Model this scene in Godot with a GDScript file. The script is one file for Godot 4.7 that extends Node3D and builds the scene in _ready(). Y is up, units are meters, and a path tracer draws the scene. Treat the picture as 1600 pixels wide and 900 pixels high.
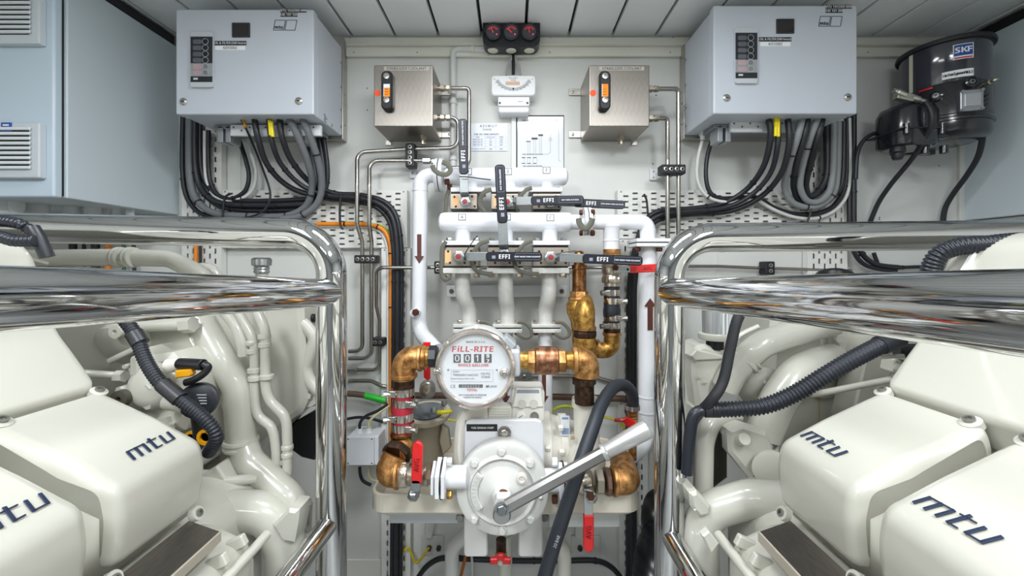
extends Node3D
# Yacht engine room: wall of fuel piping between two guarded engines.
# Picture frame taken as 1600x900; F = focal length in pixels, (CX, CY) = principal point.
const F := 640.0
const CX := 800.0
const CY := 415.0
const EYE := 1.12
const W := 1.40        # distance of the back wall
var T: Node3D          # the thing that is being built
var taken := {}
var cache := {}

# ---------------------------------------------------------------- helpers
func P(px: float, py: float, z: float) -> Vector3:
	return Vector3((px - CX) / F * z, EYE + (CY - py) / F * z, -z)
func L(px: float, z: float) -> float:
	return px * z / F
func Q(z: float, flat: Array) -> PackedVector3Array:      # pixel pairs at one distance
	var r := PackedVector3Array()
	for i in range(0, flat.size(), 2): r.append(P(flat[i], flat[i + 1], z))
	return r
func Q3(flat: Array) -> PackedVector3Array:               # pixel, pixel, distance triples
	var r := PackedVector3Array()
	for i in range(0, flat.size(), 3): r.append(P(flat[i], flat[i + 1], flat[i + 2]))
	return r
func Qb(z: float, flat: Array) -> PackedVector3Array:     # a cable that leaves a control box near its front edge
	var r := PackedVector3Array()
	for i in range(0, flat.size(), 2): r.append(P(flat[i], maxf(flat[i + 1], 187.0), [1.212, 1.216, 1.262, lerpf(1.262, z, 0.7)][i / 2] if i < 8 else z))
	return r
func at(p: Vector3) -> Transform3D: return Transform3D(Basis(), p)
func ax(p: Vector3, dir: Vector3, roll := 0.0) -> Transform3D:   # local Y runs along dir
	var y := dir.normalized()
	var h := Vector3.FORWARD if absf(y.z) < 0.9 else Vector3.UP
	var x := y.cross(h).normalized()
	return Transform3D(Basis(x, y, x.cross(y)) * Basis(Vector3.UP, roll), p)
func frame(p: Vector3, x: Vector3, y: Vector3) -> Transform3D:   # right handed from x and y
	var xx := x.normalized()
	var zz := xx.cross(y).normalized()
	return Transform3D(Basis(xx, zz.cross(xx), zz), p)
func numbered(n: String) -> String:
	if not taken.has(n):
		taken[n] = 0
		return n
	taken[n] += 1
	return "%s_%03d" % [n, taken[n]]
func tag(o: Node, label: String, category: String, group := ""):
	o.set_meta("label", label)
	o.set_meta("category", category)
	if group: o.set_meta("group", group)
func thing(n: String, label: String, category: String, p := Vector3.ZERO, group := "") -> Node3D:
	T = Node3D.new()
	T.name = numbered(n)
	add_child(T)
	T.position = p
	tag(T, label, category, group)
	return T
func world(n: Node) -> Transform3D:
	var x := Transform3D()
	while n != self and n != null:
		x = n.transform * x
		n = n.get_parent()
	return x
func part(n: String, mesh: Mesh, mat: Material, xf := Transform3D(), parent: Node3D = null) -> MeshInstance3D:
	if parent == null: parent = T
	var o := MeshInstance3D.new()
	o.name = n
	o.mesh = mesh
	o.material_override = mat
	o.cast_shadow = GeometryInstance3D.SHADOW_CASTING_SETTING_ON
	o.transform = world(parent).affine_inverse() * xf
	parent.add_child(o, true)
	return o
func solo(n: String, label: String, category: String, mesh: Mesh, mat: Material, group := "", xf := Transform3D()) -> MeshInstance3D:
	var o := MeshInstance3D.new()
	o.name = numbered(n)
	o.mesh = mesh
	o.material_override = mat
	o.transform = xf
	add_child(o)
	tag(o, label, category, group)
	T = o
	return o
func struct(n: String, mesh: Mesh, mat: Material, xf := Transform3D()) -> MeshInstance3D:
	var o := MeshInstance3D.new()
	o.name = n
	o.mesh = mesh
	o.material_override = mat
	o.transform = xf
	add_child(o)
	o.set_meta("kind", "structure")
	T = o
	return o

# ---------------------------------------------------------------- materials
func noise(kind: String) -> NoiseTexture2D:
	if cache.has(kind): return cache[kind]
	var t := NoiseTexture2D.new()
	var f := FastNoiseLite.new()
	f.seed = 7
	t.width = 512
	t.height = 512
	t.seamless = true
	f.fractal_octaves = 4
	if kind == "grain":
		f.frequency = 0.06
		t.as_normal_map = true
		t.bump_strength = 3.0
	elif kind == "cast":
		f.frequency = 0.12
		t.as_normal_map = true
		t.bump_strength = 5.0
	else:
		f.frequency = 0.012 if kind == "patch" else 0.03
		var g := Gradient.new()
		if kind == "patch":
			g.set_color(0, Color(0.93, 0.93, 0.92)); g.set_color(1, Color(1, 1, 1))
		elif kind == "tarnish":
			f.frequency = 0.018
			g.set_color(0, Color(0.55, 0.47, 0.42)); g.set_color(1, Color(1, 1, 1))
			g.add_point(0.42, Color(0.80, 0.72, 0.62))
			g.add_point(0.62, Color(1.0, 0.97, 0.92))
		elif kind == "brush":
			f.frequency = 0.05
			g.set_color(0, Color(0.72, 0.72, 0.72)); g.set_color(1, Color(1, 1, 1))
		elif kind == "rough":
			g.set_color(0, Color(0.6, 0.6, 0.6)); g.set_color(1, Color(1, 1, 1))
		t.color_ramp = g
	t.noise = f
	cache[kind] = t
	return t
func mat(hex: String, rough := 0.5, metal := 0.0, opt := {}) -> StandardMaterial3D:
	var key := hex + str(rough) + "_" + str(metal) + str(opt)
	if cache.has(key): return cache[key]
	var m := StandardMaterial3D.new()
	m.albedo_color = Color(hex)
	m.roughness = rough
	m.metallic = metal
	if opt.has("coat"):
		m.clearcoat_enabled = true
		m.clearcoat = opt.coat
		m.clearcoat_roughness = 0.08
	if opt.has("tex") or opt.has("bump"):
		m.uv1_triplanar = true
		m.uv1_world_triplanar = true
		m.uv1_scale = opt.get("scale", Vector3(4, 4, 4))
	if opt.has("tex"): m.albedo_texture = noise(opt.tex)
	if opt.has("bump"):
		m.normal_enabled = true
		m.normal_texture = noise(opt.bump)
		m.normal_scale = opt.get("amount", 0.3)
	if opt.has("glow"):
		m.emission_enabled = true
		m.emission = Color(hex)
		m.emission_energy_multiplier = opt.glow
	if opt.has("alpha"):
		m.transparency = BaseMaterial3D.TRANSPARENCY_ALPHA
		m.albedo_color.a = opt.alpha
	cache[key] = m
	return m

# ---------------------------------------------------------------- mesh making
func nb() -> SurfaceTool:
	var s := SurfaceTool.new()
	s.begin(Mesh.PRIMITIVE_TRIANGLES)
	return s
func fin(s: SurfaceTool) -> ArrayMesh: return s.commit()
func tri(s: SurfaceTool, a: Vector3, b: Vector3, c: Vector3, na: Vector3, nb_: Vector3, nc: Vector3):
	if (b - a).cross(c - a).dot(na + nb_ + nc) > 0.0:
		var t := b; b = c; c = t
		t = nb_; nb_ = nc; nc = t
	s.set_normal(na); s.add_vertex(a)
	s.set_normal(nb_); s.add_vertex(b)
	s.set_normal(nc); s.add_vertex(c)
func quad(s: SurfaceTool, a: Vector3, b: Vector3, c: Vector3, d: Vector3, na: Vector3, nb_: Vector3, nc: Vector3, nd: Vector3):
	tri(s, a, b, c, na, nb_, nc)
	tri(s, a, c, d, na, nc, nd)
func flatq(s: SurfaceTool, a: Vector3, b: Vector3, c: Vector3, d: Vector3, n: Vector3):
	quad(s, a, b, c, d, n, n, n, n)
# box with rounded edges
func add_box(s: SurfaceTool, size: Vector3, bev: float, xf := Transform3D()):
	var h := size * 0.5
	bev = minf(bev, minf(h.x, minf(h.y, h.z)) * 0.98)
	for axis in 3:
		for sg in [-1.0, 1.0]:
			var u := (axis + 1) % 3
			var v := (axis + 2) % 3
			var us := [-h[u], -h[u] + bev, h[u] - bev, h[u]]
			var vs := [-h[v], -h[v] + bev, h[v] - bev, h[v]]
			var pos := []
			var nor := []
			for i in 4:
				for j in 4:
					var p := Vector3()
					p[axis] = sg * h[axis]; p[u] = us[i]; p[v] = vs[j]
					var q := Vector3(clampf(p.x, -h.x + bev, h.x - bev), clampf(p.y, -h.y + bev, h.y - bev), clampf(p.z, -h.z + bev, h.z - bev))
					var d := (p - q).normalized()
					pos.append(xf * (q + d * bev)); nor.append((xf.basis * d).normalized())
			for i in 3:
				for j in 3:
					var k := i * 4 + j
					quad(s, pos[k], pos[k + 4], pos[k + 5], pos[k + 1], nor[k], nor[k + 4], nor[k + 5], nor[k + 1])
func box(size: Vector3, bev := 0.002, xf := Transform3D()) -> ArrayMesh:
	var key := "box" + str(size) + str(bev) + str(xf)
	if not cache.has(key):
		var s := nb()
		add_box(s, size, bev, xf)
		cache[key] = fin(s)
	return cache[key]
# box between two pixel corners at distance z0 (front), thickness d
func pbox(x0: float, y0: float, x1: float, y1: float, z: float, d: float, bev := 0.002) -> ArrayMesh:
	var a := P(x0, y0, z)
	var b := P(x1, y1, z)
	var s := nb()
	add_box(s, Vector3(absf(b.x - a.x), absf(a.y - b.y), d), bev, at((a + b) * 0.5 - Vector3(0, 0, d * 0.5)))
	return fin(s)
# surface of revolution about local Y; profile = [r, h, r, h, ...]
func add_lathe(s: SurfaceTool, prof: Array, xf := Transform3D(), segs := 24, cap := true, a0 := 0.0, a1 := TAU):
	var n := prof.size() / 2
	var pr := []
	for i in n: pr.append(Vector2(prof[i * 2], prof[i * 2 + 1]))
	if cap and pr[0].x > 0.0: pr.push_front(Vector2(0, pr[0].y))
	if cap and pr[pr.size() - 1].x > 0.0: pr.append(Vector2(0, pr[pr.size() - 1].y))
	n = pr.size()
	var sn := []
	for i in n - 1:
		var d: Vector2 = pr[i + 1] - pr[i]
		sn.append(Vector2(d.y, -d.x).normalized())
	# profile may run up or down; point normals outwards
	var area := 0.0
	for i in n - 1: area += (pr[i].x + pr[i + 1].x) * (pr[i + 1].y - pr[i].y)
	if area < 0.0:
		for i in sn.size(): sn[i] = -sn[i]
	var isflat := segs <= 8
	for i in n - 1:
		var d0: Vector2 = sn[i]
		var d1: Vector2 = sn[i]
		if i > 0 and sn[i - 1].dot(sn[i]) > 0.72 : d0 = (sn[i - 1] + sn[i]).normalized()
		if i < n - 2 and sn[i + 1].dot(sn[i]) > 0.72: d1 = (sn[i + 1] + sn[i]).normalized()
		if pr[i].is_equal_approx(pr[i + 1]): continue
		for j in segs:
			var aa := a0 + (a1 - a0) * j / segs
			var ab := a0 + (a1 - a0) * (j + 1) / segs
			var ca := Vector3(cos(aa), 0, sin(aa))
			var cb := Vector3(cos(ab), 0, sin(ab))
			var m := (ca + cb).normalized()
			var na := m if isflat else ca
			var nb_ := m if isflat else cb
			var up := Vector3(0, 1, 0)
			var p0: Vector3 = xf * (ca * pr[i].x + up * pr[i].y)
			var p1: Vector3 = xf * (ca * pr[i + 1].x + up * pr[i + 1].y)
			var p2: Vector3 = xf * (cb * pr[i + 1].x + up * pr[i + 1].y)
			var p3: Vector3 = xf * (cb * pr[i].x + up * pr[i].y)
			var n0: Vector3 = (xf.basis * (na * d0.x + up * d0.y)).normalized()
			var n1: Vector3 = (xf.basis * (na * d1.x + up * d1.y)).normalized()
			var n2: Vector3 = (xf.basis * (nb_ * d1.x + up * d1.y)).normalized()
			var n3: Vector3 = (xf.basis * (nb_ * d0.x + up * d0.y)).normalized()
			if pr[i].x < 1e-6: tri(s, p0, p1, p2, n0, n1, n2)
			elif pr[i + 1].x < 1e-6: tri(s, p0, p1, p3, n0, n1, n3)
			else: quad(s, p0, p1, p2, p3, n0, n1, n2, n3)
func lathe(prof: Array, xf := Transform3D(), segs := 24, cap := true) -> ArrayMesh:
	var key := "lat" + str(prof) + str(xf) + str(segs) + str(cap)
	if not cache.has(key):
		var s := nb()
		add_lathe(s, prof, xf, segs, cap)
		cache[key] = fin(s)
	return cache[key]
# disc/cylinder with small rounded rim, from a to b
func cyl(a: Vector3, b: Vector3, r: float, segs := 24, bev := 0.0008) -> ArrayMesh:
	var s := nb()
	add_cyl(s, a, b, r, segs, bev)
	return fin(s)
func add_cyl(s: SurfaceTool, a: Vector3, b: Vector3, r: float, segs := 24, bev := 0.0008):
	var h := a.distance_to(b)
	bev = minf(bev, minf(r, h) * 0.3)
	add_lathe(s, [r - bev, 0, r, bev, r, h - bev, r - bev, h], ax(a, b - a), segs)
# round the corners of a polyline
func fillet(pts: PackedVector3Array, rad: float, n := 6) -> PackedVector3Array:
	var out := PackedVector3Array([pts[0]])
	for i in range(1, pts.size() - 1):
		var a := pts[i - 1] - pts[i]
		var b := pts[i + 1] - pts[i]
		var ang := a.angle_to(b)
		var t := minf(rad / maxf(tan(ang * 0.5), 0.05), minf(a.length(), b.length()) * 0.495)
		if ang > 3.05:
			out.append(pts[i])
			continue
		var r := t * tan(ang * 0.5)
		var u := a.normalized()
		var v := b.normalized()
		var c := pts[i] + (u + v).normalized() * (r / sin(ang * 0.5))
		var s0 := pts[i] + u * t - c
		var s1 := pts[i] + v * t - c
		var tot := s0.angle_to(s1)
		for k in n + 1:
			var f := float(k) / n
			out.append(c + (s0 * sin((1.0 - f) * tot) + s1 * sin(f * tot)) / sin(tot))
	out.append(pts[pts.size() - 1])
	return out
func spline(pts: PackedVector3Array, n := 6) -> PackedVector3Array:
	var out := PackedVector3Array()
	var c := pts.size()
	for i in c - 1:
		var p0 := pts[maxi(i - 1, 0)]
		var p3 := pts[mini(i + 2, c - 1)]
		for k in n: out.append(pts[i].cubic_interpolate(pts[i + 1], p0, p3, float(k) / n))
	out.append(pts[c - 1])
	return out
func even(pts: PackedVector3Array, step: float) -> PackedVector3Array:
	var cv := Curve3D.new()
	cv.bake_interval = step * 0.5
	for p in pts: cv.add_point(p)
	var len := cv.get_baked_length()
	var n := maxi(int(len / step), 2)
	var out := PackedVector3Array()
	for i in n + 1: out.append(cv.sample_baked(len * i / n))
	return out
# sweep a round (or flattened) section along a path; rad = number or array of numbers
func add_tube(s: SurfaceTool, path: PackedVector3Array, rad, segs := 14, flat := 1.0, up := Vector3.ZERO, cap := true):
	var n := path.size()
	var tang := []
	for i in n: tang.append((path[mini(i + 1, n - 1)] - path[maxi(i - 1, 0)]).normalized())
	var t0: Vector3 = tang[0]
	var h := Vector3.UP if absf(t0.y) < 0.9 else Vector3.BACK
	if up != Vector3.ZERO: h = up
	var u := (h - t0 * h.dot(t0)).normalized()
	var rings := []
	var norms := []
	for i in n:
		var t: Vector3 = tang[i]
		u = (u - t * u.dot(t)).normalized()
		var v := t.cross(u)
		var r: float = rad[i] if rad is Array else rad
		var sl := 0.0
		if rad is Array:
			var i0 := maxi(i - 1, 0)
			var i1 := mini(i + 1, n - 1)
			sl = (rad[i1] - rad[i0]) / maxf(path[i1].distance_to(path[i0]), 1e-5)
		var ring := []
		var nr := []
		for j in segs:
			var a := TAU * j / segs
			ring.append(path[i] + (u * cos(a) * flat + v * sin(a)) * r)
			nr.append((u * cos(a) + v * sin(a) * flat - t * sl).normalized())
		rings.append(ring); norms.append(nr)
	for i in n - 1:
		for j in segs:
			var k := (j + 1) % segs
			quad(s, rings[i][j], rings[i + 1][j], rings[i + 1][k], rings[i][k], norms[i][j], norms[i + 1][j], norms[i + 1][k], norms[i][k])
	if cap:
		for e in [0, n - 1]:
			var nn: Vector3 = -tang[0] if e == 0 else tang[n - 1]
			for j in segs: tri(s, path[e], rings[e][j], rings[e][(j + 1) % segs], nn, nn, nn)
func tube(path: PackedVector3Array, rad, bend := 0.0, segs := 14) -> ArrayMesh:
	var s := nb()
	add_tube(s, fillet(path, bend) if bend > 0.0 else path, rad, segs)
	return fin(s)
# corrugated hose
func add_hose(s: SurfaceTool, pts: PackedVector3Array, r: float, pitch: float, depth := 0.22, segs := 16):
	var path := even(spline(pts, 8), pitch / 4.0)
	var rr := []
	for i in path.size(): rr.append(r * (1.0 - depth * [0.0, 0.35, 1.0, 0.35][i % 4]))
	add_tube(s, path, rr, segs)
func hose(pts: PackedVector3Array, r: float, pitch: float, depth := 0.22) -> ArrayMesh:
	var s := nb()
	add_hose(s, pts, r, pitch, depth)
	return fin(s)
# polygon in local XY, extruded from z=0 to z=-d, front rim chamfered
func add_plate(s: SurfaceTool, poly: PackedVector2Array, d: float, xf := Transform3D(), bev := 0.0):
	var n := poly.size()
	var area := 0.0
	for i in n: area += poly[i].cross(poly[(i + 1) % n])
	if area < 0.0:
		poly = poly.duplicate()
		poly.reverse()
	var ins := PackedVector2Array()
	for i in n:
		var a := (poly[i] - poly[(i + n - 1) % n]).normalized()
		var b := (poly[(i + 1) % n] - poly[i]).normalized()
		var na := Vector2(-a.y, a.x)
		var nbb := Vector2(-b.y, b.x)
		var m := (na + nbb).normalized()
		ins.append(poly[i] + m * bev / maxf(m.dot(na), 0.4))
	var idx := Geometry2D.triangulate_polygon(ins)
	var f := (xf.basis * Vector3(0, 0, 1)).normalized()
	for i in range(0, idx.size(), 3):
		var q := []
		for k in 3: q.append(ins[idx[i + k]])
		tri(s, xf * Vector3(q[0].x, q[0].y, 0), xf * Vector3(q[1].x, q[1].y, 0), xf * Vector3(q[2].x, q[2].y, 0), f, f, f)
		tri(s, xf * Vector3(q[0].x, q[0].y, -d), xf * Vector3(q[1].x, q[1].y, -d), xf * Vector3(q[2].x, q[2].y, -d), -f, -f, -f)
	for i in n:
		var j := (i + 1) % n
		var e := (poly[j] - poly[i]).normalized()
		var o := (xf.basis * Vector3(e.y, -e.x, 0)).normalized()
		# smooth over shallow corners
		var e0 := (poly[i] - poly[(i + n - 1) % n]).normalized()
		var e2 := (poly[(j + 1) % n] - poly[j]).normalized()
		var oi := o
		var oj := o
		if e0.dot(e) > 0.75: oi = (xf.basis * Vector3(e.y + e0.y, -e.x - e0.x, 0)).normalized()
		if e2.dot(e) > 0.75: oj = (xf.basis * Vector3(e.y + e2.y, -e.x - e2.x, 0)).normalized()
		var zb := -bev
		quad(s, xf * Vector3(poly[i].x, poly[i].y, zb), xf * Vector3(poly[j].x, poly[j].y, zb), xf * Vector3(poly[j].x, poly[j].y, -d), xf * Vector3(poly[i].x, poly[i].y, -d), oi, oj, oj, oi)
		if bev > 0.0:
			quad(s, xf * Vector3(poly[i].x, poly[i].y, zb), xf * Vector3(poly[j].x, poly[j].y, zb), xf * Vector3(ins[j].x, ins[j].y, 0), xf * Vector3(ins[i].x, ins[i].y, 0), (oi + f).normalized(), (oj + f).normalized(), (oj + f).normalized(), (oi + f).normalized())
func plate(poly: PackedVector2Array, d: float, xf := Transform3D(), bev := 0.0) -> ArrayMesh:
	var s := nb()
	add_plate(s, poly, d, xf, bev)
	return fin(s)
# outline traced in pixels at distance z, as a plate d thick going back
func pplate(flat: Array, z: float, d: float, bev := 0.001) -> ArrayMesh:
	var poly := PackedVector2Array()
	for i in range(0, flat.size(), 2):
		var p := P(flat[i], flat[i + 1], z)
		poly.append(Vector2(p.x, p.y))
	return plate(poly, d, at(Vector3(0, 0, -z)), bev)
func rrect(w: float, h: float, r: float, n := 5) -> PackedVector2Array:
	var out := PackedVector2Array()
	for c in [[1, 1, 0.0], [-1, 1, PI / 2], [-1, -1, PI], [1, -1, PI * 1.5]]:
		for k in n + 1:
			var a: float = c[2] + PI / 2 * k / n
			out.append(Vector2(c[0] * (w / 2 - r) + cos(a) * r, c[1] * (h / 2 - r) + sin(a) * r))
	return out
# loft through closed sections (arrays of Vector3 of equal length)
func add_loft(s: SurfaceTool, secs: Array, cap := true):
	var m: int = secs[0].size()
	var n := secs.size()
	var cen := []
	for q in secs:
		var c := Vector3()
		for p in q: c += p
		cen.append(c / m)
	var nor := []
	for i in n:
		var row := []
		for j in m:
			var du: Vector3 = secs[mini(i + 1, n - 1)][j] - secs[maxi(i - 1, 0)][j]
			var dv: Vector3 = secs[i][(j + 1) % m] - secs[i][(j + m - 1) % m]
			var nn := du.cross(dv).normalized()
			if nn.dot(secs[i][j] - cen[i]) < 0.0: nn = -nn
			row.append(nn)
		nor.append(row)
	for i in n - 1:
		for j in m:
			var k := (j + 1) % m
			quad(s, secs[i][j], secs[i + 1][j], secs[i + 1][k], secs[i][k], nor[i][j], nor[i + 1][j], nor[i + 1][k], nor[i][k])
	if cap:
		for e in [0, n - 1]:
			var nn: Vector3 = (cen[e] - cen[1 if e == 0 else n - 2]).normalized()
			for j in m: tri(s, cen[e], secs[e][j], secs[e][(j + 1) % m], nn, nn, nn)
func loft(secs: Array) -> ArrayMesh:
	var s := nb()
	add_loft(s, secs)
	return fin(s)
func ball(c: Vector3, r: Vector3) -> ArrayMesh:
	var s := nb()
	var prof := []
	for k in 11:
		var a := -PI / 2 + PI * k / 10
		prof.append(maxf(cos(a), 0.0)); prof.append(sin(a))
	add_lathe(s, prof, Transform3D(Basis.from_scale(r), c), 20, false)
	return fin(s)
# flat lettering, cap height h, centred on xf, facing local +Z
func text(words: String, h: float, m: Material, xf: Transform3D, parent: Node3D = null, bold := false, n := "lettering", stretch := 1.0) -> MeshInstance3D:
	var t := TextMesh.new()
	var f := SystemFont.new()
	f.font_names = PackedStringArray(["Droid Sans"])
	f.font_weight = 700 if bold else 400
	t.font = f
	t.text = words
	t.font_size = 32
	t.pixel_size = h / (0.714 * 32)
	t.depth = 0.0004
	t.curve_step = 3.0
	return part(n, t, m, xf * Transform3D(Basis.from_scale(Vector3(stretch, 1, 1)), Vector3(0, 0, 0.0003)), parent)
func hexbolt(r: float, h: float) -> ArrayMesh:
	return lathe([r * 0.92, 0, r, h * 0.12, r, h * 0.8, r * 0.85, h], Transform3D(), 6)
func bolt(p: Vector3, dir: Vector3, r: float, h: float, m: Material, parent: Node3D = null, n := "bolt") -> MeshInstance3D:
	return part(n, hexbolt(r, h), m, ax(p, dir, 0.3), parent)
func screw(p: Vector3, dir: Vector3, r: float, m: Material, parent: Node3D = null, n := "screw") -> MeshInstance3D:
	return part(n, lathe([r, 0, r, r * 0.35, r * 0.7, r * 0.6, r * 0.42, r * 0.62, r * 0.36, r * 0.25], Transform3D(), 12), m, ax(p, dir), parent)
# perforated sheet facing +Z between world corners, slots on a staggered grid; sides folded back
func slotted(x0: float, x1: float, y0: float, y1: float, z: float, upright: bool, pu: float, pv: float, sw: float, sh: float, fold := 0.024) -> ArrayMesh:
	var s := nb()
	var n := Vector3(0, 0, 1)
	var ua := y0 if upright else x0
	var ub := y1 if upright else x1
	var va := x0 if upright else y0
	var vb := x1 if upright else y1
	var q := func(u0: float, u1: float, v0: float, v1: float):
		if u1 - u0 < 1e-5 or v1 - v0 < 1e-5: return
		if upright: flatq(s, Vector3(v0, u0, z), Vector3(v1, u0, z), Vector3(v1, u1, z), Vector3(v0, u1, z), n)
		else: flatq(s, Vector3(u0, v0, z), Vector3(u1, v0, z), Vector3(u1, v1, z), Vector3(u0, v1, z), n)
	var rows := maxi(int((vb - va - sh) / pv), 1)
	var mar := (vb - va - (rows - 1) * pv) / 2.0
	var prev := va
	for r in rows:
		var c := va + mar + r * pv
		q.call(ua, ub, prev, c - sh / 2)
		var u := ua
		var k := ua + pu * (0.3 if r % 2 == 0 else 0.8)
		while k + sw < ub - 0.004:
			q.call(u, k, c - sh / 2, c + sh / 2)
			u = k + sw
			k += pu
		q.call(u, ub, c - sh / 2, c + sh / 2)
		prev = c + sh / 2
	q.call(ua, ub, prev, vb)
	for e in [[Vector3(x0, y0, z), Vector3(x0, y1, z), Vector3(-1, 0, 0)], [Vector3(x1, y0, z), Vector3(x1, y1, z), Vector3(1, 0, 0)], [Vector3(x0, y0, z), Vector3(x1, y0, z), Vector3(0, -1, 0)], [Vector3(x0, y1, z), Vector3(x1, y1, z), Vector3(0, 1, 0)]]:
		var b := Vector3(0, 0, -fold)
		flatq(s, e[0], e[1], e[1] + b, e[0] + b, e[2])
	return fin(s)

# ---------------------------------------------------------------- palette
var FR := Vector3(0, 0, 1)
var UP := Vector3.UP
var white: Material
var pipe_white: Material
var cream: Material
var steel: Material
var chrome: Material
var brushed: Material
var black: Material
var rubber: Material
var brass: Material
var brass_old: Material
var copper: Material
var bronze: Material
var dark_bronze: Material
var red: Material
var zinc: Material
var grey_case: Material
var ink: Material
var paper: Material
var orange: Material
var nickel: Material
var rust: Material
var engine: Material
var maroon: Material
var navy: Material

func palette():
	white = mat("e0e2e4", 0.4, 0, {"coat": 0.2})
	pipe_white = mat("e6e8ec", 0.32, 0, {"coat": 0.35})
	cream = mat("e6e2d6", 0.35, 0, {"coat": 0.3, "bump": "grain", "amount": 0.08, "scale": Vector3(9, 9, 9)})
	engine = mat("c4c3b8", 0.28, 0, {"coat": 0.5})
	steel = mat("b9b6b0", 0.3, 1.0)
	chrome = mat("cfcfcf", 0.05, 1.0)
	brushed = mat("b3aca4", 0.36, 1.0, {"tex": "brush", "scale": Vector3(60, 1.2, 60)})
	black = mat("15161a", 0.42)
	rubber = mat("20242c", 0.36)
	brass = mat("c79c68", 0.42, 0.75, {"tex": "tarnish", "bump": "cast", "amount": 0.12, "scale": Vector3(5, 5, 5)})
	brass_old = mat("caa45a", 0.36, 0.75, {"tex": "tarnish", "scale": Vector3(5, 5, 5)})
	copper = mat("a97e58", 0.3, 0.9, {"tex": "tarnish", "scale": Vector3(4, 4, 4)})
	bronze = mat("a57e68", 0.38, 0.8, {"tex": "tarnish", "scale": Vector3(6, 6, 6)})
	dark_bronze = mat("4a3a30", 0.45, 0.7, {"tex": "tarnish", "scale": Vector3(8, 8, 8)})
	red = mat("d41a1c", 0.38, 0, {"coat": 0.3})
	zinc = mat("a9adae", 0.34, 0.9, {"tex": "patch", "scale": Vector3(20, 20, 20)})
	grey_case = mat("c3c9d2", 0.38, 0, {"bump": "grain", "amount": 0.06, "scale": Vector3(16, 16, 16)})
	ink = mat("16171a", 0.6)
	paper = mat("f2f3f5", 0.6)
	orange = mat("ee8a1c", 0.45)
	nickel = mat("bdb3a4", 0.28, 0.95)
	rust = mat("6b4436", 0.6, 0.5, {"tex": "tarnish", "scale": Vector3(30, 30, 30)})
	maroon = mat("5b2f28", 0.5)
	navy = mat("1c2c48", 0.35)

func _ready():
	palette()
	# ---- camera
	var cam := Camera3D.new()
	cam.name = "camera"
	cam.projection = Camera3D.PROJECTION_FRUSTUM
	cam.near = 0.05
	cam.far = 30.0
	cam.size = 900.0 / F * cam.near
	cam.frustum_offset = Vector2(0, (CY - 450.0) / F * cam.near)
	cam.position = Vector3(0, EYE, 0)
	add_child(cam)
	cam.current = true
	# ---- environment: a closed room, so no sky light
	var we := WorldEnvironment.new()
	we.name = "environment"
	var e := Environment.new()
	e.background_mode = Environment.BG_COLOR
	e.background_color = Color(0.02, 0.02, 0.02)
	e.tonemap_mode = Environment.TONE_MAPPER_LINEAR
	e.tonemap_exposure = 1.2
	e.sdfgi_enabled = true
	e.ssao_enabled = true
	e.ssil_enabled = true
	we.environment = e
	add_child(we)
	# ---- ceiling lamps (out of frame, over the aisle and over each engine)
	lamp(Vector3(-0.62, 1.895, 0.32), Vector2(0.22, 0.7), 5.6, "white ceiling light panel over the engine with the yellow plug")
	lamp(Vector3(0.62, 1.895, 0.32), Vector2(0.22, 0.7), 5.6, "white ceiling light panel over the engine with the ribbed filter")
	lamp(Vector3(0.0, 1.895, -0.62), Vector2(0.5, 0.2), 2.6, "white ceiling light panel over the aisle before the meter")
	lamp(Vector3(0.0, 1.895, 1.30), Vector2(0.5, 0.3), 2.5, "white ceiling light panel over the aisle by the rear wall")
	room()
	cabinets()
	engine_left()
	engine_right()
	railings()
	control_box(0.0, 0.0, 0.0, "545 101 500")
	control_box(841.0, -6.0, 11.0, "545 101 499")
	coolant_tank(0.0, true)
	coolant_tank(336.5, false)
	lubricator()
	cable_trays()
	cables_a()
	cables_b()
	wall_items()
	steel_tubes()
	manifold()
	drops()
	fuel_meter()
	brass_stack()
	suction_side()
	drip_tray()
	hand_pump()
	motor_pump()
	low_wall()

func lamp(p: Vector3, size: Vector2, energy: float, label: String):
	energy *= 0.30
	thing("ceiling_light", label, "light", p)
	part("housing", box(Vector3(size.x + 0.03, 0.02, size.y + 0.03), 0.004), white, at(p + Vector3(0, -0.004, 0)))
	part("diffuser", box(Vector3(size.x, 0.006, size.y), 0.001), mat("fbfdff", 0.5, 0, {"glow": 3.0}), at(p + Vector3(0, -0.016, 0)))
	var a := AreaLight3D.new()
	a.name = "light"
	a.area_size = size
	a.light_energy = energy
	a.light_color = Color(0.97, 0.985, 1.0)
	a.shadow_enabled = true
	a.area_range = 12.0
	a.area_attenuation = 2.0
	a.rotation_degrees = Vector3(-90, 0, 0)
	a.position = Vector3(0, -0.021, 0)
	T.add_child(a)

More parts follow.
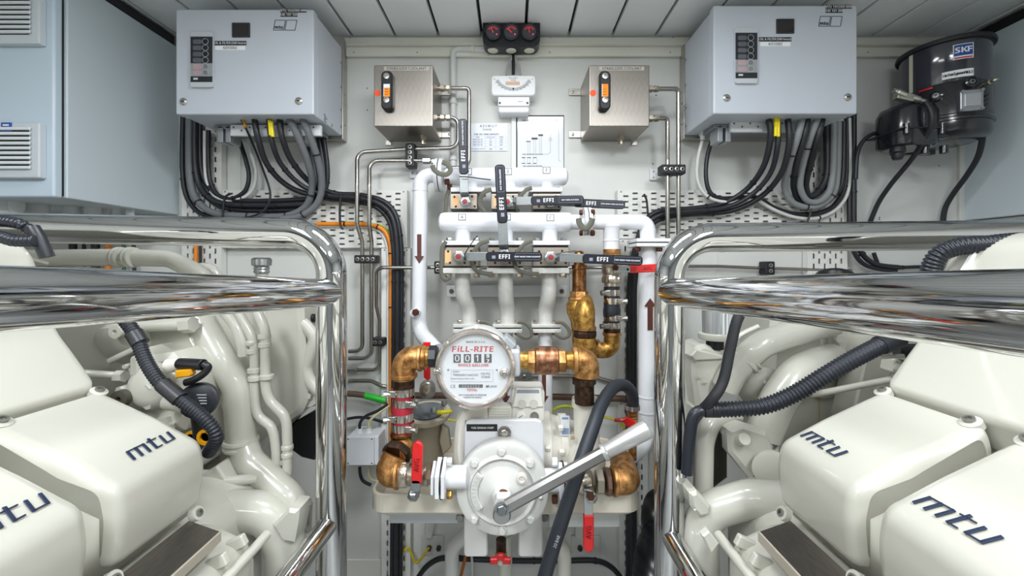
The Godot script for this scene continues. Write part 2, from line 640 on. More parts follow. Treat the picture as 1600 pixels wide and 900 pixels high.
# ---------------------------------------------------------------- the room
func room():
	var top := EYE + 0.783
	var paint := mat("d9dad6", 0.42, 0, {"bump": "grain", "amount": 0.05})
	struct("wall_back", box(Vector3(3.6, 2.1, 0.05), 0.001), paint, at(Vector3(0, 1.0, -W - 0.025)))
	# welded ribs and sheet joints on the bulkhead
	for q in [[374, 195, 345, 2.0], [893, 400, 760, 3.0], [1000, 640, 900, 2.5], [1120, 395, 560, 2.0]]:
		part("seam", pbox(q[0] - q[3], q[1], q[0] + q[3], q[2], W - 0.003, 0.004, 0.001), paint)
	for q in [[574, 138], [574, 172], [1025, 149], [1071, 149], [1467, 259], [1374, 340], [1374, 343], [1020, 256], [706, 89]]:
		part("rivet_hole", cyl(P(q[0], q[1], W - 0.0002), P(q[0], q[1], W - 0.0002) + FR * ((W - 0.0002) - (W - 0.001)), 0.0022, 8), ink)
	struct("wall_left", box(Vector3(0.05, 2.1, 4.2), 0.001), paint, at(Vector3(-1.775, 1.0, 0.5)))
	struct("wall_right", box(Vector3(0.05, 2.1, 4.2), 0.001), paint, at(Vector3(1.775, 1.0, 0.5)))
	struct("wall_rear", box(Vector3(3.6, 2.1, 0.05), 0.001), mat("9a9c9c", 0.5), at(Vector3(0, 1.0, 2.425)))
	struct("floor", box(Vector3(3.6, 0.05, 3.9), 0.001), mat("bcbebe", 0.5), at(Vector3(0, -0.025, 0.5)))
	struct("ceiling", box(Vector3(3.6, 0.05, 3.9), 0.001), mat("2b2c2e", 0.7), at(Vector3(0, top + 0.043, 0.5)))
	var pm := box(Vector3(0.139, 0.018, 3.8), 0.003)
	var plank := mat("edf0f2", 0.4)
	for k in range(-12, 12):
		part("plank", pm, plank, at(Vector3(0.0455 + 0.148 * (k + 0.5), top + 0.009, 0.5)))
	# angle strip under the ceiling
	var tr := struct("trim_1", pbox(540, 70, 1076, 87.5, 1.385, 0.014, 0.003), mat("dfdfd4", 0.45))
	part("flange", pplate([536, 57.5, 1078, 57.5, 1076, 70, 540, 70], 1.37, 0.03, 0.003), mat("d3d3c8", 0.45), Transform3D(), tr)
	for x in [553, 652, 859, 1047]: part("screw", cyl(P(x, 82, 1.3855), P(x, 82, 1.3855) + FR * ((1.3855) - (1.383)), 0.0026, 8), zinc, Transform3D(), tr)
	for x in [547, 860, 1051]: part("screw", cyl(P(x, 58.5, 1.3705), P(x, 58.5, 1.3705) + FR * ((1.3705) - (1.368)), 0.0026, 8), zinc, Transform3D(), tr)
	tr = struct("trim_2", pbox(1336, 70, 1500, 88, 1.385, 0.014, 0.003), mat("dfdfd4", 0.45))
	part("flange", pplate([1338, 57.5, 1500, 57.5, 1500, 70, 1338, 70], 1.37, 0.03, 0.003), mat("d3d3c8", 0.45), Transform3D(), tr)
	part("screw", cyl(P(1356, 82, 1.3855), P(1356, 82, 1.3855) + FR * ((1.3855) - (1.383)), 0.0026, 8), zinc, Transform3D(), tr)
	tr = struct("trim_3", pbox(1500, 90, 1510, 346, 1.39, 0.01, 0.002), mat("d4d5d0", 0.45))

func cabinets():
	# large switch cabinet with louvred door
	var x1 := -1.1375
	var ylo := EYE + 0.172
	var yhi := EYE + 0.744
	var body := mat("c8d3d9", 0.42, 0, {"bump": "grain", "amount": 0.05, "scale": Vector3(14, 14, 14)})
	thing("electrical_cabinet", "large pale blue-grey switch cabinet with two louvred vents in its door", "cabinet", Vector3(-1.42, ylo, -1.2))
	var cm := Vector3((x1 - 1.70) / 2, (ylo + yhi) / 2, -1.2235)
	part("body", box(Vector3(1.70 + x1, yhi - ylo, 0.353), 0.004), body, at(cm))
	part("door_gasket", box(Vector3(0.545, yhi - ylo - 0.012, 0.006), 0.001), black, at(Vector3(cm.x + 0.002, cm.y, -1.0435)))
	var door := part("door", box(Vector3(0.565, yhi - ylo + 0.004, 0.022), 0.006), mat("c6d6e2", 0.32, 0, {"bump": "grain", "amount": 0.12, "scale": Vector3(14, 14, 14)}), at(Vector3(cm.x - 0.004, cm.y, -1.03)))
	for v in [[-30, -44, 61, 68], [-30, 191, 61, 278]]:
		var fr := part("vent", pbox(v[0], v[1], v[2], v[3], 1.002, 0.018, 0.004), mat("ccd3d8", 0.4), Transform3D(), T)
		part("vent_recess", pbox(v[0], v[1] + 12, v[2] - 16, v[3] - 14, 1.0012, 0.004, 0.001), ink, Transform3D(), fr)
		var y: float = v[1] + 10
		while y < v[3] - 14:
			var s := nb()
			var a := P(v[0], y, 0.998)
			var b := P(v[2] - 14, y, 0.998)
			add_box(s, Vector3(b.x - a.x, 0.0078, 0.0045), 0.0012, Transform3D(Basis(Vector3.RIGHT, -0.35), (a + b) * 0.5))
			part("slat", fin(s), mat("dfe4e7", 0.4), Transform3D(), fr)
			y += 7.6
		if v[1] > 0:
			part("badge", pbox(1, 191, 17, 207, 0.9995, 0.003, 0.001), mat("1f4fa8", 0.35), Transform3D(), fr)
			part("badge_mark", pbox(4, 194, 13, 196.5, 0.9985, 0.001, 0.0002), paper, Transform3D(), fr)
			part("badge_mark", pbox(5, 199, 14, 201.5, 0.9985, 0.001, 0.0002), paper, Transform3D(), fr)
	# cable glands under it
	for g in [[14, 1.10, 0.022], [26, 1.10, 0.016], [55, 1.16, 0.03], [112, 1.20, 0.02], [145, 1.22, 0.02], [163, 1.25, 0.011], [182, 1.25, 0.011], [203, 1.26, 0.011]]:
		var p := Vector3((g[0] - CX) / F * g[1], ylo, -g[1])
		part("cable_gland", lathe([g[2], 0, g[2], -0.022, g[2] * 0.8, -0.026, g[2] * 0.8, -0.04], Transform3D(), 16), mat("d5d8da", 0.4), at(p))
	part("dark_gap_strip", box(Vector3(0.02, 0.03, 0.33), 0.004), black, at(Vector3(x1 - 0.012, yhi + 0.016, -1.22)))  # black strip painted in for the dark gap between cabinet top and ceiling
	# the other one stands against the far side
	thing("electrical_cabinet", "pale blue-grey cabinet side beside the black grease drum", "cabinet", Vector3(1.62, EYE + 0.153, -1.15))
	part("body", box(Vector3(0.21, 0.59, 0.50), 0.004), body, at(Vector3(1.5356 + 0.105, EYE + 0.153 + 0.295, -1.149)))
	part("dark_gap_strip", box(Vector3(0.03, 0.03, 0.48), 0.004), black, at(Vector3(1.555, EYE + 0.76, -1.149)))  # same here: shade of the gap over the cabinet, put in as black
	part("base_rail", box(Vector3(0.2, 0.012, 0.48), 0.003), mat("a9acac", 0.5), at(Vector3(1.65, EYE + 0.146, -1.149)))

# ---------------------------------------------------------------- wall boxes
func control_box(ox: float, oy: float, dx: float, serial: String):
	var z := 1.16
	var x0 := 274.0 + ox
	var y0 := 14.0 + oy
	var x1 := x0 + (216.0 if ox == 0.0 else 225.0)
	var y1 := y0 + (165.0 if ox == 0.0 else 170.0)
	var a := P(x0, y1, z)
	var b := P(x1, y0, z)
	var c := (a + b) * 0.5
	thing("control_box", "light grey engine control box " + ("beside the louvred switch cabinet, serial ending 500" if ox == 0.0 else "beside the black grease drum, serial ending 499"), "control box", Vector3(c.x, a.y, -1.27), "engine control boxes under the ceiling")
	var w := b.x - a.x
	var h := b.y - a.y
	part("body", box(Vector3(w - 0.006, h - 0.006, 0.172), 0.004), grey_case, at(Vector3(c.x, c.y, -1.276)))
	var lid := part("lid", box(Vector3(w, h, 0.028), 0.005), grey_case, at(Vector3(c.x, c.y, -z - 0.014)))
	var mf := part("mounting_frame", box(Vector3(w - 0.002, h + 0.006, 0.036), 0.002), steel, at(Vector3(c.x, c.y - 0.004, -1.381)))
	for q in [0.3, 0.0, -0.12, -0.35]: screw(Vector3(c.x + (1.0 if ox == 0.0 else -1.0) * (w * 0.5 - 0.001), c.y + q * h, -1.38), Vector3(1.0 if ox == 0.0 else -1.0, 0, 0), 0.004, steel, mf)
	var fx := func(px: float) -> float: return x0 + px + dx
	# keypad with six keys
	var kx: float = fx.call(23.0)
	var key := part("keypad", pplate_r(kx, y0 + 35, kx + 35, y0 + 122, z - 0.008, 0.009, 0.006), mat("c2c6cb", 0.35), Transform3D(), lid)
	part("key_field", pbox(kx + 0.5, y0 + 43, kx + 34.5, y0 + 114, z - 0.009, 0.003, 0.0005), mat("22242a", 0.4), Transform3D(), key)
	for i in 6:
		var ky := y0 + 51.0 + i * 9.7
		var lit := i > 3
		part("key_window", pplate_r(kx + 4, ky - 3.6, kx + 18, ky + 3.6, z - 0.0095, 0.001, 0.005), mat("b8525a" if lit else "5b5e66", 0.35), Transform3D(), key)
		part("key_ring", lathe([0.0086, 0, 0.0086, 0.001, 0.0078, 0.001, 0.0078, 0], Transform3D(), 20), mat("b9bcc2", 0.4), ax(P(kx + 24, ky, z - 0.009), FR), key)
		part("key_button", lathe([0.0072, 0, 0.0070, 0.0014], Transform3D(), 20), mat("1b1d21", 0.4), ax(P(kx + 24, ky, z - 0.009), FR), key)
	part("key_guard", pbox(kx - 0.5, y0 + 84.5, kx + 35.5, y0 + 105, z - 0.013, 0.0035, 0.001), mat("e6eaee", 0.1, 0, {"alpha": 0.22}), Transform3D(), key)
	part("key_mark", pbox(kx + 5, y0 + 107.5, kx + 12, y0 + 110.5, z - 0.0095, 0.0005, 0.0001), mat("c9ccd0", 0.5), Transform3D(), key)
	# little display
	var d0: float = fx.call(88.0)
	var dis := part("display", pbox(d0, y0 + 21, d0 + 27.5, y0 + 43.5, z - 0.004, 0.006, 0.001), mat("2e3036", 0.4), Transform3D(), lid)
	part("screen", pbox(d0 + 2, y0 + 22.5, d0 + 26, y0 + 42, z - 0.0045, 0.001, 0.0004), mat("23211f", 0.12), Transform3D(), dis)
	# stickers
	var t0: float = fx.call(60.0)
	var lb := part("label_strip", pbox(t0, y0 + 50, t0 + 51, y0 + 56.6, z - 0.0006, 0.0008, 0.0002), ink, Transform3D(), lid)
	text("OIL & FILTER (500 hours)", L(3.2, z), paper, at(P(t0 + 25.5, y0 + 53.3, z - 0.001)), lb, false, "lettering", 1.0)
	lb = part("label_strip", pbox(t0 + 2, y0 + 57.6, t0 + 49, y0 + 64, z - 0.0006, 0.0008, 0.0002), paper, Transform3D(), lid)
	text("6/27/2022", L(3.4, z), ink, at(P(t0 + 25.5, y0 + 60.8, z - 0.001)), lb)
	t0 = fx.call(164.0)
	lb = part("label_strip", pbox(t0, y0 - 0.6, t0 + 41, y0 + 5.4, z - 0.0006, 0.0008, 0.0002), ink, Transform3D(), lid)
	text("MTU 16V2000 M86", L(3.6, z), paper, at(P(t0 + 20.5, y0 + 2.4, z - 0.001)), lb)
	lb = part("label_strip", pbox(t0, y0 + 6.2, t0 + 27, y0 + 12, z - 0.0006, 0.0008, 0.0002), ink, Transform3D(), lid)
	text(serial, L(3.6, z), paper, at(P(t0 + 13.5, y0 + 9.1, z - 0.001)), lb)
	# maker's mark: two slanted frames
	t0 = fx.call(153.0)
	for k in 2:
		var s := nb()
		var q := Q(z - 0.0006, [t0 + 3 + k * 18, y0 + 17.5, t0 + 19 + k * 18, y0 + 17.5, t0 + 16 + k * 18, y0 + 33, t0 + k * 18, y0 + 33, t0 + 3 + k * 18, y0 + 17.5])
		for i in 4: add_tube(s, PackedVector3Array([q[i], q[i + 1]]), 0.0007, 6)
		part("emblem_frame", fin(s), ink, Transform3D(), lid)
	text("mtu", L(5.0, z), ink, at(P(t0 + 8.5, y0 + 28.5, z - 0.0006)), lid, true)
	for q in [[13.0, 145.0], [193.0, 144.0]]:
		var p := P(x0 + q[0] + (7.0 if ox > 0 else 0.0) + (9.0 if ox > 0 and q[0] > 100 else 0.0), y0 + q[1], z)
		var lk := part("lock", lathe([0.0105, 0, 0.0105, 0.002, 0.008, 0.0045, 0.0055, 0.005, 0.0055, 0.0035], Transform3D(), 20), steel, ax(p, FR), lid)
		part("lock_slot", box(Vector3(0.009, 0.0022, 0.001), 0.0002), ink, at(p + Vector3(0, 0, 0.0042)), lk)
	# seen side: screws, rating plate
	var sd := 1.0 if ox == 0.0 else -1.0
	var sx := c.x + sd * (w * 0.5 - 0.003)
	for q in [0.62, 0.08, -0.42, -0.8]:
		screw(Vector3(sx, c.y + q * h * 0.5, -1.352), Vector3(sd, 0, 0), 0.004, steel)
	if ox == 0.0:
		for k in 5: part("rating_mark", box(Vector3(0.0006, 0.003, 0.012 + 0.004 * (k % 3)), 0.0002), mat("5a5d63", 0.5), at(Vector3(sx, a.y + 0.028 - k * 0.005, -1.235 - 0.004 * (k % 3))))
		text("CE", 0.008, mat("5a5d63", 0.5), Transform3D(Basis(UP, PI / 2), Vector3(sx, a.y + 0.012, -1.285)))
	# terminal strip and glands below
	var rx := x0 + (86.0 if ox == 0.0 else 27.0)
	part("terminal_strip", pbox(rx, y0 + 181, rx + 141, y0 + 198, 1.238, 0.012, 0.001), mat("dfe1e4", 0.4), Transform3D())
	for i in 11: part("terminal_hole", cyl(P(rx + 5 + i * 12.5, y0 + 185 + (i % 2) * 5, 1.2375), P(rx + 5 + i * 12.5, y0 + 185 + (i % 2) * 5, 1.2375) + FR * ((1.2375) - (1.2365)), 0.0028, 8), mat("53565c", 0.5))
	part("gland_plate", box(Vector3(w * 0.78, 0.012, 0.1), 0.002), mat("8f9297", 0.4, 0.6), at(Vector3(c.x, a.y - 0.004, -1.30)))
	for s in [-0.34, -0.28, 0.3]:
		part("strip_bracket", box(Vector3(0.016, 0.05, 0.05), 0.002), mat("a7abb0", 0.4, 0.5), at(Vector3(c.x + s * w, a.y - 0.026, -1.275)))
	var gx := (372.0 if ox == 0.0 else 1098.0)
	for k in 2: part("cable_gland", lathe([0.011, 0, 0.011, -0.012, 0.008, -0.014, 0.008, -0.026], Transform3D(), 14), mat("cfd3cf", 0.45), at(P(gx + k * 15, 199 if ox == 0.0 else 206, 1.33)))

func pplate_r(x0: float, y0: float, x1: float, y1: float, z: float, d: float, r: float, bev := 0.0006) -> ArrayMesh:
	var a := P(x0, y0, z)
	var b := P(x1, y1, z)
	return plate(rrect(absf(b.x - a.x), absf(a.y - b.y), minf(r, minf(absf(b.x - a.x), absf(a.y - b.y)) * 0.49)), d, at((a + b) * 0.5), bev)

func coolant_tank(ox: float, first: bool):
	var z := 1.24
	var x0 := 584.0 + ox
	var x1 := 676.5 + ox + (2.0 if not first else 0.0)
	var a := P(x0, 197.5, z)
	var b := P(x1, 101.5, z)
	var c := (a + b) * 0.5
	thing("coolant_tank", "brushed steel coolant tank beside the gauge-lit pipe conduit" if first else "brushed steel coolant tank beside the framed instruction sheet", "tank", Vector3(c.x, a.y, -1.3), "stabilizer coolant tanks on the bulkhead")
	part("body", box(Vector3(b.x - a.x, b.y - a.y, 0.156), 0.003), brushed, at(Vector3(c.x, c.y, -1.318)))
	part("filler_cap", lathe([0.02, 0, 0.02, 0.004, 0.017, 0.006, 0.017, 0.016, 0.0185, 0.017, 0.0185, 0.022, 0.016, 0.024], Transform3D(), 20), steel, at(Vector3(a.x + 0.15 if first else a.x + 0.135, b.y, -1.33)))
	var lb := part("name_strip", pbox(x0 + 16, 104, x0 + 86, 110, z - 0.0006, 0.0008, 0.0002), mat("b9b4ab", 0.4), Transform3D())
	text("STABILIZER COOLANT", L(3.6, z), ink, at(P(x0 + 51, 107, z - 0.001)), lb, false, "lettering", 1.25)
	# level gauge
	var gx := x0 + (20.0 if first else 25.0)
	var g := part("level_gauge", pplate_r(gx - 9, 110, gx + 9, 171, z - 0.022, 0.022, 0.014, 0.004), black, Transform3D())
	part("gauge_window", pbox(gx - 5, 131, gx + 5, 151, z - 0.0235, 0.003, 0.0006), mat("e8ecee", 0.2), Transform3D(), g)
	part("coolant_level", pbox(gx - 4, 137 if first else 131, gx + 5, 151, z - 0.0245, 0.002, 0.0004), mat("f08a10", 0.25), Transform3D(), g)
	for k in 3: part("scale_mark", pbox(gx - 3, 139 + k * 4, gx + 2, 139.7 + k * 4, z - 0.0249, 0.0006, 0.0001), mat("8c4a08", 0.5), Transform3D(), g)
	for y in [119, 156]: part("gauge_bolt", lathe([0.0088, 0, 0.0088, 0.003, 0.0045, 0.0035, 0.004, 0.0015], Transform3D(), 18), steel, ax(P(gx, y, z - 0.021), FR), g)
	part("dot_sticker", cyl(P(x0 + 6, 145.5, z), P(x0 + 6, 145.5, z) + FR * ((z) - (z - 0.0008)), 0.0095, 20, 0.0001), mat("f4531c", 0.5), Transform3D())
	# wall brackets and fittings
	var sd := 1.0 if first else -1.0
	var ex := b.x if first else a.x
	for y in [144.0, 210.0]:
		var br := part("bracket", box(Vector3(0.04, 0.022, 0.004), 0.001), steel, at(Vector3(ex + sd * 0.02, P(0, y, 1.395).y, -1.395)))
		screw(Vector3(ex + sd * 0.027, P(0, y, 1.393).y, -1.393), FR, 0.005, steel, br)
	part("bracket", box(Vector3(0.02, 0.016, 0.004), 0.001), steel, at(Vector3(a.x - 0.002 if first else b.x, a.y - 0.004, -1.394)))
	for y in ([138.0, 184.0] if first else [139.0, 185.0]):
		var p := P(690 if first else 1016, y, 1.34 if first else 1.27)
		p.x = b.x
		var s := nb()
		add_lathe(s, [0.009, -0.004, 0.009, 0.012], ax(p, Vector3.RIGHT), 16)
		add_lathe(s, [0.0115, 0.006, 0.0115, 0.018], ax(p, Vector3.RIGHT), 6)
		add_lathe(s, [0.008, 0.018, 0.008, 0.024], ax(p, Vector3.RIGHT), 16)
		add_lathe(s, [0.0105, 0.024, 0.0105, 0.036, 0.007, 0.04], ax(p, Vector3.RIGHT), 6)
		part("fitting", fin(s), nickel)
	var s2 := nb()
	var q := Vector3(a.x + (b.x - a.x) * (0.72 if first else 0.66), a.y, -1.33)
	add_lathe(s2, [0.011, 0, 0.011, -0.012], at(q), 6)
	add_lathe(s2, [0.007, -0.012, 0.007, -0.02, 0.009, -0.021, 0.009, -0.028], at(q), 12)
	part("drain_plug", fin(s2), nickel)

# ---------------------------------------------------------------- cable trays and cables
func tray(label: String, x0: float, y0: float, x1: float, y1: float, upright: bool):
	var a := P(x0, y1, 1.372)
	var b := P(x1, y0, 1.372)
	var m := mat("e2e2dd", 0.45)
	var mesh := slotted(a.x, b.x, a.y, b.y, -1.372, upright, 0.0624 if not upright else 0.034, 0.0094 if not upright else 0.0185, 0.0175, 0.0058)
	var o := solo("cable_tray", label, "cable tray", mesh, m, "perforated cable trays on the bulkhead")
	for q in [[x0 + 5, y0 + 2.5], [x1 - 5, y0 + 2.5]]:
		screw(P(q[0], q[1], 1.3725), FR, 0.003, zinc, o)
func cable_trays():
	tray("upright perforated white tray behind the loops under the control box by the switch cabinet", 284, 186, 346, 520, true)
	tray("wide perforated white tray crossed by the orange cable", 347, 297, 636, 387, false)
	tray("upright perforated white tray carrying the orange cable down", 596, 388, 641, 905, true)
	tray("wide perforated white tray behind the two straight steel tubes", 965, 297, 1261, 373, false)
	tray("upright perforated white tray behind the loops under the control box by the grease drum", 1262, 196, 1324, 520, true)
	tray("upright perforated white tray beside the white riser with the up arrow", 968, 374, 1012, 905, true)

func cable(label: String, group: String, pts: PackedVector3Array, r: float, m: Material, ties := [], n := "cable"):
	var path := spline(pts, 5)
	var s := nb()
	add_tube(s, path, r, 12)
	var o := solo(n, label, "cable", fin(s), m, group)
	for t in ties:
		var i := clampi(int(t * (path.size() - 1)), 1, path.size() - 2)
		var d := (path[i + 1] - path[i - 1]).normalized()
		part("cable_tie", lathe([r * 1.22, -0.0022, r * 1.25, 0, r * 1.22, 0.0022, r * 0.98, 0.0022, r * 0.98, -0.0022], Transform3D(), 12, false), black, ax(path[i], d), o)
	return o

func cables_a():
	var g := "cables hanging from the control box by the switch cabinet"
	var gm := mat("6d7074", 0.55)
	var cb := mat("202228", 0.45)
	var wm := mat("d5d7d4", 0.5)
	cable("longest thick grey cable of the U under the control box by the switch cabinet", g, Qb(1.335, [452, 176, 462, 205, 480, 250, 488, 290, 478, 322, 448, 337, 400, 338, 340, 334, 310, 316, 297, 280, 296, 180]), L(5.2, 1.335), gm, [0.35, 0.5, 0.62, 0.8])
	cable("shorter thick grey cable ending in the U under the control box by the switch cabinet", g, Qb(1.312, [473, 176, 481, 205, 497, 250, 503, 290, 494, 320, 468, 338, 440, 342]), L(5.0, 1.31), gm, [0.3, 0.8])
	var lb := "black cable amid the bundle turning under the control box by the switch cabinet"
	cable("outermost black cable of the U under the control box by the switch cabinet", g, Q(1.35, [286, 180, 286, 280, 302, 324, 338, 341, 400, 345, 450, 343, 484, 328, 494, 290, 486, 240, 466, 178]), L(3.6, 1.35), cb, [0.12, 0.3, 0.45])
	cable(lb, g, Q(1.337, [305, 182, 306, 270, 324, 306, 356, 319, 420, 321, 480, 319]), L(4.2, 1.35), cb, [0.2, 0.4, 0.7, 0.85])
	cable("innermost black cable of the bundle turning under the control box by the switch cabinet", g, Q(1.352, [313, 182, 314, 262, 330, 297, 360, 312, 420, 314, 480, 311]), L(3.8, 1.35), cb, [0.2, 0.4, 0.7])
	cable(lb, g, Q(1.35, [307, 190, 309, 280, 330, 313, 360, 326, 420, 329, 480, 327]), L(4.2, 1.34), cb, [0.35, 0.6, 0.8])
	cable("short black cable dropping behind the grey ones under the control box by the switch cabinet", g, Q(1.345, [497, 212, 505, 255, 506, 290, 500, 310, 488, 318]), L(4.0, 1.345), cb, [0.4])
	cable("short black cable dropping behind the grey ones under the control box by the switch cabinet", g, Q(1.345, [505, 212, 511, 255, 511, 285, 503, 303, 480, 309]), L(3.6, 1.345), cb, [0.5])
	cable("thin white cable looping under the control box by the switch cabinet", g, Q(1.35, [387, 212, 393, 240, 400, 268, 396, 294, 378, 310, 350, 313, 330, 300, 321, 270, 320, 205]), L(2.6, 1.35), wm, [0.5])
	cable("slim black cable looping inside the white one under the control box by the switch cabinet", g, Q(1.35, [372, 214, 384, 250, 389, 276, 383, 298, 364, 310, 345, 308, 331, 290, 326, 262, 326, 204]), L(3.2, 1.35), cb, [0.5, 0.75])
	cable("thin black lead hanging from the amber sleeve under the control box by the switch cabinet", g, Qb(1.31, [377, 176, 384, 200, 397, 230, 412, 268, 422, 300, 418, 322, 400, 336, 372, 342]), L(1.6, 1.31), cb, [])
	var runs := [
		[398, 174, 403, 215, 418, 258, 452, 292, 500, 308, 545, 313, 585, 322, 608, 345, 615, 385, 616, 440, 615, 650, 613, 905],
		[420, 186, 425, 222, 440, 258, 472, 290, 512, 305, 555, 309, 592, 318, 613, 340, 620, 380, 621, 440, 620, 650, 619, 905],
		[437, 174, 441, 215, 456, 252, 486, 286, 522, 302, 562, 305, 598, 314, 618, 336, 626, 378, 627, 440, 626, 650, 625, 905]]
	for i in 3: cable(["black cable of the long run next to the orange cable", "slimmer black cable in the middle of the long run beside the orange cable", "black cable of the long run furthest from the orange cable"][i], g, Qb([1.346, 1.331, 1.346][i], runs[i]), L([4.1, 3.6, 4.1][i], 1.34), cb, [0.2, 0.37, 0.5, 0.6, 0.72, 0.82])
	for q in [[398, 176], [421, 190], [424, 192], [437, 176]]:
		solo("marker_sleeve", "yellow marker sleeve on a cable under the control box by the switch cabinet", "cable sleeve", cyl(P(q[0], q[1] - 2, 1.212 - (0.008 if q[1] > 180 else 0.0)), P(q[0] + 2, q[1] + (22 if q[1] > 180 else 7), 1.213 - (0.008 if q[1] > 180 else 0.0)), L(2.6 if q[1] > 180 else 5.6, 1.21), 14), mat("f0dc14", 0.45), "yellow sleeves under the control box by the switch cabinet")
	solo("marker_sleeve", "amber marker sleeve on a thin lead under the control box by the switch cabinet", "cable sleeve", cyl(P(377, 178, 1.211), P(384, 200, 1.214), L(2.6, 1.21), 12), mat("b9862c", 0.5))
	# orange and white pair along the lower edge of the tray
	var go := "cables strapped along the tray by the descending white pipe"
	cable("orange cable strapped along the white tray", go, Q(1.36, [495, 350, 530, 350, 575, 351, 597, 358, 608, 375, 611, 405, 611, 480, 611, 600, 611, 660, 612, 720]), L(3.2, 1.36), orange, [0.15, 0.3, 0.55, 0.68, 0.8], "orange_cable")
	cable("thin white cable running just under the orange cable", go, Q(1.366, [495, 354, 530, 354, 575, 355.5, 593, 362, 603, 378, 606, 405, 606, 480, 606, 600, 606, 720]), L(1.6, 1.36), wm, [])
	cable("thin green cable beside the orange cable on the tray bend", go, Q(1.366, [540, 347, 580, 349, 600, 355, 613, 374, 616, 405, 616, 520, 616, 720]), L(1.0, 1.36), mat("8fbf3a", 0.5), [])
	# behind the engine, seen between the rail bars
	for q in [[114, "2a2c30", 5.0], [131, "24262b", 2.4], [149, "2a2c30", 5.5], [168, "e8861c", 4.0], [193, "3a6a58", 2.6], [209, "30333a", 2.6]]:
		cable("%s cable hanging below the large switch cabinet" % {"e8861c": "orange", "3a6a58": "dark green"}.get(q[1], "black"), "cables below the large switch cabinet", Q(1.37, [q[0], 344, q[0], 380, q[0] + 2, 470]), L(q[2], 1.37), mat(q[1], 0.5))
	cable("orange cable standing on the upright tray behind the rail", "cables behind the rail bars", Q(1.36, [306, 380, 306, 400, 305, 470]), L(2.8, 1.36), orange)
	cable("slim black cable standing beside the orange one behind the rail", "cables behind the rail bars", Q(1.36, [313.5, 380, 313.5, 400, 313, 470]), L(1.8, 1.36), cb)
	solo("strap", "black strap tying the cable runs to the wide tray above the orange cable", "cable tie", tube(spline(Q(1.325, [533, 303, 531, 330, 532, 352, 536, 358])), L(1.8, 1.33)), black)
	solo("strap", "black strap hooked over the U of cables under the control box by the switch cabinet", "cable tie", tube(spline(Q(1.315, [360, 303, 352, 308, 349, 325, 348, 341])), L(1.6, 1.31)), black)

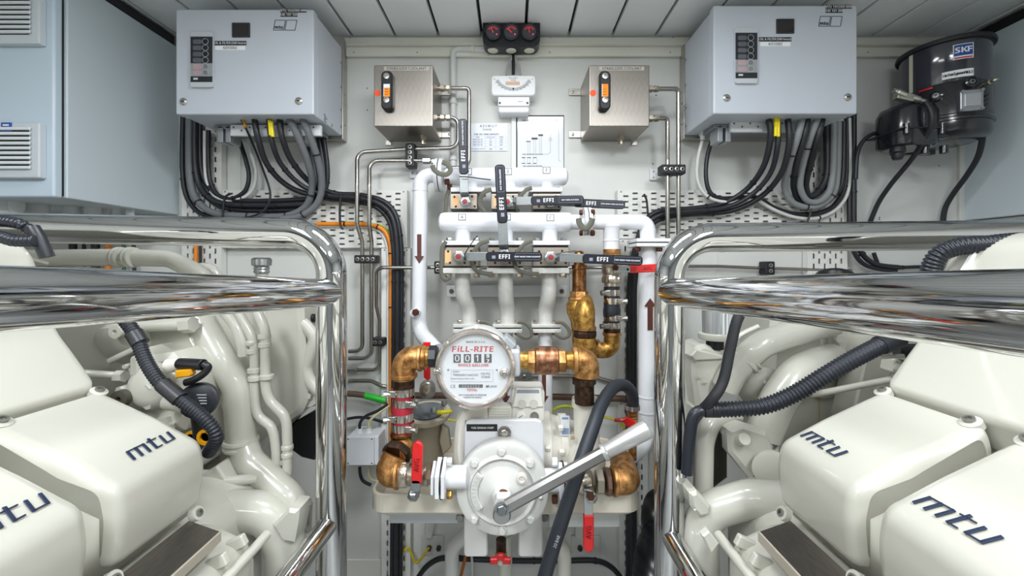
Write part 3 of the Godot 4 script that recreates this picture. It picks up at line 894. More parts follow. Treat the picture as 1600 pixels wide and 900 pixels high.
func cables_b():
	var g := "cables hanging from the control box by the grease drum"
	var gm := mat("85888a", 0.55)
	var cb := mat("202228", 0.45)
	var wm := mat("d5d7d4", 0.5)
	var runs := [
		[1201, 172, 1204, 215, 1192, 262, 1164, 298, 1125, 319, 1070, 327, 1030, 330, 1008, 345, 996, 375, 985, 430, 982, 520, 982, 905],
		[1215, 186, 1215, 228, 1203, 272, 1172, 306, 1130, 325, 1070, 331, 1032, 336, 1010, 352, 1000, 380, 989, 430, 986.5, 520, 986.5, 905],
		[1231, 172, 1233, 225, 1220, 272, 1188, 308, 1140, 330, 1075, 335, 1035, 341, 1014, 356, 1003, 385, 993, 430, 991, 520, 991, 905]]
	for i in 3: cable(["black cable on the meter side of the run behind the white riser", "slimmer black cable in the middle of the run behind the white riser", "black cable on the riser side of the run behind the white riser"][i], g, Qb([1.346, 1.331, 1.346][i], runs[i]), L([4.1, 3.6, 4.1][i], 1.34), cb, [0.25, 0.4, 0.55, 0.68, 0.8])
	cable("outer thick grey cable of the U under the control box by the grease drum", g, Qb(1.32, [1253, 172, 1246, 215, 1232, 260, 1226, 292, 1238, 316, 1266, 324, 1292, 314, 1307, 284, 1310, 190]), L(4.6, 1.32), gm, [0.2, 0.6, 0.8])
	cable("inner thick grey cable of the U under the control box by the grease drum", g, Qb(1.31, [1277, 172, 1270, 205, 1256, 250, 1250, 290, 1262, 314, 1285, 312, 1300, 282, 1303, 190]), L(4.6, 1.31), gm, [0.25])
	cable("black cable hugging the outer grey U under the control box by the grease drum", g, Qb(1.33, [1262, 172, 1256, 215, 1243, 262, 1240, 292, 1250, 314, 1275, 322, 1300, 308, 1316, 280, 1318, 190]), L(4.2, 1.33), cb, [0.3, 0.6, 0.8])
	cable("thickest black cable in a tight U under the control box by the grease drum", g, Qb(1.32, [1284, 176, 1278, 215, 1268, 250, 1259, 285, 1262, 304, 1272, 305, 1285, 290, 1292, 265, 1291, 195]), L(4.8, 1.32), cb, [0.3, 0.7, 0.85])
	cable("short black cable tucked behind the loops under the control box by the grease drum", g, Q(1.345, [1297, 195, 1297, 266, 1288, 292, 1268, 308, 1250, 306]), L(4.0, 1.345), cb, [0.15, 0.35])
	cable("black cable sweeping low above the white one under the control box by the grease drum", g, Q(1.35, [1323, 185, 1322, 280, 1308, 316, 1282, 332, 1245, 335, 1212, 326, 1190, 312]), L(3.6, 1.35), cb, [0.2, 0.6])
	cable("thin white cable sweeping low under the control box by the grease drum", g, Q(1.345, [1327, 185, 1327, 285, 1312, 322, 1280, 340, 1245, 340, 1212, 329, 1186, 314]), L(2.6, 1.345), wm, [0.5])
	cable("thin white cable dropping from the pale gland of the control box by the grease drum", g, Q(1.34, [1098, 218, 1091, 245, 1089, 275, 1097, 298, 1115, 312, 1145, 316, 1185, 312]), L(2.6, 1.34), wm, [0.6])
	cable("slim black cable dropping from the pale gland of the control box by the grease drum", g, Q(1.34, [1113, 218, 1105, 245, 1103, 275, 1108, 298, 1122, 309, 1150, 309, 1180, 307]), L(3.2, 1.34), cb, [0.6])
	var lv := "stout black cable running straight down beside the grease drum"
	cable(lv, g, Q(1.35, [1327, 178, 1327, 300, 1328, 360, 1335, 395, 1356, 416, 1400, 424]), L(3.4, 1.35), cb, [0.1, 0.4])
	cable(lv, g, Q(1.345, [1334, 178, 1334, 300, 1335, 360, 1344, 392, 1366, 412, 1405, 418]), L(3.8, 1.345), cb, [0.2, 0.5, 0.65])
	for q in [[1201, 174], [1212, 186], [1216, 187], [1231, 174], [1277, 174]]:
		solo("marker_sleeve", "yellow marker sleeve on a cable under the control box by the grease drum", "cable sleeve", cyl(P(q[0], q[1] - 2, 1.212 - (0.008 if q[1] > 180 else 0.0)), P(q[0], q[1] + (27 if q[1] > 180 else 7), 1.213 - (0.008 if q[1] > 180 else 0.0)), L(2.6 if q[1] > 180 else 5.6, 1.21), 14), mat("f0dc14", 0.45), "yellow sleeves under the control box by the grease drum")
	solo("strap", "black strap tying the cable run to the wide tray beside the white elbow", "cable tie", tube(spline(Q(1.32, [1006, 303, 1010, 312, 1012, 330, 1013, 344])), L(1.6, 1.32)), black)
	solo("strap", "black strap tying the low loop under the control box by the grease drum", "cable tie", tube(spline(Q(1.315, [1268, 322, 1266, 334, 1260, 350])), L(1.6, 1.32)), black)
	cable("thin black cable strung across the bulkhead low behind the rail by the grease hoses", "cables behind the rail bars", Q(1.38, [1365, 395, 1378, 420, 1410, 418, 1460, 416]), L(2.8, 1.38), cb, [0.7])

# ---------------------------------------------------------------- instruments and sheets on the wall
func wall_items():
	var p: Vector3
	# three illuminated gauges
	thing("gauge_panel", "black panel of three red-lit round gauges under the ceiling", "gauge panel", P(799, 73, 1.34))
	var poly := PackedVector2Array()
	var px := [754.0, 35.0, 844.0, 35.0, 844.0, 60.0]
	for k in 5:
		var a := PI / 2 * k / 4
		px.append_array([831 + 13 * cos(a), 60 + 13 * sin(a)])
	for k in 5:
		var a := PI / 2 * k / 4
		px.append_array([767 - 13 * sin(a), 60 + 13 * cos(a)])
	part("housing", pplate(px, 1.32, 0.05, 0.002), mat("17181d", 0.35))
	for i in 3:
		var gx := 770.5 + i * 28.2
		var gp := P(gx, 51, 1.32)
		var gg := part("gauge", lathe([0.028, 0, 0.028, 0.008, 0.0245, 0.011, 0.0225, 0.008], Transform3D(), 28), mat("23252b", 0.25), ax(gp, FR))
		part("gauge_face", lathe([0.0225, 0.0075, 0.0225, 0.0085], Transform3D(), 28), mat("4a4c55", 0.4), ax(gp, FR), gg)
		for k in 7:
			var a := PI * 0.8 - PI * 0.6 * k / 6
			part("scale_mark", box(Vector3(0.0012, 0.005, 0.0006), 0.0001), mat("ff3a3a", 0.5, 0, {"glow": 0.7}), Transform3D(Basis(FR, a - PI / 2), gp + Vector3(cos(a) * 0.016, sin(a) * 0.016 - 0.003, 0.009)), gg)
		var na: float = [2.05, 2.3, 1.75][i]
		part("needle", box(Vector3(0.0014, 0.017, 0.0008), 0.0002), mat("ff2a2a", 0.5, 0, {"glow": 0.8}), Transform3D(Basis(FR, na - PI / 2), gp + Vector3(cos(na) * 0.006, sin(na) * 0.006 - 0.003, 0.0095)), gg)
		part("warning_lamp", cyl(gp + Vector3(0.012, -0.010, 0.008), gp + Vector3(0.012, -0.010, 0.0095), 0.0022, 10), mat("ff4a5a", 0.4, 0, {"glow": 0.8}), Transform3D(), gg)
		part("mounting_knob", lathe([0.022, 0, 0.022, -0.006, 0.017, -0.018, 0.013, -0.02], Transform3D(), 10), mat("d9d9c8", 0.5), at(P(gx, 71, 1.345)))
	# leads from the gauges to the inclinometer
	cable("black sheathed lead dropping from the gauge panel", "leads below the gauge panel", Q(1.375, [800, 76, 802, 90, 802, 116]), L(2.6, 1.37), black)
	cable("thin grey lead arching from the gauge panel into the inclinometer", "leads below the gauge panel", Q(1.375, [799, 78, 799, 92, 793, 104, 791.5, 118]), L(1.6, 1.375), mat("a9abab", 0.5))
	cable("thin grey lead arching from the gauge panel into the inclinometer", "leads below the gauge panel", Q(1.375, [803, 78, 805, 92, 811, 104, 813, 118]), L(1.6, 1.375), mat("a9abab", 0.5))
	# inclinometer
	thing("inclinometer", "white inclinometer with a curved degree scale below the gauges", "inclinometer", P(802, 148, 1.37))
	var bd := part("body", pplate_r(767.5, 117.5, 837, 149, 1.345, 0.055, 0.012, 0.003), mat("f2f3f4", 0.35))
	var arc := nb()
	var pts := PackedVector3Array()
	for k in 13:
		var a := PI + 0.45 + (PI - 0.9) * k / 12
		pts.append(P(802 + cos(a) * 28, 113 - sin(a) * 25.5 + 1, 1.3446))
	add_tube(arc, pts, 0.0042, 8, 0.25, FR)
	part("scale_arc", fin(arc), mat("b6bac0", 0.4), Transform3D(), bd)
	for k in 13:
		var a := PI + 0.42 + (PI - 0.84) * k / 12
		var q := P(802 + cos(a) * 32.5, 112 - sin(a) * 29.5, 1.3448)
		if q.y > P(0, 147, 1.345).y: text(["10", "45", "40", "30", "20", "15", "10", "15", "20", "30", "40", "45", "10"][k], 0.0042, mat("6a6d74", 0.5), at(q), bd)
	text("ROLL ANGLE", 0.0036, mat("60636a", 0.5), at(P(802, 122, 1.3448)), bd)
	text("DEGREES", 0.003, mat("60636a", 0.5), at(P(802, 125.5, 1.3448)), bd)
	part("name_plate", pbox(790, 127.5, 812, 133, 1.3445, 0.001, 0.0002), mat("e0b89a", 0.5), Transform3D(), bd)
	part("bubble", ball(P(802, 138.5, 1.3435), Vector3(0.0026, 0.003, 0.0015)), ink, Transform3D(), bd)
	# small junction box underneath
	thing("junction_box", "small white junction box fixed just below the inclinometer", "junction box", P(802, 176, 1.38))
	part("body", pplate_r(778.5, 151, 827, 176, 1.35, 0.05, 0.008, 0.003), mat("e9eaec", 0.4))
	part("lid", pplate_r(778, 151, 827.5, 165.5, 1.343, 0.01, 0.004, 0.002), mat("f1f2f4", 0.4))
	for x in [781, 824]: screw(P(x, 161, 1.343), FR, 0.0035, mat("4a4d52", 0.4))
	part("lettering_bar", pbox(809, 158, 817, 159.3, 1.3427, 0.0005, 0.0001), mat("b2b5ba", 0.5))
	# conduit
	var s := nb()
	add_tube(s, fillet(Q3([795, 77, 1.375, 716, 77, 1.385, 708, 80, 1.385, 708, 262, 1.385]), 0.02), L(4.8, 1.38), 14)
	solo("conduit", "pale plastic conduit bending down the bulkhead behind the steel tubes", "conduit", fin(s), mat("d2d4d2", 0.45))
	for y in [160, 248]: part("conduit_clip", cyl(P(708, y - 3, 1.385), P(708, y + 3, 1.385), L(6.2, 1.38), 14), mat("cccecb", 0.45))
	part("conduit_clip", cyl(P(736, 77, 1.382), P(741, 77, 1.382), L(6.0, 1.38), 14), mat("d8d8c8", 0.45))
	solo("trunking", "narrow white cable trunking below the small junction box", "trunking", pbox(799, 176, 806.5, 265, 1.392, 0.012, 0.001), mat("e8e9ea", 0.45))
	# tank capacity sheet
	thing("notice_sheet", "white fuel oil tank capacity sheet with a table", "notice", P(763.5, 236, 1.4))
	part("sheet", pbox(734, 192.5, 793, 236, 1.397, 0.0025, 0.0003), mat("e9eef6", 0.35))
	var z := 1.3966
	text("A Z I M U T", L(3.4, z), mat("3c4048", 0.6), at(P(763, 197, z)), null, false, "lettering", 1.15)
	text("Grande", L(3.0, z), mat("70757e", 0.6), at(P(761, 202.3, z)))
	text("FUEL OIL TANK CAPACITY", L(2.3, z), mat("4a4e56", 0.6), at(P(760, 209.8, z)), null, true)
	var gy := [212.5, 216.2, 220.2, 224.1, 228.2, 231.0, 234.8]
	for y in gy: part("table_rule", pbox(734, y, 791.5, y + 0.35, z, 0.0004, 0.0001), mat("a4b4d4", 0.6))
	for x in [758, 774.5, 791]: part("table_rule", pbox(x, 212.5, x + 0.35, 234.8, z, 0.0004, 0.0001), mat("a4b4d4", 0.6))
	var cells := [["TANK", "US GALLONS", "LITERS"], ["PORT FUEL OIL", "517", "1960"], ["CENT FUEL OIL", "528", "2000"], ["STBD FUEL OIL", "528", "2000"], ["TOTAL FUEL OIL CAPACITY", "1585", "6000"]]
	var cy := [214.5, 218.4, 222.3, 226.3, 233.0]
	for r in 5:
		for c in 3: text(cells[r][c], L(1.7 if r < 4 or c > 0 else 1.3, z), mat("50545e", 0.6), at(P([746.5, 766.5, 783][c], cy[r], z)))
	# laminated instruction sheet in a black frame
	thing("instruction_sheet", "laminated fuel piping diagram in a thin black frame", "notice", P(844, 270, 1.4))
	part("backing", pbox(806.5, 180, 881.5, 285, 1.3985, 0.0015, 0.0002), mat("232427", 0.5))
	part("sheet", pbox(808.5, 182, 880.5, 285, 1.396, 0.0025, 0.0003), mat("eef0f2", 0.12, 0, {"coat": 0.6}))
	z = 1.3956
	text("FUEL SYSTEM OPERATING INSTRUCTIONS", L(2.1, z), mat("3a3d44", 0.6), at(P(844, 188, z)), null, true)
	var lm := mat("9a9ea6", 0.6)
	var dm := mat("4b4e55", 0.6)
	var ln := func(q: Array):
		var st := nb()
		var v := Q(z, q)
		for i in v.size() - 1: add_tube(st, PackedVector3Array([v[i], v[i + 1]]), 0.0005, 6)
		part("diagram_line", fin(st), lm)
	for q in [[825, 222, 825, 240], [828, 222, 828, 240], [834, 218, 834, 240], [837, 218, 837, 240], [843, 213, 843, 240], [846, 213, 846, 240], [860, 192, 860, 238, 856, 241, 848, 241], [873, 192, 873, 250, 876, 252], [866, 192, 866, 202, 870, 204], [864, 193, 877, 193], [853, 202, 851, 205, 855, 205], [858, 202, 862, 202, 860, 197, 858, 202], [858, 216, 862, 216, 862, 220, 858, 220, 858, 216], [819, 247, 819, 254], [824, 247, 824, 254], [828, 247, 828, 254], [833, 247, 833, 254], [839, 247, 839, 254]]: ln.call(q)
	for q in [[822, 220.4, 829, 221.8], [830.5, 215, 840, 218], [841, 209.8, 848.5, 212.6], [815, 245.7, 821, 246.9], [823.5, 245.7, 829.5, 246.9], [832.5, 245.7, 838.5, 246.9], [815, 254.7, 821, 255.9], [823.5, 254.7, 829.5, 255.9], [832.5, 254.7, 838.5, 255.9]]:
		part("diagram_block", pbox(q[0], q[1], q[2], q[3], z, 0.0004, 0.0001), dm)
	text("FUEL MANIFOLD SUCTION", L(1.8, z), dm, at(P(832, 241.2, z)), null, true)
	text("FUEL MANIFOLD RETURN", L(1.8, z), dm, at(P(832, 259.6, z)), null, true)

# ---------------------------------------------------------------- steel tubes and clamps
func clamp_block(label: String, cx: float, cy: float, n: int, vertical: bool, z: float, step: float, w: float):
	var c := P(cx, cy, z)
	thing("tube_clamp", label, "pipe clamp", c)
	var len := L(step * n + 4.0, z)
	var wd := L(w, z)
	part("block", box(Vector3(wd if vertical else len, len if vertical else wd, 0.04), 0.004), mat("1a1b20", 0.5), at(c - Vector3(0, 0, 0.02)))
	for i in n:
		var o := L((i - (n - 1) * 0.5) * step, z)
		var q := c + (Vector3(0, -o, 0) if vertical else Vector3(o, 0, 0))
		part("clamp_screw", lathe([0.0064, 0, 0.0064, 0.003, 0.0035, 0.0034, 0.003, 0.001], Transform3D(), 14), steel, ax(q - Vector3(0, 0, 0.001), FR))
	part("foot", box(Vector3(wd * 0.8 if vertical else len * 0.5, len * 0.5 if vertical else wd * 0.8, W - z - 0.04), 0.002), mat("c9cbcb", 0.45), at(Vector3(c.x, c.y, -(W + z + 0.04) * 0.5)))
func steel_tubes():
	var tm := mat("aaa6a0", 0.26, 1.0)
	var g := "bent stainless tubes on the bulkhead"
	var r := L(3.2, 1.36)
	solo("steel_tube", "bent steel tube from the upper port of the tank beside the conduit", "tube", tube(Q3([693, 138, 1.34, 722, 138, 1.34, 733, 138, 1.345, 733, 262, 1.345, 700, 262.5, 1.345, 676, 251, 1.345, 577, 251, 1.335, 577, 290, 1.312, 577, 352, 1.312, 580.5, 378, 1.33, 580.5, 560, 1.35, 545, 560, 1.35]), r, 0.03, 14), tm, g)
	part("union", lathe([0.0115, -0.012, 0.0115, 0.012], Transform3D(), 6), zinc, ax(P(667, 251, 1.345), Vector3.RIGHT))
	part("union", lathe([0.0105, -0.01, 0.0105, 0.01], Transform3D(), 6), zinc, ax(P(680, 253, 1.345), Vector3(1, -0.2, 0)))
	solo("steel_tube", "bent steel tube from the lower port of the tank beside the conduit", "tube", tube(Q3([693, 184, 1.34, 716, 184, 1.345, 716, 231, 1.345, 640, 233, 1.35, 558, 238, 1.335, 558, 288, 1.312, 558, 350, 1.312, 566, 378, 1.33, 566, 548, 1.35, 545, 549, 1.35]), r, 0.03, 14), tm, g)
	solo("steel_tube", "bent steel tube crossing behind the white pipe with the down arrow", "tube", tube(Q3([950, 418, 1.36, 740, 418, 1.35, 690, 418, 1.313, 596, 418, 1.313, 588, 424, 1.325, 588, 478, 1.36, 593, 500, 1.375, 593, 578, 1.375, 548, 578, 1.375]), r * 0.9, 0.025, 14), tm, g)
	part("union", lathe([0.011, -0.014, 0.011, 0.014], Transform3D(), 6), zinc, ax(P(551, 578, 1.375), Vector3.RIGHT))
	solo("steel_tube", "steel tube bending straight down from the upper port of the tank beside the instruction sheet", "tube", tube(Q3([1018, 139, 1.27, 1050, 139, 1.28, 1060, 139, 1.29, 1060, 250, 1.302, 1060, 950, 1.302]), r, 0.03, 14), tm, g)
	solo("steel_tube", "steel tube bending straight down from the lower port of the tank beside the instruction sheet", "tube", tube(Q3([1018, 185, 1.27, 1035, 185, 1.28, 1043, 185, 1.29, 1043, 250, 1.302, 1043, 950, 1.302]), r, 0.025, 14), tm, g)
	solo("steel_tube", "level steel tube behind the guard rail by the grease hoses", "tube", tube(Q3([1012, 416, 1.375, 1120, 416, 1.375, 1190, 419, 1.375, 1330, 423, 1.375]), r * 0.8), tm, g)
	clamp_block("upright black four-screw tube clamp under the tank beside the conduit", 640.5, 242, 4, true, 1.335, 8.3, 15)
	part("tab", pbox(640, 262, 655, 278, 1.39, 0.006, 0.001), white)
	for x in [644.5, 652]: screw(P(x, 271, 1.389), FR, 0.003, zinc)
	clamp_block("level black four-screw tube clamp beside the orange cable", 570.5, 405, 4, false, 1.315, 7.9, 13)
	clamp_block("black two-screw tube clamp beside the brass elbow", 590, 535, 2, false, 1.345, 8.0, 13)
	clamp_block("level black four-screw tube clamp above the perforated tray by the steel tank", 1053, 264, 4, false, 1.28, 8.6, 15)
	part("tab", pplate([1016, 264, 1027, 264, 1034, 259, 1042, 259, 1042, 272, 1034, 272, 1027, 281, 1016, 281], 1.39, 0.008, 0.001), white)
	for y in [268, 277]: screw(P(1021, y, 1.389), FR, 0.003, zinc)
	clamp_block("black two-screw tube clamp alone behind the guard rail", 1204, 419, 2, true, 1.35, 8.6, 15)
	clamp_block("small black two-screw tube clamp beside the manifold strap", 684, 418, 2, true, 1.293, 8.0, 12)
	# low runs
	solo("steel_tube", "lower bent steel tube ending behind the clamped red hose", "tube", tube(Q3([545, 595, 1.375, 580, 595, 1.375, 596, 603, 1.36, 604, 604, 1.36]), r * 0.95, 0.03), tm, g)
	solo("steel_tube", "level steel tube with a union behind the meter", "tube", tube(Q3([790, 587, 1.385, 925, 588, 1.385, 960, 598, 1.385, 985, 605, 1.385, 1010, 604, 1.385]), r, 0.03), tm, g)
	for x in [813, 826]: part("union", lathe([0.012, -0.010, 0.012, 0.010], Transform3D(), 6), zinc, ax(P(x, 587.5, 1.385), Vector3.RIGHT))
	solo("brown_pipe", "dull brown pipe running low along the bulkhead", "pipe", tube(Q(1.357, [645, 618, 800, 618, 1015, 624]), L(5.0, 1.37)), mat("5d4436", 0.5))
	solo("brown_pipe", "short brown cable with a green wrapped end by the junction box", "cable", tube(spline(Q(1.37, [543, 615, 565, 617, 590, 623, 606, 628])), L(4.6, 1.37)), mat("5d4a3c", 0.5))
	part("green_wrap", cyl(P(570, 618, 1.37), P(603, 626, 1.37), L(5.0, 1.37), 14), mat("23b52c", 0.45))

# ---------------------------------------------------------------- fuel manifold
func ribbon(label: String, pts: PackedVector3Array, w: float, group: String):
	var s := nb()
	add_tube(s, spline(pts, 6), w * 0.5, 10, 0.25, FR)
	return solo("ground_strap", label, "ground strap", fin(s), mat("77766a", 0.55, 0.45, {"tex": "brush", "scale": Vector3(90, 90, 90), "bump": "cast", "amount": 0.6}), group)
func lever(valve: Node3D, nx: float, ny: float, tx: float, ty: float, g0: float, w: float, z: float, caption: String, proud := 0.035):
	var a := P(nx, ny, z)
	var b := P(tx, ty, z)
	var d := (b - a).normalized()
	var len := a.distance_to(b)
	var y := FR.cross(d)
	var k := L(1.0, z)
	var gs := g0 * k
	# bent flat bar: low at the stem, stepped up towards the grip
	var s := nb()
	var hw := w * 0.5 * k
	var st := [[-9.0 * k, 0.0], [9.0 * k, 0.0], [14.0 * k, proud * 0.55], [gs + 0.01, proud * 0.55]]
	for i in 3:
		var p0: Vector3 = a + d * st[i][0] + FR * st[i][1]
		var p1: Vector3 = a + d * st[i + 1][0] + FR * st[i + 1][1]
		var dd := (p1 - p0).normalized()
		add_box(s, Vector3(p0.distance_to(p1) + 0.002, hw * 2, 0.004), 0.001, frame((p0 + p1) * 0.5, dd, y))
	var lv := part("lever", fin(s), zinc, Transform3D(), valve)
	var gl := len - gs
	var gx := frame(a + d * (gs + gl * 0.5) + FR * (proud * 0.55 + 0.006), d, y)
	part("grip", plate(rrect(gl, hw * 2.15, hw * 0.75), 0.012, gx, 0.002), mat("191b26", 0.35), Transform3D(), lv)
	var lm := mat("e4e6ea", 0.5)
	var ep := gx * at(Vector3(-gl * 0.17, 0, 0))
	text("EFFI", hw * 0.95, lm, ep, lv, true)
	part("emblem", box(Vector3(hw * 0.8, hw * 0.7, 0.0006), 0.0002), mat("8d93a0", 0.4), gx * at(Vector3(-gl * 0.36, -hw * 0.12, 0.0003)), lv)
	text(caption, hw * 0.32, lm, gx * at(Vector3(gl * 0.24, 0, 0)), lv, true)
	var fr := nb()
	var c0 := gl * 0.03
	var c1 := gl * 0.46
	for q in [[Vector3(c0, hw * 0.7, 0), Vector3(c1, hw * 0.7, 0)], [Vector3(c0, -hw * 0.7, 0), Vector3(c1, -hw * 0.7, 0)], [Vector3(c1, -hw * 0.7, 0), Vector3(c1, hw * 0.7, 0)], [Vector3(c0, -hw * 0.7, 0), Vector3(c0, hw * 0.7, 0)]]:
		add_tube(fr, PackedVector3Array([gx * q[0], gx * q[1]]), 0.0006, 6)
	part("caption_border", fin(fr), mat("6a7080", 0.4), Transform3D(), lv)
	# stem nut with red centre
	part("stem_nut", lathe([0.017, -0.004, 0.017, 0.006, 0.0135, 0.008], Transform3D(), 6), zinc, ax(a, FR), valve)
	part("stem_nut", lathe([0.012, 0.006, 0.012, 0.013, 0.0075, 0.0135, 0.0075, 0.011], Transform3D(), 20), zinc, ax(a, FR), valve)
	part("stem_end", lathe([0.007, 0.008, 0.007, 0.0145, 0.004, 0.015], Transform3D(), 14), mat("9c2626", 0.45), ax(a, FR), valve)
func flange_plate(n: String, cx: float, y0: float, y1: float, w: float, z: float, m: Material, depth := 0.1) -> MeshInstance3D:
	var a := P(cx - w * 0.5, y1, z)
	var b := P(cx + w * 0.5, y0, z)
	return part(n, box(Vector3(b.x - a.x, b.y - a.y, depth), 0.0025), m, at((a + b) * 0.5))
func flange_valve(mark: String, cx: float, y0: float, y1: float, w: float, z: float, sticker: bool) -> Node3D:
	var t := thing("flanged_valve", "square steel flanged fuel valve in line with placard %s" % mark, "valve", P(cx, y1, z), "manifold valves")
	var bm := mat("b5aa9e", 0.4, 0.75, {"tex": "patch", "scale": Vector3(20, 20, 20)})
	var a := P(cx - w * 0.5, y1, z)
	var b := P(cx + w * 0.5, y0, z)
	part("body", box(Vector3(b.x - a.x, b.y - a.y - 0.004, 0.086), 0.003), bm, at((a + b) * 0.5))
	var fz := -z + 0.043
	for q in [[0.17, 0.75], [0.8, 0.78], [0.22, 0.2], [0.62, 0.2], [0.9, 0.2]]:
		part("bolt_hole", lathe([0.0036, 0, 0.0036, 0.0008], Transform3D(), 10), ink, ax(Vector3(lerpf(a.x, b.x, q[0]), lerpf(a.y, b.y, q[1]), fz), FR))
	for y in [a.y, b.y]: part("gasket", box(Vector3(b.x - a.x - 0.006, 0.005, 0.08), 0.001), black, at(Vector3((a.x + b.x) * 0.5, y, -z)))
	if sticker: part("inspection_sticker", box(Vector3(0.017, (b.y - a.y) * 0.6, 0.0006), 0.0002), mat("f0b981", 0.6), at(Vector3(a.x + 0.017, (a.y + b.y) * 0.5, fz + 0.0004)))
	return t
func placard(letter: String, cx: float, cy: float, z: float):
	thing("letter_placard", "small white placard lettered %s on the manifold" % letter, "placard", P(cx, cy, z))
	part("border", pbox(cx - 6, cy - 5.2, cx + 6, cy + 5.2, z, 0.0012, 0.0002), ink)
	var pl := part("card", pbox(cx - 5.2, cy - 4.4, cx + 5.2, cy + 4.4, z - 0.0006, 0.0012, 0.0002), paper)
	text(letter, L(4.6, z), mat("1c1d20", 0.6), at(P(cx, cy, z - 0.0018)), pl)
func manifold():
	var zu := 1.28
	var zl := 1.20
	# upper header
	thing("manifold_pipe", "upper white fuel manifold pipe carrying placards D, E and F", "pipe", P(790, 290, zu))
	var ru := L(14, zu)
	var x0 := P(694, 276, zu)
	var x1 := P(887, 276, zu)
	part("header", lathe([ru * 0.55, 0, ru * 0.9, 0.006, ru, 0.016, ru, x1.x - x0.x - 0.016, ru * 0.9, x1.x - x0.x - 0.006, ru * 0.5, x1.x - x0.x], ax(x0, Vector3.RIGHT), 28), pipe_white)
	for c in [737, 797, 855]:
		part("outlet", lathe([L(13, zu), 0.0, L(10, zu), -L(4, zu), L(10, zu), -L(14, zu)], at(P(c, 286, zu)), 20), pipe_white)
		var f := flange_plate("flange", c - 4, 297, 304, 51, zu, pipe_white, 0.095)
		for dx in [-21, 21]: bolt(P(c - 4 + dx, 297, zu - 0.034), UP, 0.0085, 0.009, zinc, f)
	for q in [["D", 727.0, 305.0, 331.0, 42.0], ["E", 789.0, 305.0, 331.0, 42.0], ["F", 853.0, 305.0, 331.0, 44.0]]:
		flange_valve(q[0], q[1], q[2], q[3], q[4], zu, q[0] != "F")
		if q[0] == "D": lever(T, 727, 316, 724, 190, 41, 13, 1.215, "PORT MAIN TANK SUCTION")
		elif q[0] == "E": lever(T, 793, 316, 910, 314, 36, 12.5, 1.215, "DAY TANK SUCTION")
		else: lever(T, 860, 316, 975, 321, 36, 12.0, 1.225, "STBD MAIN TANK SUCTION", 0.014)
	placard("D", 731, 268, zu - ru - 0.001)
	placard("E", 794, 268, zu - ru - 0.001)
	placard("F", 854, 266, zu - ru - 0.001)
	# lower header
	thing("manifold_pipe", "lower white fuel manifold pipe carrying placards A, B and C", "pipe", P(790, 362, zl))
	var rl := L(15.2, zl)
	x0 = P(686, 347, zl)
	x1 = P(892, 347, zl)
	part("header", lathe([rl * 0.5, 0, rl * 0.88, 0.006, rl, 0.018, rl, x1.x - x0.x - 0.006, rl * 0.85, x1.x - x0.x], ax(x0, Vector3.RIGHT), 28), pipe_white)
	for c in [723, 790, 859]:
		part("outlet", lathe([L(15, zl), 0.0, L(11.8, zl), -L(5, zl), L(11.8, zl), -L(22, zl)], at(P(c, 357, zl)), 20), pipe_white)
		var f := flange_plate("flange", c, 377.5, 384.5, 56, zl, pipe_white, 0.1)
		for dx in [-21, 21]: bolt(P(c + dx, 377.5, zl - 0.036), UP, 0.0095, 0.0105, zinc, f)
	for q in [["A", 722.0], ["B", 790.0], ["C", 859.0]]:
		flange_valve(q[0], q[1], 386.0, 417.0, 55.0, zl, q[0] == "A")
		if q[0] == "A": lever(T, 717, 401, 846, 401.5, 43, 13.5, 1.135, "PORT MAIN TANK DELIVERY")
		elif q[0] == "B": lever(T, 788, 397, 781.5, 263, 46, 14.5, 1.135, "DAY TANK DELIVERY", 0.07)
		else: lever(T, 860, 402, 1000, 408, 48, 13.5, 1.135, "STBD MAIN TANK DELIVERY")
	placard("A", 722, 339, zl - rl - 0.001)
	placard("B", 792, 339, zl - rl - 0.001)
	placard("C", 860, 340, zl - rl - 0.001)
	# right hand run of the lower header: joint, tee, elbow
	thing("header_run", "white pipe run from the lower manifold with a tee and an elbow", "pipe", P(950, 362, zl))
	var s := nb()
	add_tube(s, fillet(Q(zl, [890, 347, 1012, 347, 1012, 374]), 0.05, 10), L(11.8, zl), 20)
	part("bend", fin(s), pipe_white)
	part("tee_branch", lathe([L(15, zl), 0, L(12.5, zl), -L(5, zl), L(12.5, zl), -L(38, zl)], at(P(955, 354, zl)), 20), pipe_white)
	part("weld_ring", lathe([L(13.2, zl), 0, L(13.2, zl), 0.004], at(P(955, 377, zl)), 20), pipe_white)
	for x in [911, 917.5]: part("flange", lathe([L(22, zl), 0, L(22, zl), L(5.0, zl)], ax(P(x, 346, zl), Vector3.RIGHT), 24), pipe_white)
	part("gasket", lathe([L(21, zl), 0, L(21, zl), L(1.8, zl)], ax(P(915.9, 346, zl), Vector3.RIGHT), 24), black)
	for q in [[927, 332], [927, 364]]:
		bolt(P(923, q[1], zl - 0.03), Vector3.RIGHT, 0.009, 0.011, rust)
		bolt(P(910, q[1], zl - 0.03), Vector3.LEFT, 0.009, 0.008, rust)
	for y in [374.0, 381.0]: flange_plate("flange", 1013, y, y + 5.5, 52, zl, pipe_white, 0.1)
	part("gasket", box(Vector3(L(48, zl), 0.003, 0.09), 0.001), black, at(P(1013, 380.2, zl)))
	for x in [996, 1030]: bolt(P(x, 386.5, zl - 0.03), -UP, 0.009, 0.012, rust)
	# riser with the up arrow
	thing("riser_pipe", "tall white pipe with a brown arrow pointing up", "pipe", P(1012, 700, zl))
	s = nb()
	add_tube(s, fillet(Q3([1012, 386, zl, 1011, 690, zl, 968, 722, 1.08]), 0.06, 8), L(13.6, zl), 22)
	part("pipe", fin(s), pipe_white)
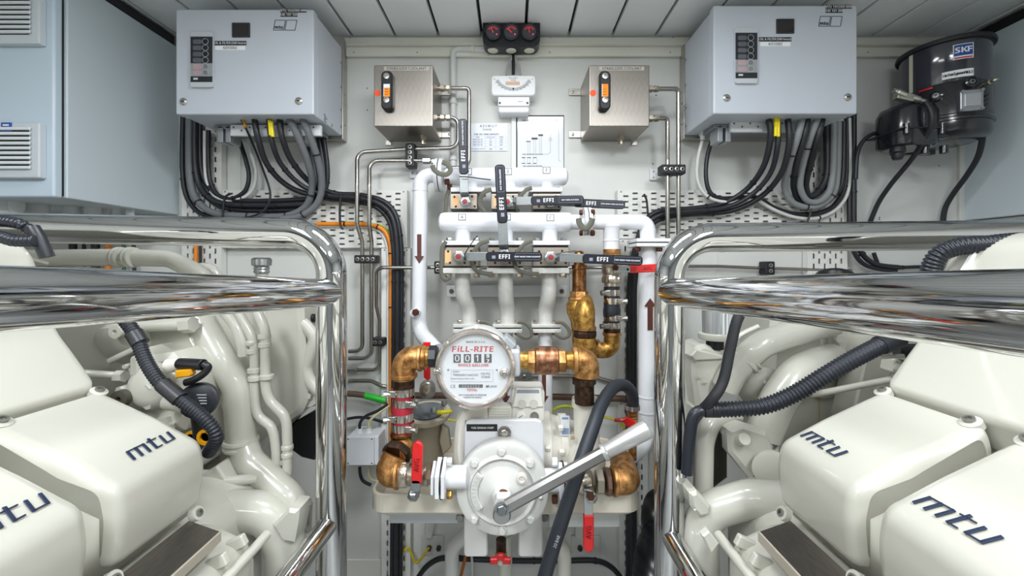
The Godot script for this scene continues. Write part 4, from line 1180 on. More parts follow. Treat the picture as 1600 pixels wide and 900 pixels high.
	for y in [620, 644]: part("weld_ring", lathe([L(14.4, zl), 0, L(14.4, zl), 0.004], at(P(1011, y, zl)), 20), pipe_white)
	arrow(1016, 466, 516, zl - L(13.6, zl) - 0.001, true, 5.5)
	# straps
	var g := "braided ground straps on the fuel manifold"
	ribbon("braided ground strap bowed between valves A and B", Q(1.14, [764, 376, 750, 381, 741, 393, 737, 408, 743, 421, 756, 427, 770, 428]), 0.013, g)
	ribbon("braided ground strap bowed between valves B and C", Q(1.14, [832, 376, 820, 381, 808, 394, 803, 407, 809, 421, 824, 427, 842, 428]), 0.012, g)
	ribbon("braided ground strap down the outer edge of valve A", Q(1.15, [697, 377, 691, 388, 690, 408, 689, 424, 692, 434, 697, 437, 704, 433]), 0.012, g)
	ribbon("braided ground strap bowed between valves D and E", Q(1.23, [768, 296, 757, 300, 751, 309, 750, 320, 757, 331]), 0.014, g)
	ribbon("braided ground strap bowed between valves E and F", Q(1.23, [831, 293, 822, 297, 812, 308, 807, 320, 810, 331]), 0.012, g)
	ribbon("braided ground strap hanging beside valve D", Q(1.25, [702, 296, 698, 308, 697, 320, 696, 332]), 0.013, g)
	ribbon("braided ground strap looped under the inlet flange of the upper manifold", Q(1.20, [676, 258, 679, 266, 689, 272, 699, 272, 704, 265, 699, 257, 691, 253]), 0.015, g)
	ribbon("braided ground strap slung under the pipe joint by placard C", Q(1.14, [904, 341, 906, 350, 914, 357, 922, 351, 926, 341]), 0.017, g)
	# cut ties left on the levers
	solo("zip_tie", "black zip tie standing off the upright lever of valve D", "cable tie", tube(spline(Q(1.18, [718, 276, 732, 276.5, 750, 279, 767, 281])), L(0.9, 1.18)), black)
	solo("zip_tie", "black zip tie standing off the lever of valve A", "cable tie", tube(spline(Q(1.10, [726, 406, 727, 396, 737, 380, 746, 368])), L(0.8, 1.1)), black)
	solo("zip_tie", "thin black zip tie trailing off the lever of valve C", "cable tie", tube(spline(Q(1.10, [871, 398, 880, 394.5, 900, 392])), L(0.5, 1.1)), black)
	# the supply pipe on the other side
	thing("supply_pipe", "tall white pipe with a brown arrow pointing down", "pipe", P(657, 530, zu))
	s = nb()
	add_tube(s, fillet(Q3([690, 274, zu, 657, 274, zu, 655, 518, zu, 682, 548, 1.2]), 0.055, 10), L(11.6, zu), 22)
	part("pipe", fin(s), pipe_white)
	for y in [299, 517]: part("weld_ring", lathe([L(12.3, zu), 0, L(12.3, zu), 0.003], at(P(656.5, y, zu)), 20), pipe_white)
	for x in [681, 688]: part("flange", lathe([L(26, zu), 0, L(26, zu), L(5.4, zu)], ax(P(x, 274, zu), Vector3.RIGHT), 26), pipe_white)
	part("gasket", lathe([L(25, zu), 0, L(25, zu), L(2, zu)], ax(P(686.2, 274, zu), Vector3.RIGHT), 26), black)
	for q in [[695, 284, 0.05], [699, 292, 0.03]]: bolt(P(q[0], q[1], zu - q[2]), Vector3.RIGHT, 0.009, 0.014, rust)
	part("drain_boss", lathe([0.014, 0, 0.013, 0.022], ax(P(652, 488, zu - 0.02), FR + Vector3(-0.3, 0, 0)), 16), pipe_white)
	bolt(P(650.5, 488, zu - 0.043), FR + Vector3(-0.3, 0, 0), 0.0115, 0.009, rust, null, "drain_plug")
	arrow(655, 366, 412, zu - L(11.6, zu) - 0.001, false, 4.4)
	# brackets behind
	thing("manifold_bracket", "flat white wall bracket behind the three grey drop pipes", "bracket", P(792, 465, 1.39))
	part("bar", pbox(698, 446, 886, 464, 1.36, 0.012, 0.002), white)
	for x in [705.5, 877.5]: bolt(P(x, 455, 1.36), FR, 0.008, 0.006, mat("6d6a64", 0.4, 0.8))
	for x in [720, 792, 862]: part("stand_off", pbox(x - 6, 450, x + 6, 460, 1.365, 0.036, 0.001), white)
func arrow(cx: float, y0: float, y1: float, z: float, upward: bool, hw: float):
	var q := [cx - hw * 0.75, y0, cx + hw * 0.75, y0, cx + hw * 0.75, y1 - 12, cx + hw * 1.7, y1 - 12, cx, y1, cx - hw * 1.7, y1 - 12, cx - hw * 0.75, y1 - 12]
	if upward: q = [cx - hw * 0.75, y1, cx + hw * 0.75, y1, cx + hw * 0.75, y0 + 13, cx + hw * 1.7, y0 + 13, cx, y0, cx - hw * 1.7, y0 + 13, cx - hw * 0.75, y0 + 13]
	part("flow_arrow", pplate(q, z, 0.0015, 0.0), maroon)

func drops():
	var z := 1.20
	var pm := mat("d3d3cf", 0.36, 0, {"coat": 0.3, "tex": "patch", "scale": Vector3(9, 9, 9)})
	var names := ["A", "B", "C"]
	var tops := [723, 790, 858]
	var bots := [733, 793, 852]
	for i in 3:
		var t: float = tops[i]
		var b: float = bots[i]
		thing("drop_pipe", "off-white bent drop pipe under valve %s" % names[i], "pipe", P(b, 510, z + 0.03), "drop pipes under the manifold valves")
		var f := flange_plate("flange", t, 418.5, 427, 56, z, pm, 0.1)
		for dx in [-22, 22]: bolt(P(t + dx, 427, z - 0.036), -UP, 0.0105, 0.012, nickel, f)
		var s := nb()
		add_tube(s, fillet(Q3([t, 426, z, t, 462, z, b, 482, z + 0.03, b, 508, z + 0.03]), 0.09, 6), L(12.2, z), 20)
		part("pipe", fin(s), pm)
		var fb := flange_plate("flange", b, 503.5, 509, 45, z + 0.03, pm, 0.085)
		for dx in [-15, 15]: bolt(P(b + dx, 503.5, z), UP, 0.0075, 0.006, nickel, fb)
		thing("descent_pipe", ["white pipe with a brown down arrow directly behind the meter rim", "white pipe with a brown down arrow passing the meter body", "white pipe with a brown down arrow behind the bronze union"][i], "pipe", P(b, 700, z + 0.03), "white pipes going down behind the pump")
		var ft := flange_plate("flange", b, 510.8, 517, 45, z + 0.03, pm, 0.085)
		part("gasket", box(Vector3(L(43, z), 0.003, 0.08), 0.001), black, at(P(b, 509.9, z + 0.03)))
		for dx in [-15, 15]: bolt(P(b + dx, 517, z), -UP, 0.008, 0.012, rust, ft)
		var lo := b if i != 1 else 790.0
		part("pipe", lathe([L(13.0, z), 0, L(11.5, z), -0.012, L(11.5, z), -0.37], at(P(lo, 517, z + 0.03)), 20), pipe_white)
		if i > 0: arrow(790 if i == 1 else 850, 585, 631, z + 0.03 - L(11.5, z) - 0.001, false, 4.2)
		ribbon("dark braided ground strap bowing off the flange below valve %s" % names[i], Q(1.17, [b + 16, 504, b + 27, 505, b + 36, 514, b + 37, 524, b + 27, 528, b + 14, 521]), 0.011, "dark straps below the drop pipes")

# ---------------------------------------------------------------- brass work
func hose_clamp(label: String, cx: float, cy: float, r: float, z: float, side: float, group: String):
	thing("hose_clamp", label, "hose clamp", P(cx, cy, z), group)
	var rr := L(r, z)
	var c := P(cx, cy, z)
	part("band", lathe([rr * 0.96, -0.0085, rr, -0.0085, rr * 1.015, 0, rr, 0.0085, rr * 0.96, 0.0085], Transform3D(), 26, false), mat("c4bdb6", 0.16, 1.0), at(c))
	var q := c + Vector3(side * rr * 0.72, 0, rr * 0.82)
	part("housing", box(Vector3(0.016, 0.015, 0.012), 0.002), mat("b5aea8", 0.2, 1.0), at(q))
	part("clamp_bolt", lathe([0.0055, -0.014, 0.0055, 0.012, 0.0075, 0.012, 0.0075, 0.019], Transform3D(), 8), steel, ax(q, Vector3(side, 0, 0.25)))
func brass_stack():
	var z := 1.185
	# capped copper standpipe on a brass elbow
	thing("standpipe", "capped copper standpipe rising from a gold brass angle fitting", "pipe fitting", P(910, 520, z))
	part("cap", lathe([L(8.4, z), 0, L(8.2, z), 0.008, L(6.6, z), 0.0155, L(3.6, z), 0.0185, 0, 0.0192], at(P(905, 402, z)), 20), copper)
	part("pipe", lathe([L(8.5, z), 0.0, L(8.5, z), -L(14, z), L(11.6, z), -L(14, z), L(11.8, z), -L(20, z), L(10.8, z), -L(21, z), L(10.8, z), -L(56, z)], at(P(905, 400, z)), 24), copper)
	part("nut", lathe([L(13.2, z), 0, L(14.2, z), -0.003, L(14.2, z), -L(10, z), L(13, z), -L(11, z)], at(P(905, 455, z)), 6), brass)
	part("collar", lathe([L(16, z), 0, L(17.2, z), -0.003, L(17.2, z), -0.007, L(15, z), -0.011], at(P(905, 464, z)), 24), brass)
	part("body", loftv(z, [[905, 468, 15.5], [903, 476, 18.5], [905, 490, 19], [908, 502, 16.5], [909, 522, 15.5], [910, 560, 15.5]]), brass_old)
	var s := nb()
	add_tube(s, fillet(Q3([912, 470, z, 914, 484, z - 0.035, 914, 512, z - 0.037]), 0.03, 8), [L(13.5, z), L(14.5, z), L(15, z), L(15, z), L(15, z), L(15, z), L(15, z), L(15, z), L(15, z), L(15, z), L(15, z)].slice(0, 11), 20)
	part("elbow", fin(s), brass_old)
	part("union_ring", lathe([L(16.5, z), 0.004, L(17, z), 0, L(16.5, z), -0.006], at(P(914, 512, z - 0.03)), 22), brass)
	part("union_nut", lathe([L(17, z), 0, L(17.5, z), -0.003, L(17.5, z), -0.016, L(16, z), -0.018], at(P(914, 517, z - 0.03)), 8), dark_bronze)
	part("tee", lathe([L(16, z), 0, L(16.5, z), -0.004, L(16.5, z), -0.04], at(P(914, 527, z - 0.03)), 22), brass_old)
	# brass return bend to the hose
	thing("return_bend", "gold brass return bend below the black hose coupling", "pipe fitting", P(950, 556, z))
	s = nb()
	add_tube(s, fillet(Q3([956, 520, z, 956, 547, z, 930, 547, z, 916, 540, z]), 0.034, 8), L(12.6, z), 20)
	part("bend", fin(s), brass_old)
	part("lip", lathe([L(14.2, z), 0, L(14.6, z), -0.004, L(14.2, z), -0.009], at(P(956, 519, z)), 22), brass)
	part("lip", lathe([L(14.4, z), 0, L(14.4, z), 0.007], ax(P(932, 545, z), Vector3.RIGHT), 22), brass)
	part("nipple", lathe([L(12.5, z), 0, L(13, z), 0.003, L(13, z), 0.012], at(P(956, 519, z)), 22), dark_bronze)
	# hose coupling with clamps
	solo("hose_coupling", "black rubber hose coupling gripped by steel clamps", "hose", lathe([L(12.2, z), 0, L(12.6, z), L(20, z), L(13.6, z), L(24, z), L(13.6, z), L(32, z), L(12.6, z), L(36, z), L(12.4, z), L(68, z)], at(P(956, 516, z)), 24), rubber)
	var g := "clamps on the black hose coupling"
	hose_clamp("steel hose clamp topmost on the black hose coupling", 956, 457, 13.6, z, -1, g)
	hose_clamp("steel hose clamp second from the top on the black hose coupling", 957, 470, 13.4, z, 1, g)
	hose_clamp("steel hose clamp just below the bulge of the black hose coupling", 957, 496, 13.4, z, 1, g)
	hose_clamp("steel hose clamp lowest on the black hose coupling", 955, 508, 13.6, z, -1, g)
	# ball valve with red lever on the tee branch
	thing("ball_valve", "nickel ball valve with a level red lever beside the riser", "valve", P(956, 450, z))
	part("body", lathe([L(12.4, z), 0, L(12.4, z), L(5, z), L(14.6, z), L(6, z), L(15.0, z), L(14, z), L(13.4, z), L(17, z), L(15.4, z), L(21, z), L(15.6, z), L(33, z), L(13.4, z), L(37, z), L(13.0, z), L(46, z)], at(P(956, 447, z)), 24), nickel)
	part("hexagon", lathe([L(15.2, z), 0, L(15.8, z), 0.002, L(15.8, z), 0.016, L(15, z), 0.018], at(P(956, 442, z)), 6), nickel)
	part("brass_ring", lathe([L(14, z), 0, L(14, z), 0.008], at(P(956, 401, z)), 22), brass)
	part("brass_ring", lathe([L(13.2, z), 0, L(13.2, z), 0.012], at(P(956, 396, z)), 22), brass)
	part("stem", lathe([0.009, 0, 0.009, 0.016, 0.007, 0.018], ax(P(961, 418, z - 0.022), FR), 8), nickel)
	var hd := part("lever", box(Vector3(0.062, 0.018, 0.003), 0.001), zinc, Transform3D(Basis(FR, 0.03), P(976, 421, z - 0.036)))
	part("lever_eye", lathe([0.0035, 0, 0.0035, 0.001], Transform3D(), 10), ink, ax(P(981, 421, z - 0.0378), FR), hd)
	var gr := part("grip", plate(rrect(L(44, z), L(12, z), 0.004), 0.007, Transform3D(Basis(FR, 0.05), P(1008, 419.5, z - 0.04)), 0.0015), red, Transform3D(), hd)
	text("AVG", 0.009, mat("6a0d0d", 0.5), Transform3D(Basis(FR, 0.05), P(1012, 419.5, z - 0.0402)), hd)
	part("stem_nut", lathe([0.009, 0, 0.009, 0.006, 0.005, 0.007], Transform3D(), 6), rust, ax(P(961, 418, z - 0.036), FR))
	# meter outlet: nipple, bronze union, elbow
	var zm := 0.95
	thing("bronze_union", "copper-brown bronze union between two brass nipples beside the meter", "pipe fitting", P(853, 580, zm))
	var o := P(806, 563, zm)
	part("nipple", lathe([L(14, zm), 0, L(14, zm), L(20, zm)], ax(o, Vector3.RIGHT), 24), brass_old)
	part("hexagon", lathe([L(17, zm), L(18, zm), L(18.3, zm), L(20, zm), L(18.3, zm), L(30, zm)], ax(o, Vector3.RIGHT, 0.5), 6), brass)
	part("barrel", lathe([L(19, zm), L(29, zm), L(22, zm), L(31, zm), L(22, zm), L(64, zm), L(19, zm), L(66, zm)], ax(o, Vector3.RIGHT), 28), bronze)
	part("hexagon", lathe([L(18.3, zm), L(65, zm), L(18.3, zm), L(76, zm), L(16, zm), L(78, zm)], ax(o, Vector3.RIGHT, 0.5), 6), brass)
	part("nipple", lathe([L(13.6, zm), L(76, zm), L(13.6, zm), L(92, zm)], ax(o, Vector3.RIGHT), 24), brass_old)
	thing("brass_elbow", "large brass elbow above the dark hexagon fittings", "pipe fitting", P(912, 588, zm))
	s = nb()
	add_tube(s, fillet(Q(zm, [897, 563, 916, 563, 916, 588]), 0.028, 8), L(20, zm), 24)
	part("bend", fin(s), brass)
	part("lip", lathe([L(20.5, zm), 0, L(21.5, zm), 0.002, L(21.5, zm), 0.009, L(20, zm), 0.011], ax(P(894.5, 563, zm), Vector3.RIGHT), 26), brass)
	part("rib", lathe([L(21, zm), 0, L(21, zm), 0.003], ax(P(903, 563, zm), Vector3.RIGHT), 26), brass)
	thing("hexagon_adapter", "dark bronze hexagon adapter under the large brass elbow", "pipe fitting", P(912, 628, zm))
	part("hexagon", lathe([L(15, zm), 0, L(15, zm), -0.006, L(18, zm), -0.007, L(18.6, zm), -0.010, L(18.6, zm), -0.022, L(16, zm), -0.024, L(15, zm), -0.026], at(P(913, 585, zm)), 6), dark_bronze)
	part("thread", lathe([L(15, zm), 0, L(15, zm), 0.07], at(P(913, 630, zm)), 22), dark_bronze)
	part("hexagon", lathe([L(14, zm), 0, L(15.5, zm), -0.002, L(15.5, zm), -0.014, L(14, zm), -0.016], at(P(913, 614, zm)), 8), dark_bronze)
func loftv(z: float, rows: Array, sq := 1.0) -> ArrayMesh:     # stacked round sections: px, py, radius in px
	var secs := []
	for r in rows:
		var c := P(r[0], r[1], z)
		var q := []
		for k in 24: q.append(c + Vector3(cos(TAU * k / 24), 0, sin(TAU * k / 24) * sq) * L(r[2], z))
		secs.append(q)
	return loft(secs)

# ---------------------------------------------------------------- fuel meter
func fuel_meter():
	var z := 0.90
	var c := P(742.5, 577, z)
	thing("fuel_meter", "round fuel meter with a white counter dial under a clear cover", "meter", P(742.5, 640, z))
	var k := L(1, z)
	var paint := mat("d9d9d6", 0.38, 0, {"bump": "grain", "amount": 0.05, "scale": Vector3(14, 14, 14)})
	# body behind the dial, axis towards the viewer
	part("body", lathe([58 * k, -0.11, 60 * k, -0.105, 62 * k, -0.03, 61.5 * k, -0.014], ax(c, FR), 40), paint)
	part("bezel", lathe([58 * k, -0.012, 62.5 * k, -0.010, 63.5 * k, -0.004, 62.5 * k, 0.003, 59 * k, 0.006, 56 * k, 0.0045, 54.5 * k, 0.0, 54.5 * k, -0.008, 58 * k, -0.012], ax(c, FR), 44, false), mat("cdc2ba", 0.12, 0.85))
	var dial := part("dial", lathe([56 * k, -0.012, 56 * k, -0.008], ax(c, FR), 40), mat("e2e6ea", 0.4))
	var w := func(x: float, y: float) -> Transform3D: return at(P(x, y, z) + FR * -0.0078)
	var rd := mat("c5161d", 0.5)
	text("MADE IN U.S.A.", 3.2 * k, ink, w.call(743, 535.5), dial)
	var fr := text("FiLL-RiTE".replace("iTE", "ITE"), 8.6 * k, rd, w.call(738, 546.6) * Transform3D(Basis(Vector3(1, 0, 0), Vector3(0.12, 1, 0), FR), Vector3()), dial, true, "lettering", 1.28)
	for i in 4:
		var x := 713.5 + i * 16.2
		var dr := part("counter_drum", box(Vector3(11.6 * k, 13.6 * k, 0.002), 0.0005), mat("15171b", 0.4), w.call(x, 561.2), dial)
		if i < 3: text(["0", "0", "1"][i], 9.2 * k, paper, (w.call(x, 561.2) as Transform3D) * at(Vector3(0, 0, 0.0012)), dr, false, "lettering", 1.15)
		else:
			text("9", 5.6 * k, paper, (w.call(x, 557.4) as Transform3D) * at(Vector3(0, 0, 0.0012)), dr, true, "lettering", 1.3)
			text("7", 5.0 * k, paper, (w.call(x, 565.2) as Transform3D) * at(Vector3(0, 0, 0.0012)), dr, true, "lettering", 1.3)
	text("WHOLE GALLONS", 4.2 * k, rd, w.call(739, 572), dial, true)
	# printed box
	var s := nb()
	var q := [704, 579.5, 770, 579.5, 770, 598, 704, 598, 704, 579.5]
	for i in 4: add_tube(s, PackedVector3Array([P(q[i * 2], q[i * 2 + 1], z) - FR * 0.0077, P(q[i * 2 + 2], q[i * 2 + 3], z) - FR * 0.0077]), 0.0003, 6)
	part("printed_frame", fin(s), mat("90959c", 0.5), Transform3D(), dial)
	text("Model #", 2.0 * k, mat("555a61", 0.5), w.call(712, 582.2), dial)
	text("TN860AN1CAA2GAC", 3.2 * k, mat("4c5158", 0.5), w.call(727, 587.4), dial)
	text("150 PSI", 3.3 * k, mat("3c4046", 0.5), w.call(758, 585.6), dial)
	text("10 BAR", 3.3 * k, mat("3c4046", 0.5), w.call(758, 590.6), dial)
	text("Minimum Delivery 2 GPM 7.5 LPM", 1.7 * k, mat("6a6f76", 0.5), w.call(722, 593.2), dial)
	text("CE", 4.6 * k, mat("4a4e54", 0.5), w.call(707, 605.5), dial, false, "lettering", 1.2)
	var tot := part("total_window", box(Vector3(38 * k, 5.2 * k, 0.001), 0.0003), mat("1b1d22", 0.4), w.call(735, 604.8), dial)
	text("0 0 4 4 1 5 2", 3.2 * k, mat("b9bcc2", 0.5), (w.call(735, 604.8) as Transform3D) * at(Vector3(0, 0, 0.0006)), tot, false, "lettering", 1.15)
	text("Tuthill", 3.6 * k, mat("4a4e54", 0.5), w.call(769, 605.4), dial)
	part("maker_mark", box(Vector3(4.5 * k, 3.4 * k, 0.0006), 0.0002), mat("3a3e44", 0.5), w.call(761, 605.5), dial)
	text("TOTAL", 4.0 * k, rd, w.call(737, 611), dial, true)
	text("NOT TO BE USED TO MEASURE", 2.2 * k, mat("4a4e54", 0.5), w.call(738, 619), dial, true)
	text("LIQUID FOR RESALE", 2.2 * k, mat("4a4e54", 0.5), w.call(738, 622.8), dial, true)
	for x in [699.5, 776]: part("rivet", lathe([0.0026, 0, 0.002, 0.0012], Transform3D(), 10), steel, ax(P(x, 579.5, z) - FR * 0.008, FR), dial)
	part("cover", lathe([55 * k, -0.003, 55 * k, -0.001], ax(c, FR), 40), mat("f4f8fa", 0.05, 0, {"alpha": 0.06}))
	for q2 in [[683.5, 580.5], [788, 582.5]]:
		var ear := part("cover_lug", lathe([7 * k, -0.012, 7 * k, 0.002, 5.5 * k, 0.004], ax(P(q2[0], q2[1], z), FR), 18), mat("c9c2bc", 0.2, 0.8))
		screw(P(q2[0], q2[1], z) + FR * 0.004, FR, 0.005, steel, ear)
	part("top_stub", lathe([4 * k, 0, 4 * k, 0.008, 2.6 * k, 0.011], at(P(744, 515, z + 0.02)), 12), paint)
	# side ports
	var pz := 0.95
	part("outlet_port", box(Vector3(0.05, 0.062, 0.07), 0.008), mat("bfc3c6", 0.4), at(P(796, 563, pz)))
	part("outlet_shoulder", box(Vector3(0.035, 0.03, 0.05), 0.006), mat("9da1a5", 0.4), Transform3D(Basis(FR, -0.75), P(793, 536, pz)))
	part("inlet_nut", lathe([0.021, 0, 0.026, 0.002, 0.026, 0.018, 0.022, 0.021], ax(P(670, 557, pz), Vector3.RIGHT), 8), mat("1f2126", 0.4))

# ---------------------------------------------------------------- suction side: elbow, clamps, hose, tee, valve
func brass_bend(label: String, pts: PackedVector3Array, bend: float, r: float, lips: Array, m: Material):
	thing("brass_elbow", label, "pipe fitting", pts[pts.size() - 1])
	var s := nb()
	add_tube(s, fillet(pts, bend, 10), r, 26)
	part("bend", fin(s), m)
	for l in lips: part("lip", lathe([r * 1.02, 0, r * 1.13, 0.002, r * 1.13, 0.008, r * 1.02, 0.010], ax(l[0], l[1]), 26), m)
func suction_side():
	var z := 0.95
	brass_bend("cast brass elbow joined to the black nut of the meter", Q(z, [666, 559, 631, 559, 631, 592]), 0.032, L(18.5, z), [[P(654, 559, z), Vector3.RIGHT], [P(631, 590, z), UP]], brass)
	text("3/4", 0.009, brass_old, Transform3D(Basis(FR, 0.7), P(631, 569, z - L(18.2, z))))
	part("nipple", lathe([L(15, z), 0, L(15, z), L(16, z)], ax(P(656, 557, z), Vector3.RIGHT), 22), brass_old)
	part("nipple", lathe([L(16.5, z), 0, L(16.5, z), 0.03], at(P(631, 606, z)), 22), dark_bronze)
	solo("red_hose", "short red rubber hose showing between steel clamps", "hose", lathe([L(14.2, z), 0, L(15.6, z), 0.01, L(16.2, z), 0.052, L(17, z), 0.058, L(16.2, z), 0.066, L(15.2, z), 0.09, L(15, z), 0.108], at(P(629, 678, z)), 24), mat("b3263a", 0.5))
	var g := "clamps on the short red hose"
	hose_clamp("steel hose clamp topmost on the short red hose", 630, 611, 17.4, z, -1, g)
	hose_clamp("steel hose clamp just above the red band of hose", 631, 627, 17.2, z, 1, g)
	hose_clamp("steel hose clamp just below the red band of hose", 629, 650, 17.0, z, -1, g)
	hose_clamp("steel hose clamp lowest on the short red hose", 630, 665, 17.4, z, 1, g)
	# brass tee and elbow down to the valve
	thing("brass_tee", "dark gold brass tee leaning below the steel clamps", "pipe fitting", P(627, 710, z))
	part("barrel", lathe([L(15.5, z), 0, L(17, z), -0.004, L(17, z), -0.008, L(16, z), -0.012, L(17, z), -0.06], at(P(627, 674, z)), 24), mat("8a6a3c", 0.35, 0.9, {"tex": "tarnish", "scale": Vector3(12, 12, 12)}))
	var s := nb()
	add_tube(s, Q3([634, 694, z, 618, 712, z - 0.03]), L(17.5, z), 24)
	part("branch", fin(s), brass)
	part("hexagon", lathe([L(18, z), -0.006, L(22, z), -0.002, L(22.5, z), 0.002, L(22.5, z), 0.012, L(21, z), 0.016], ax(P(622, 705, z - 0.018), P(614, 727, z - 0.042) - P(628, 700, z)), 8), dark_bronze)
	var zv := 0.90
	brass_bend("bulky brass elbow resting in the drip tray beside the upright red lever", Q3([617, 712, z - 0.035, 603, 741, zv, 626, 741, zv]), 0.05, L(19.5, zv), [[P(618, 741, zv), Vector3.RIGHT]], brass)
	thing("ball_valve", "nickel ball valve with an upright red lever over the drip tray", "valve", P(650, 765, zv))
	part("body", lathe([L(17.5, zv), 0, L(18.5, zv), 0.003, L(18.5, zv), 0.018, L(16, zv), 0.022, L(18, zv), 0.03, L(18.4, zv), 0.048, L(15, zv), 0.052, L(16.4, zv), 0.056, L(16.4, zv), 0.064], ax(P(624, 742, zv), Vector3.RIGHT), 22), nickel)
	part("hexagon", lathe([L(18.6, zv), 0, L(19.6, zv), 0.002, L(19.6, zv), 0.014, L(18.6, zv), 0.016], ax(P(624, 742, zv), Vector3.RIGHT), 6), nickel)
	part("end_ring", lathe([L(17, zv), 0, L(17, zv), 0.010], ax(P(668, 740, zv), Vector3.RIGHT), 8), mat("8d7b68", 0.35, 0.9))
	part("stem", lathe([0.0125, 0, 0.0125, 0.016, 0.009, 0.02, 0.005, 0.022, 0.004, 0.019], ax(P(648, 767, zv - 0.022), FR + Vector3(0, -0.35, 0)), 6), mat("9fa2a3", 0.3, 0.9))
	var lv := part("lever", plate(rrect(0.02, 0.024, 0.006), 0.003, at(P(649, 760, zv - 0.045)), 0.0005), zinc)
	part("grip", pplate([642, 757, 644, 700, 646, 694, 651, 690.5, 656, 692, 660, 698, 657.5, 757], zv - 0.045, 0.009, 0.002), red, Transform3D(), lv)
	text("AVG", 0.011, mat("5c0c0e", 0.5), Transform3D(Basis(FR, PI / 2 - 0.04), P(651, 727, zv - 0.0455)), lv)
	# white flange pair to the pump
	thing("pump_flange", "white bolted flange pair between the nickel valve and the hand pump", "flange", P(690, 780, zv))
	for q in [[677.0, 4.5, 27.0], [684.0, 7.0, 33.0], [693.0, 6.0, 33.0]]:
		part("flange", lathe([L(q[2], zv) * 0.96, 0, L(q[2], zv), 0.001, L(q[2], zv), L(q[1], zv) - 0.001, L(q[2], zv) * 0.96, L(q[1], zv)], ax(P(q[0], 747, zv), Vector3.RIGHT), 6), white)
	part("gasket", lathe([L(30, zv), 0, L(30, zv), L(2.2, zv)], ax(P(691, 747, zv), Vector3.RIGHT), 20), ink)
	for y in [721, 773]: bolt(P(699, y, zv - 0.01), Vector3.RIGHT, 0.009, 0.01, white if y < 740 else brass_old)
	part("spool", lathe([L(17, zv), 0, L(17, zv), 0.05], ax(P(694, 745, zv), Vector3.RIGHT), 20), white)
	# strainer with glass lid standing behind
	thing("fuel_strainer", "beige cast fuel strainer with a round glass lid behind the red hose", "strainer", P(668, 740, 1.12))
	var zs := 1.12
	part("bowl", loftv(zs, [[672, 650, 24], [674, 662, 20], [668, 680, 24], [668, 720, 25], [668, 748, 24]]), mat("a99f8c", 0.5, 0.2, {"bump": "cast", "amount": 0.25, "scale": Vector3(12, 12, 12)}))
	part("rim", lathe([L(35, zs), 0, L(36, zs), 0.004, L(36, zs), 0.013, L(29, zs), 0.015, L(29, zs), 0.012], Transform3D(Basis(Vector3.RIGHT, 0.16), P(668, 650, zs)), 30), mat("c2b9a6", 0.45))
	part("glass_lid", lathe([L(26, zs), 0.0115, L(26, zs), 0.0165, L(24, zs), 0.0175], Transform3D(Basis(Vector3.RIGHT, 0.16), P(668, 650, zs)), 30), mat("6f747a", 0.08, 0.3))
	for q in [[678, 644, 0.07], [640, 650, 0.03], [694, 632, -0.03]]: bolt(P(q[0], q[1], zs - q[2]), UP, 0.008, 0.012, zinc)
	part("side_rib", pplate([690, 665, 700, 672, 704, 700, 692, 712, 686, 690], zs - 0.03, 0.02, 0.003), mat("b4aa96", 0.5))
	# small bleed valve over the strainer
	thing("bleed_valve", "small grey bleed valve with a red grip above the strainer", "valve", P(667, 613, 1.05))
	part("body", lathe([0.014, 0, 0.02, 0.006, 0.021, 0.02, 0.018, 0.034, 0.012, 0.04], at(P(668, 620, 1.05)), 18), mat("9a9892", 0.35, 0.8))
	part("outlet", lathe([0.012, 0, 0.012, 0.014, 0.007, 0.015, 0.006, 0.006], ax(P(666, 606, 1.03), FR), 12), nickel)
	part("grip", pplate([661, 535, 672, 535, 672, 592, 668, 595, 662, 590], 1.04, 0.006, 0.001), red)

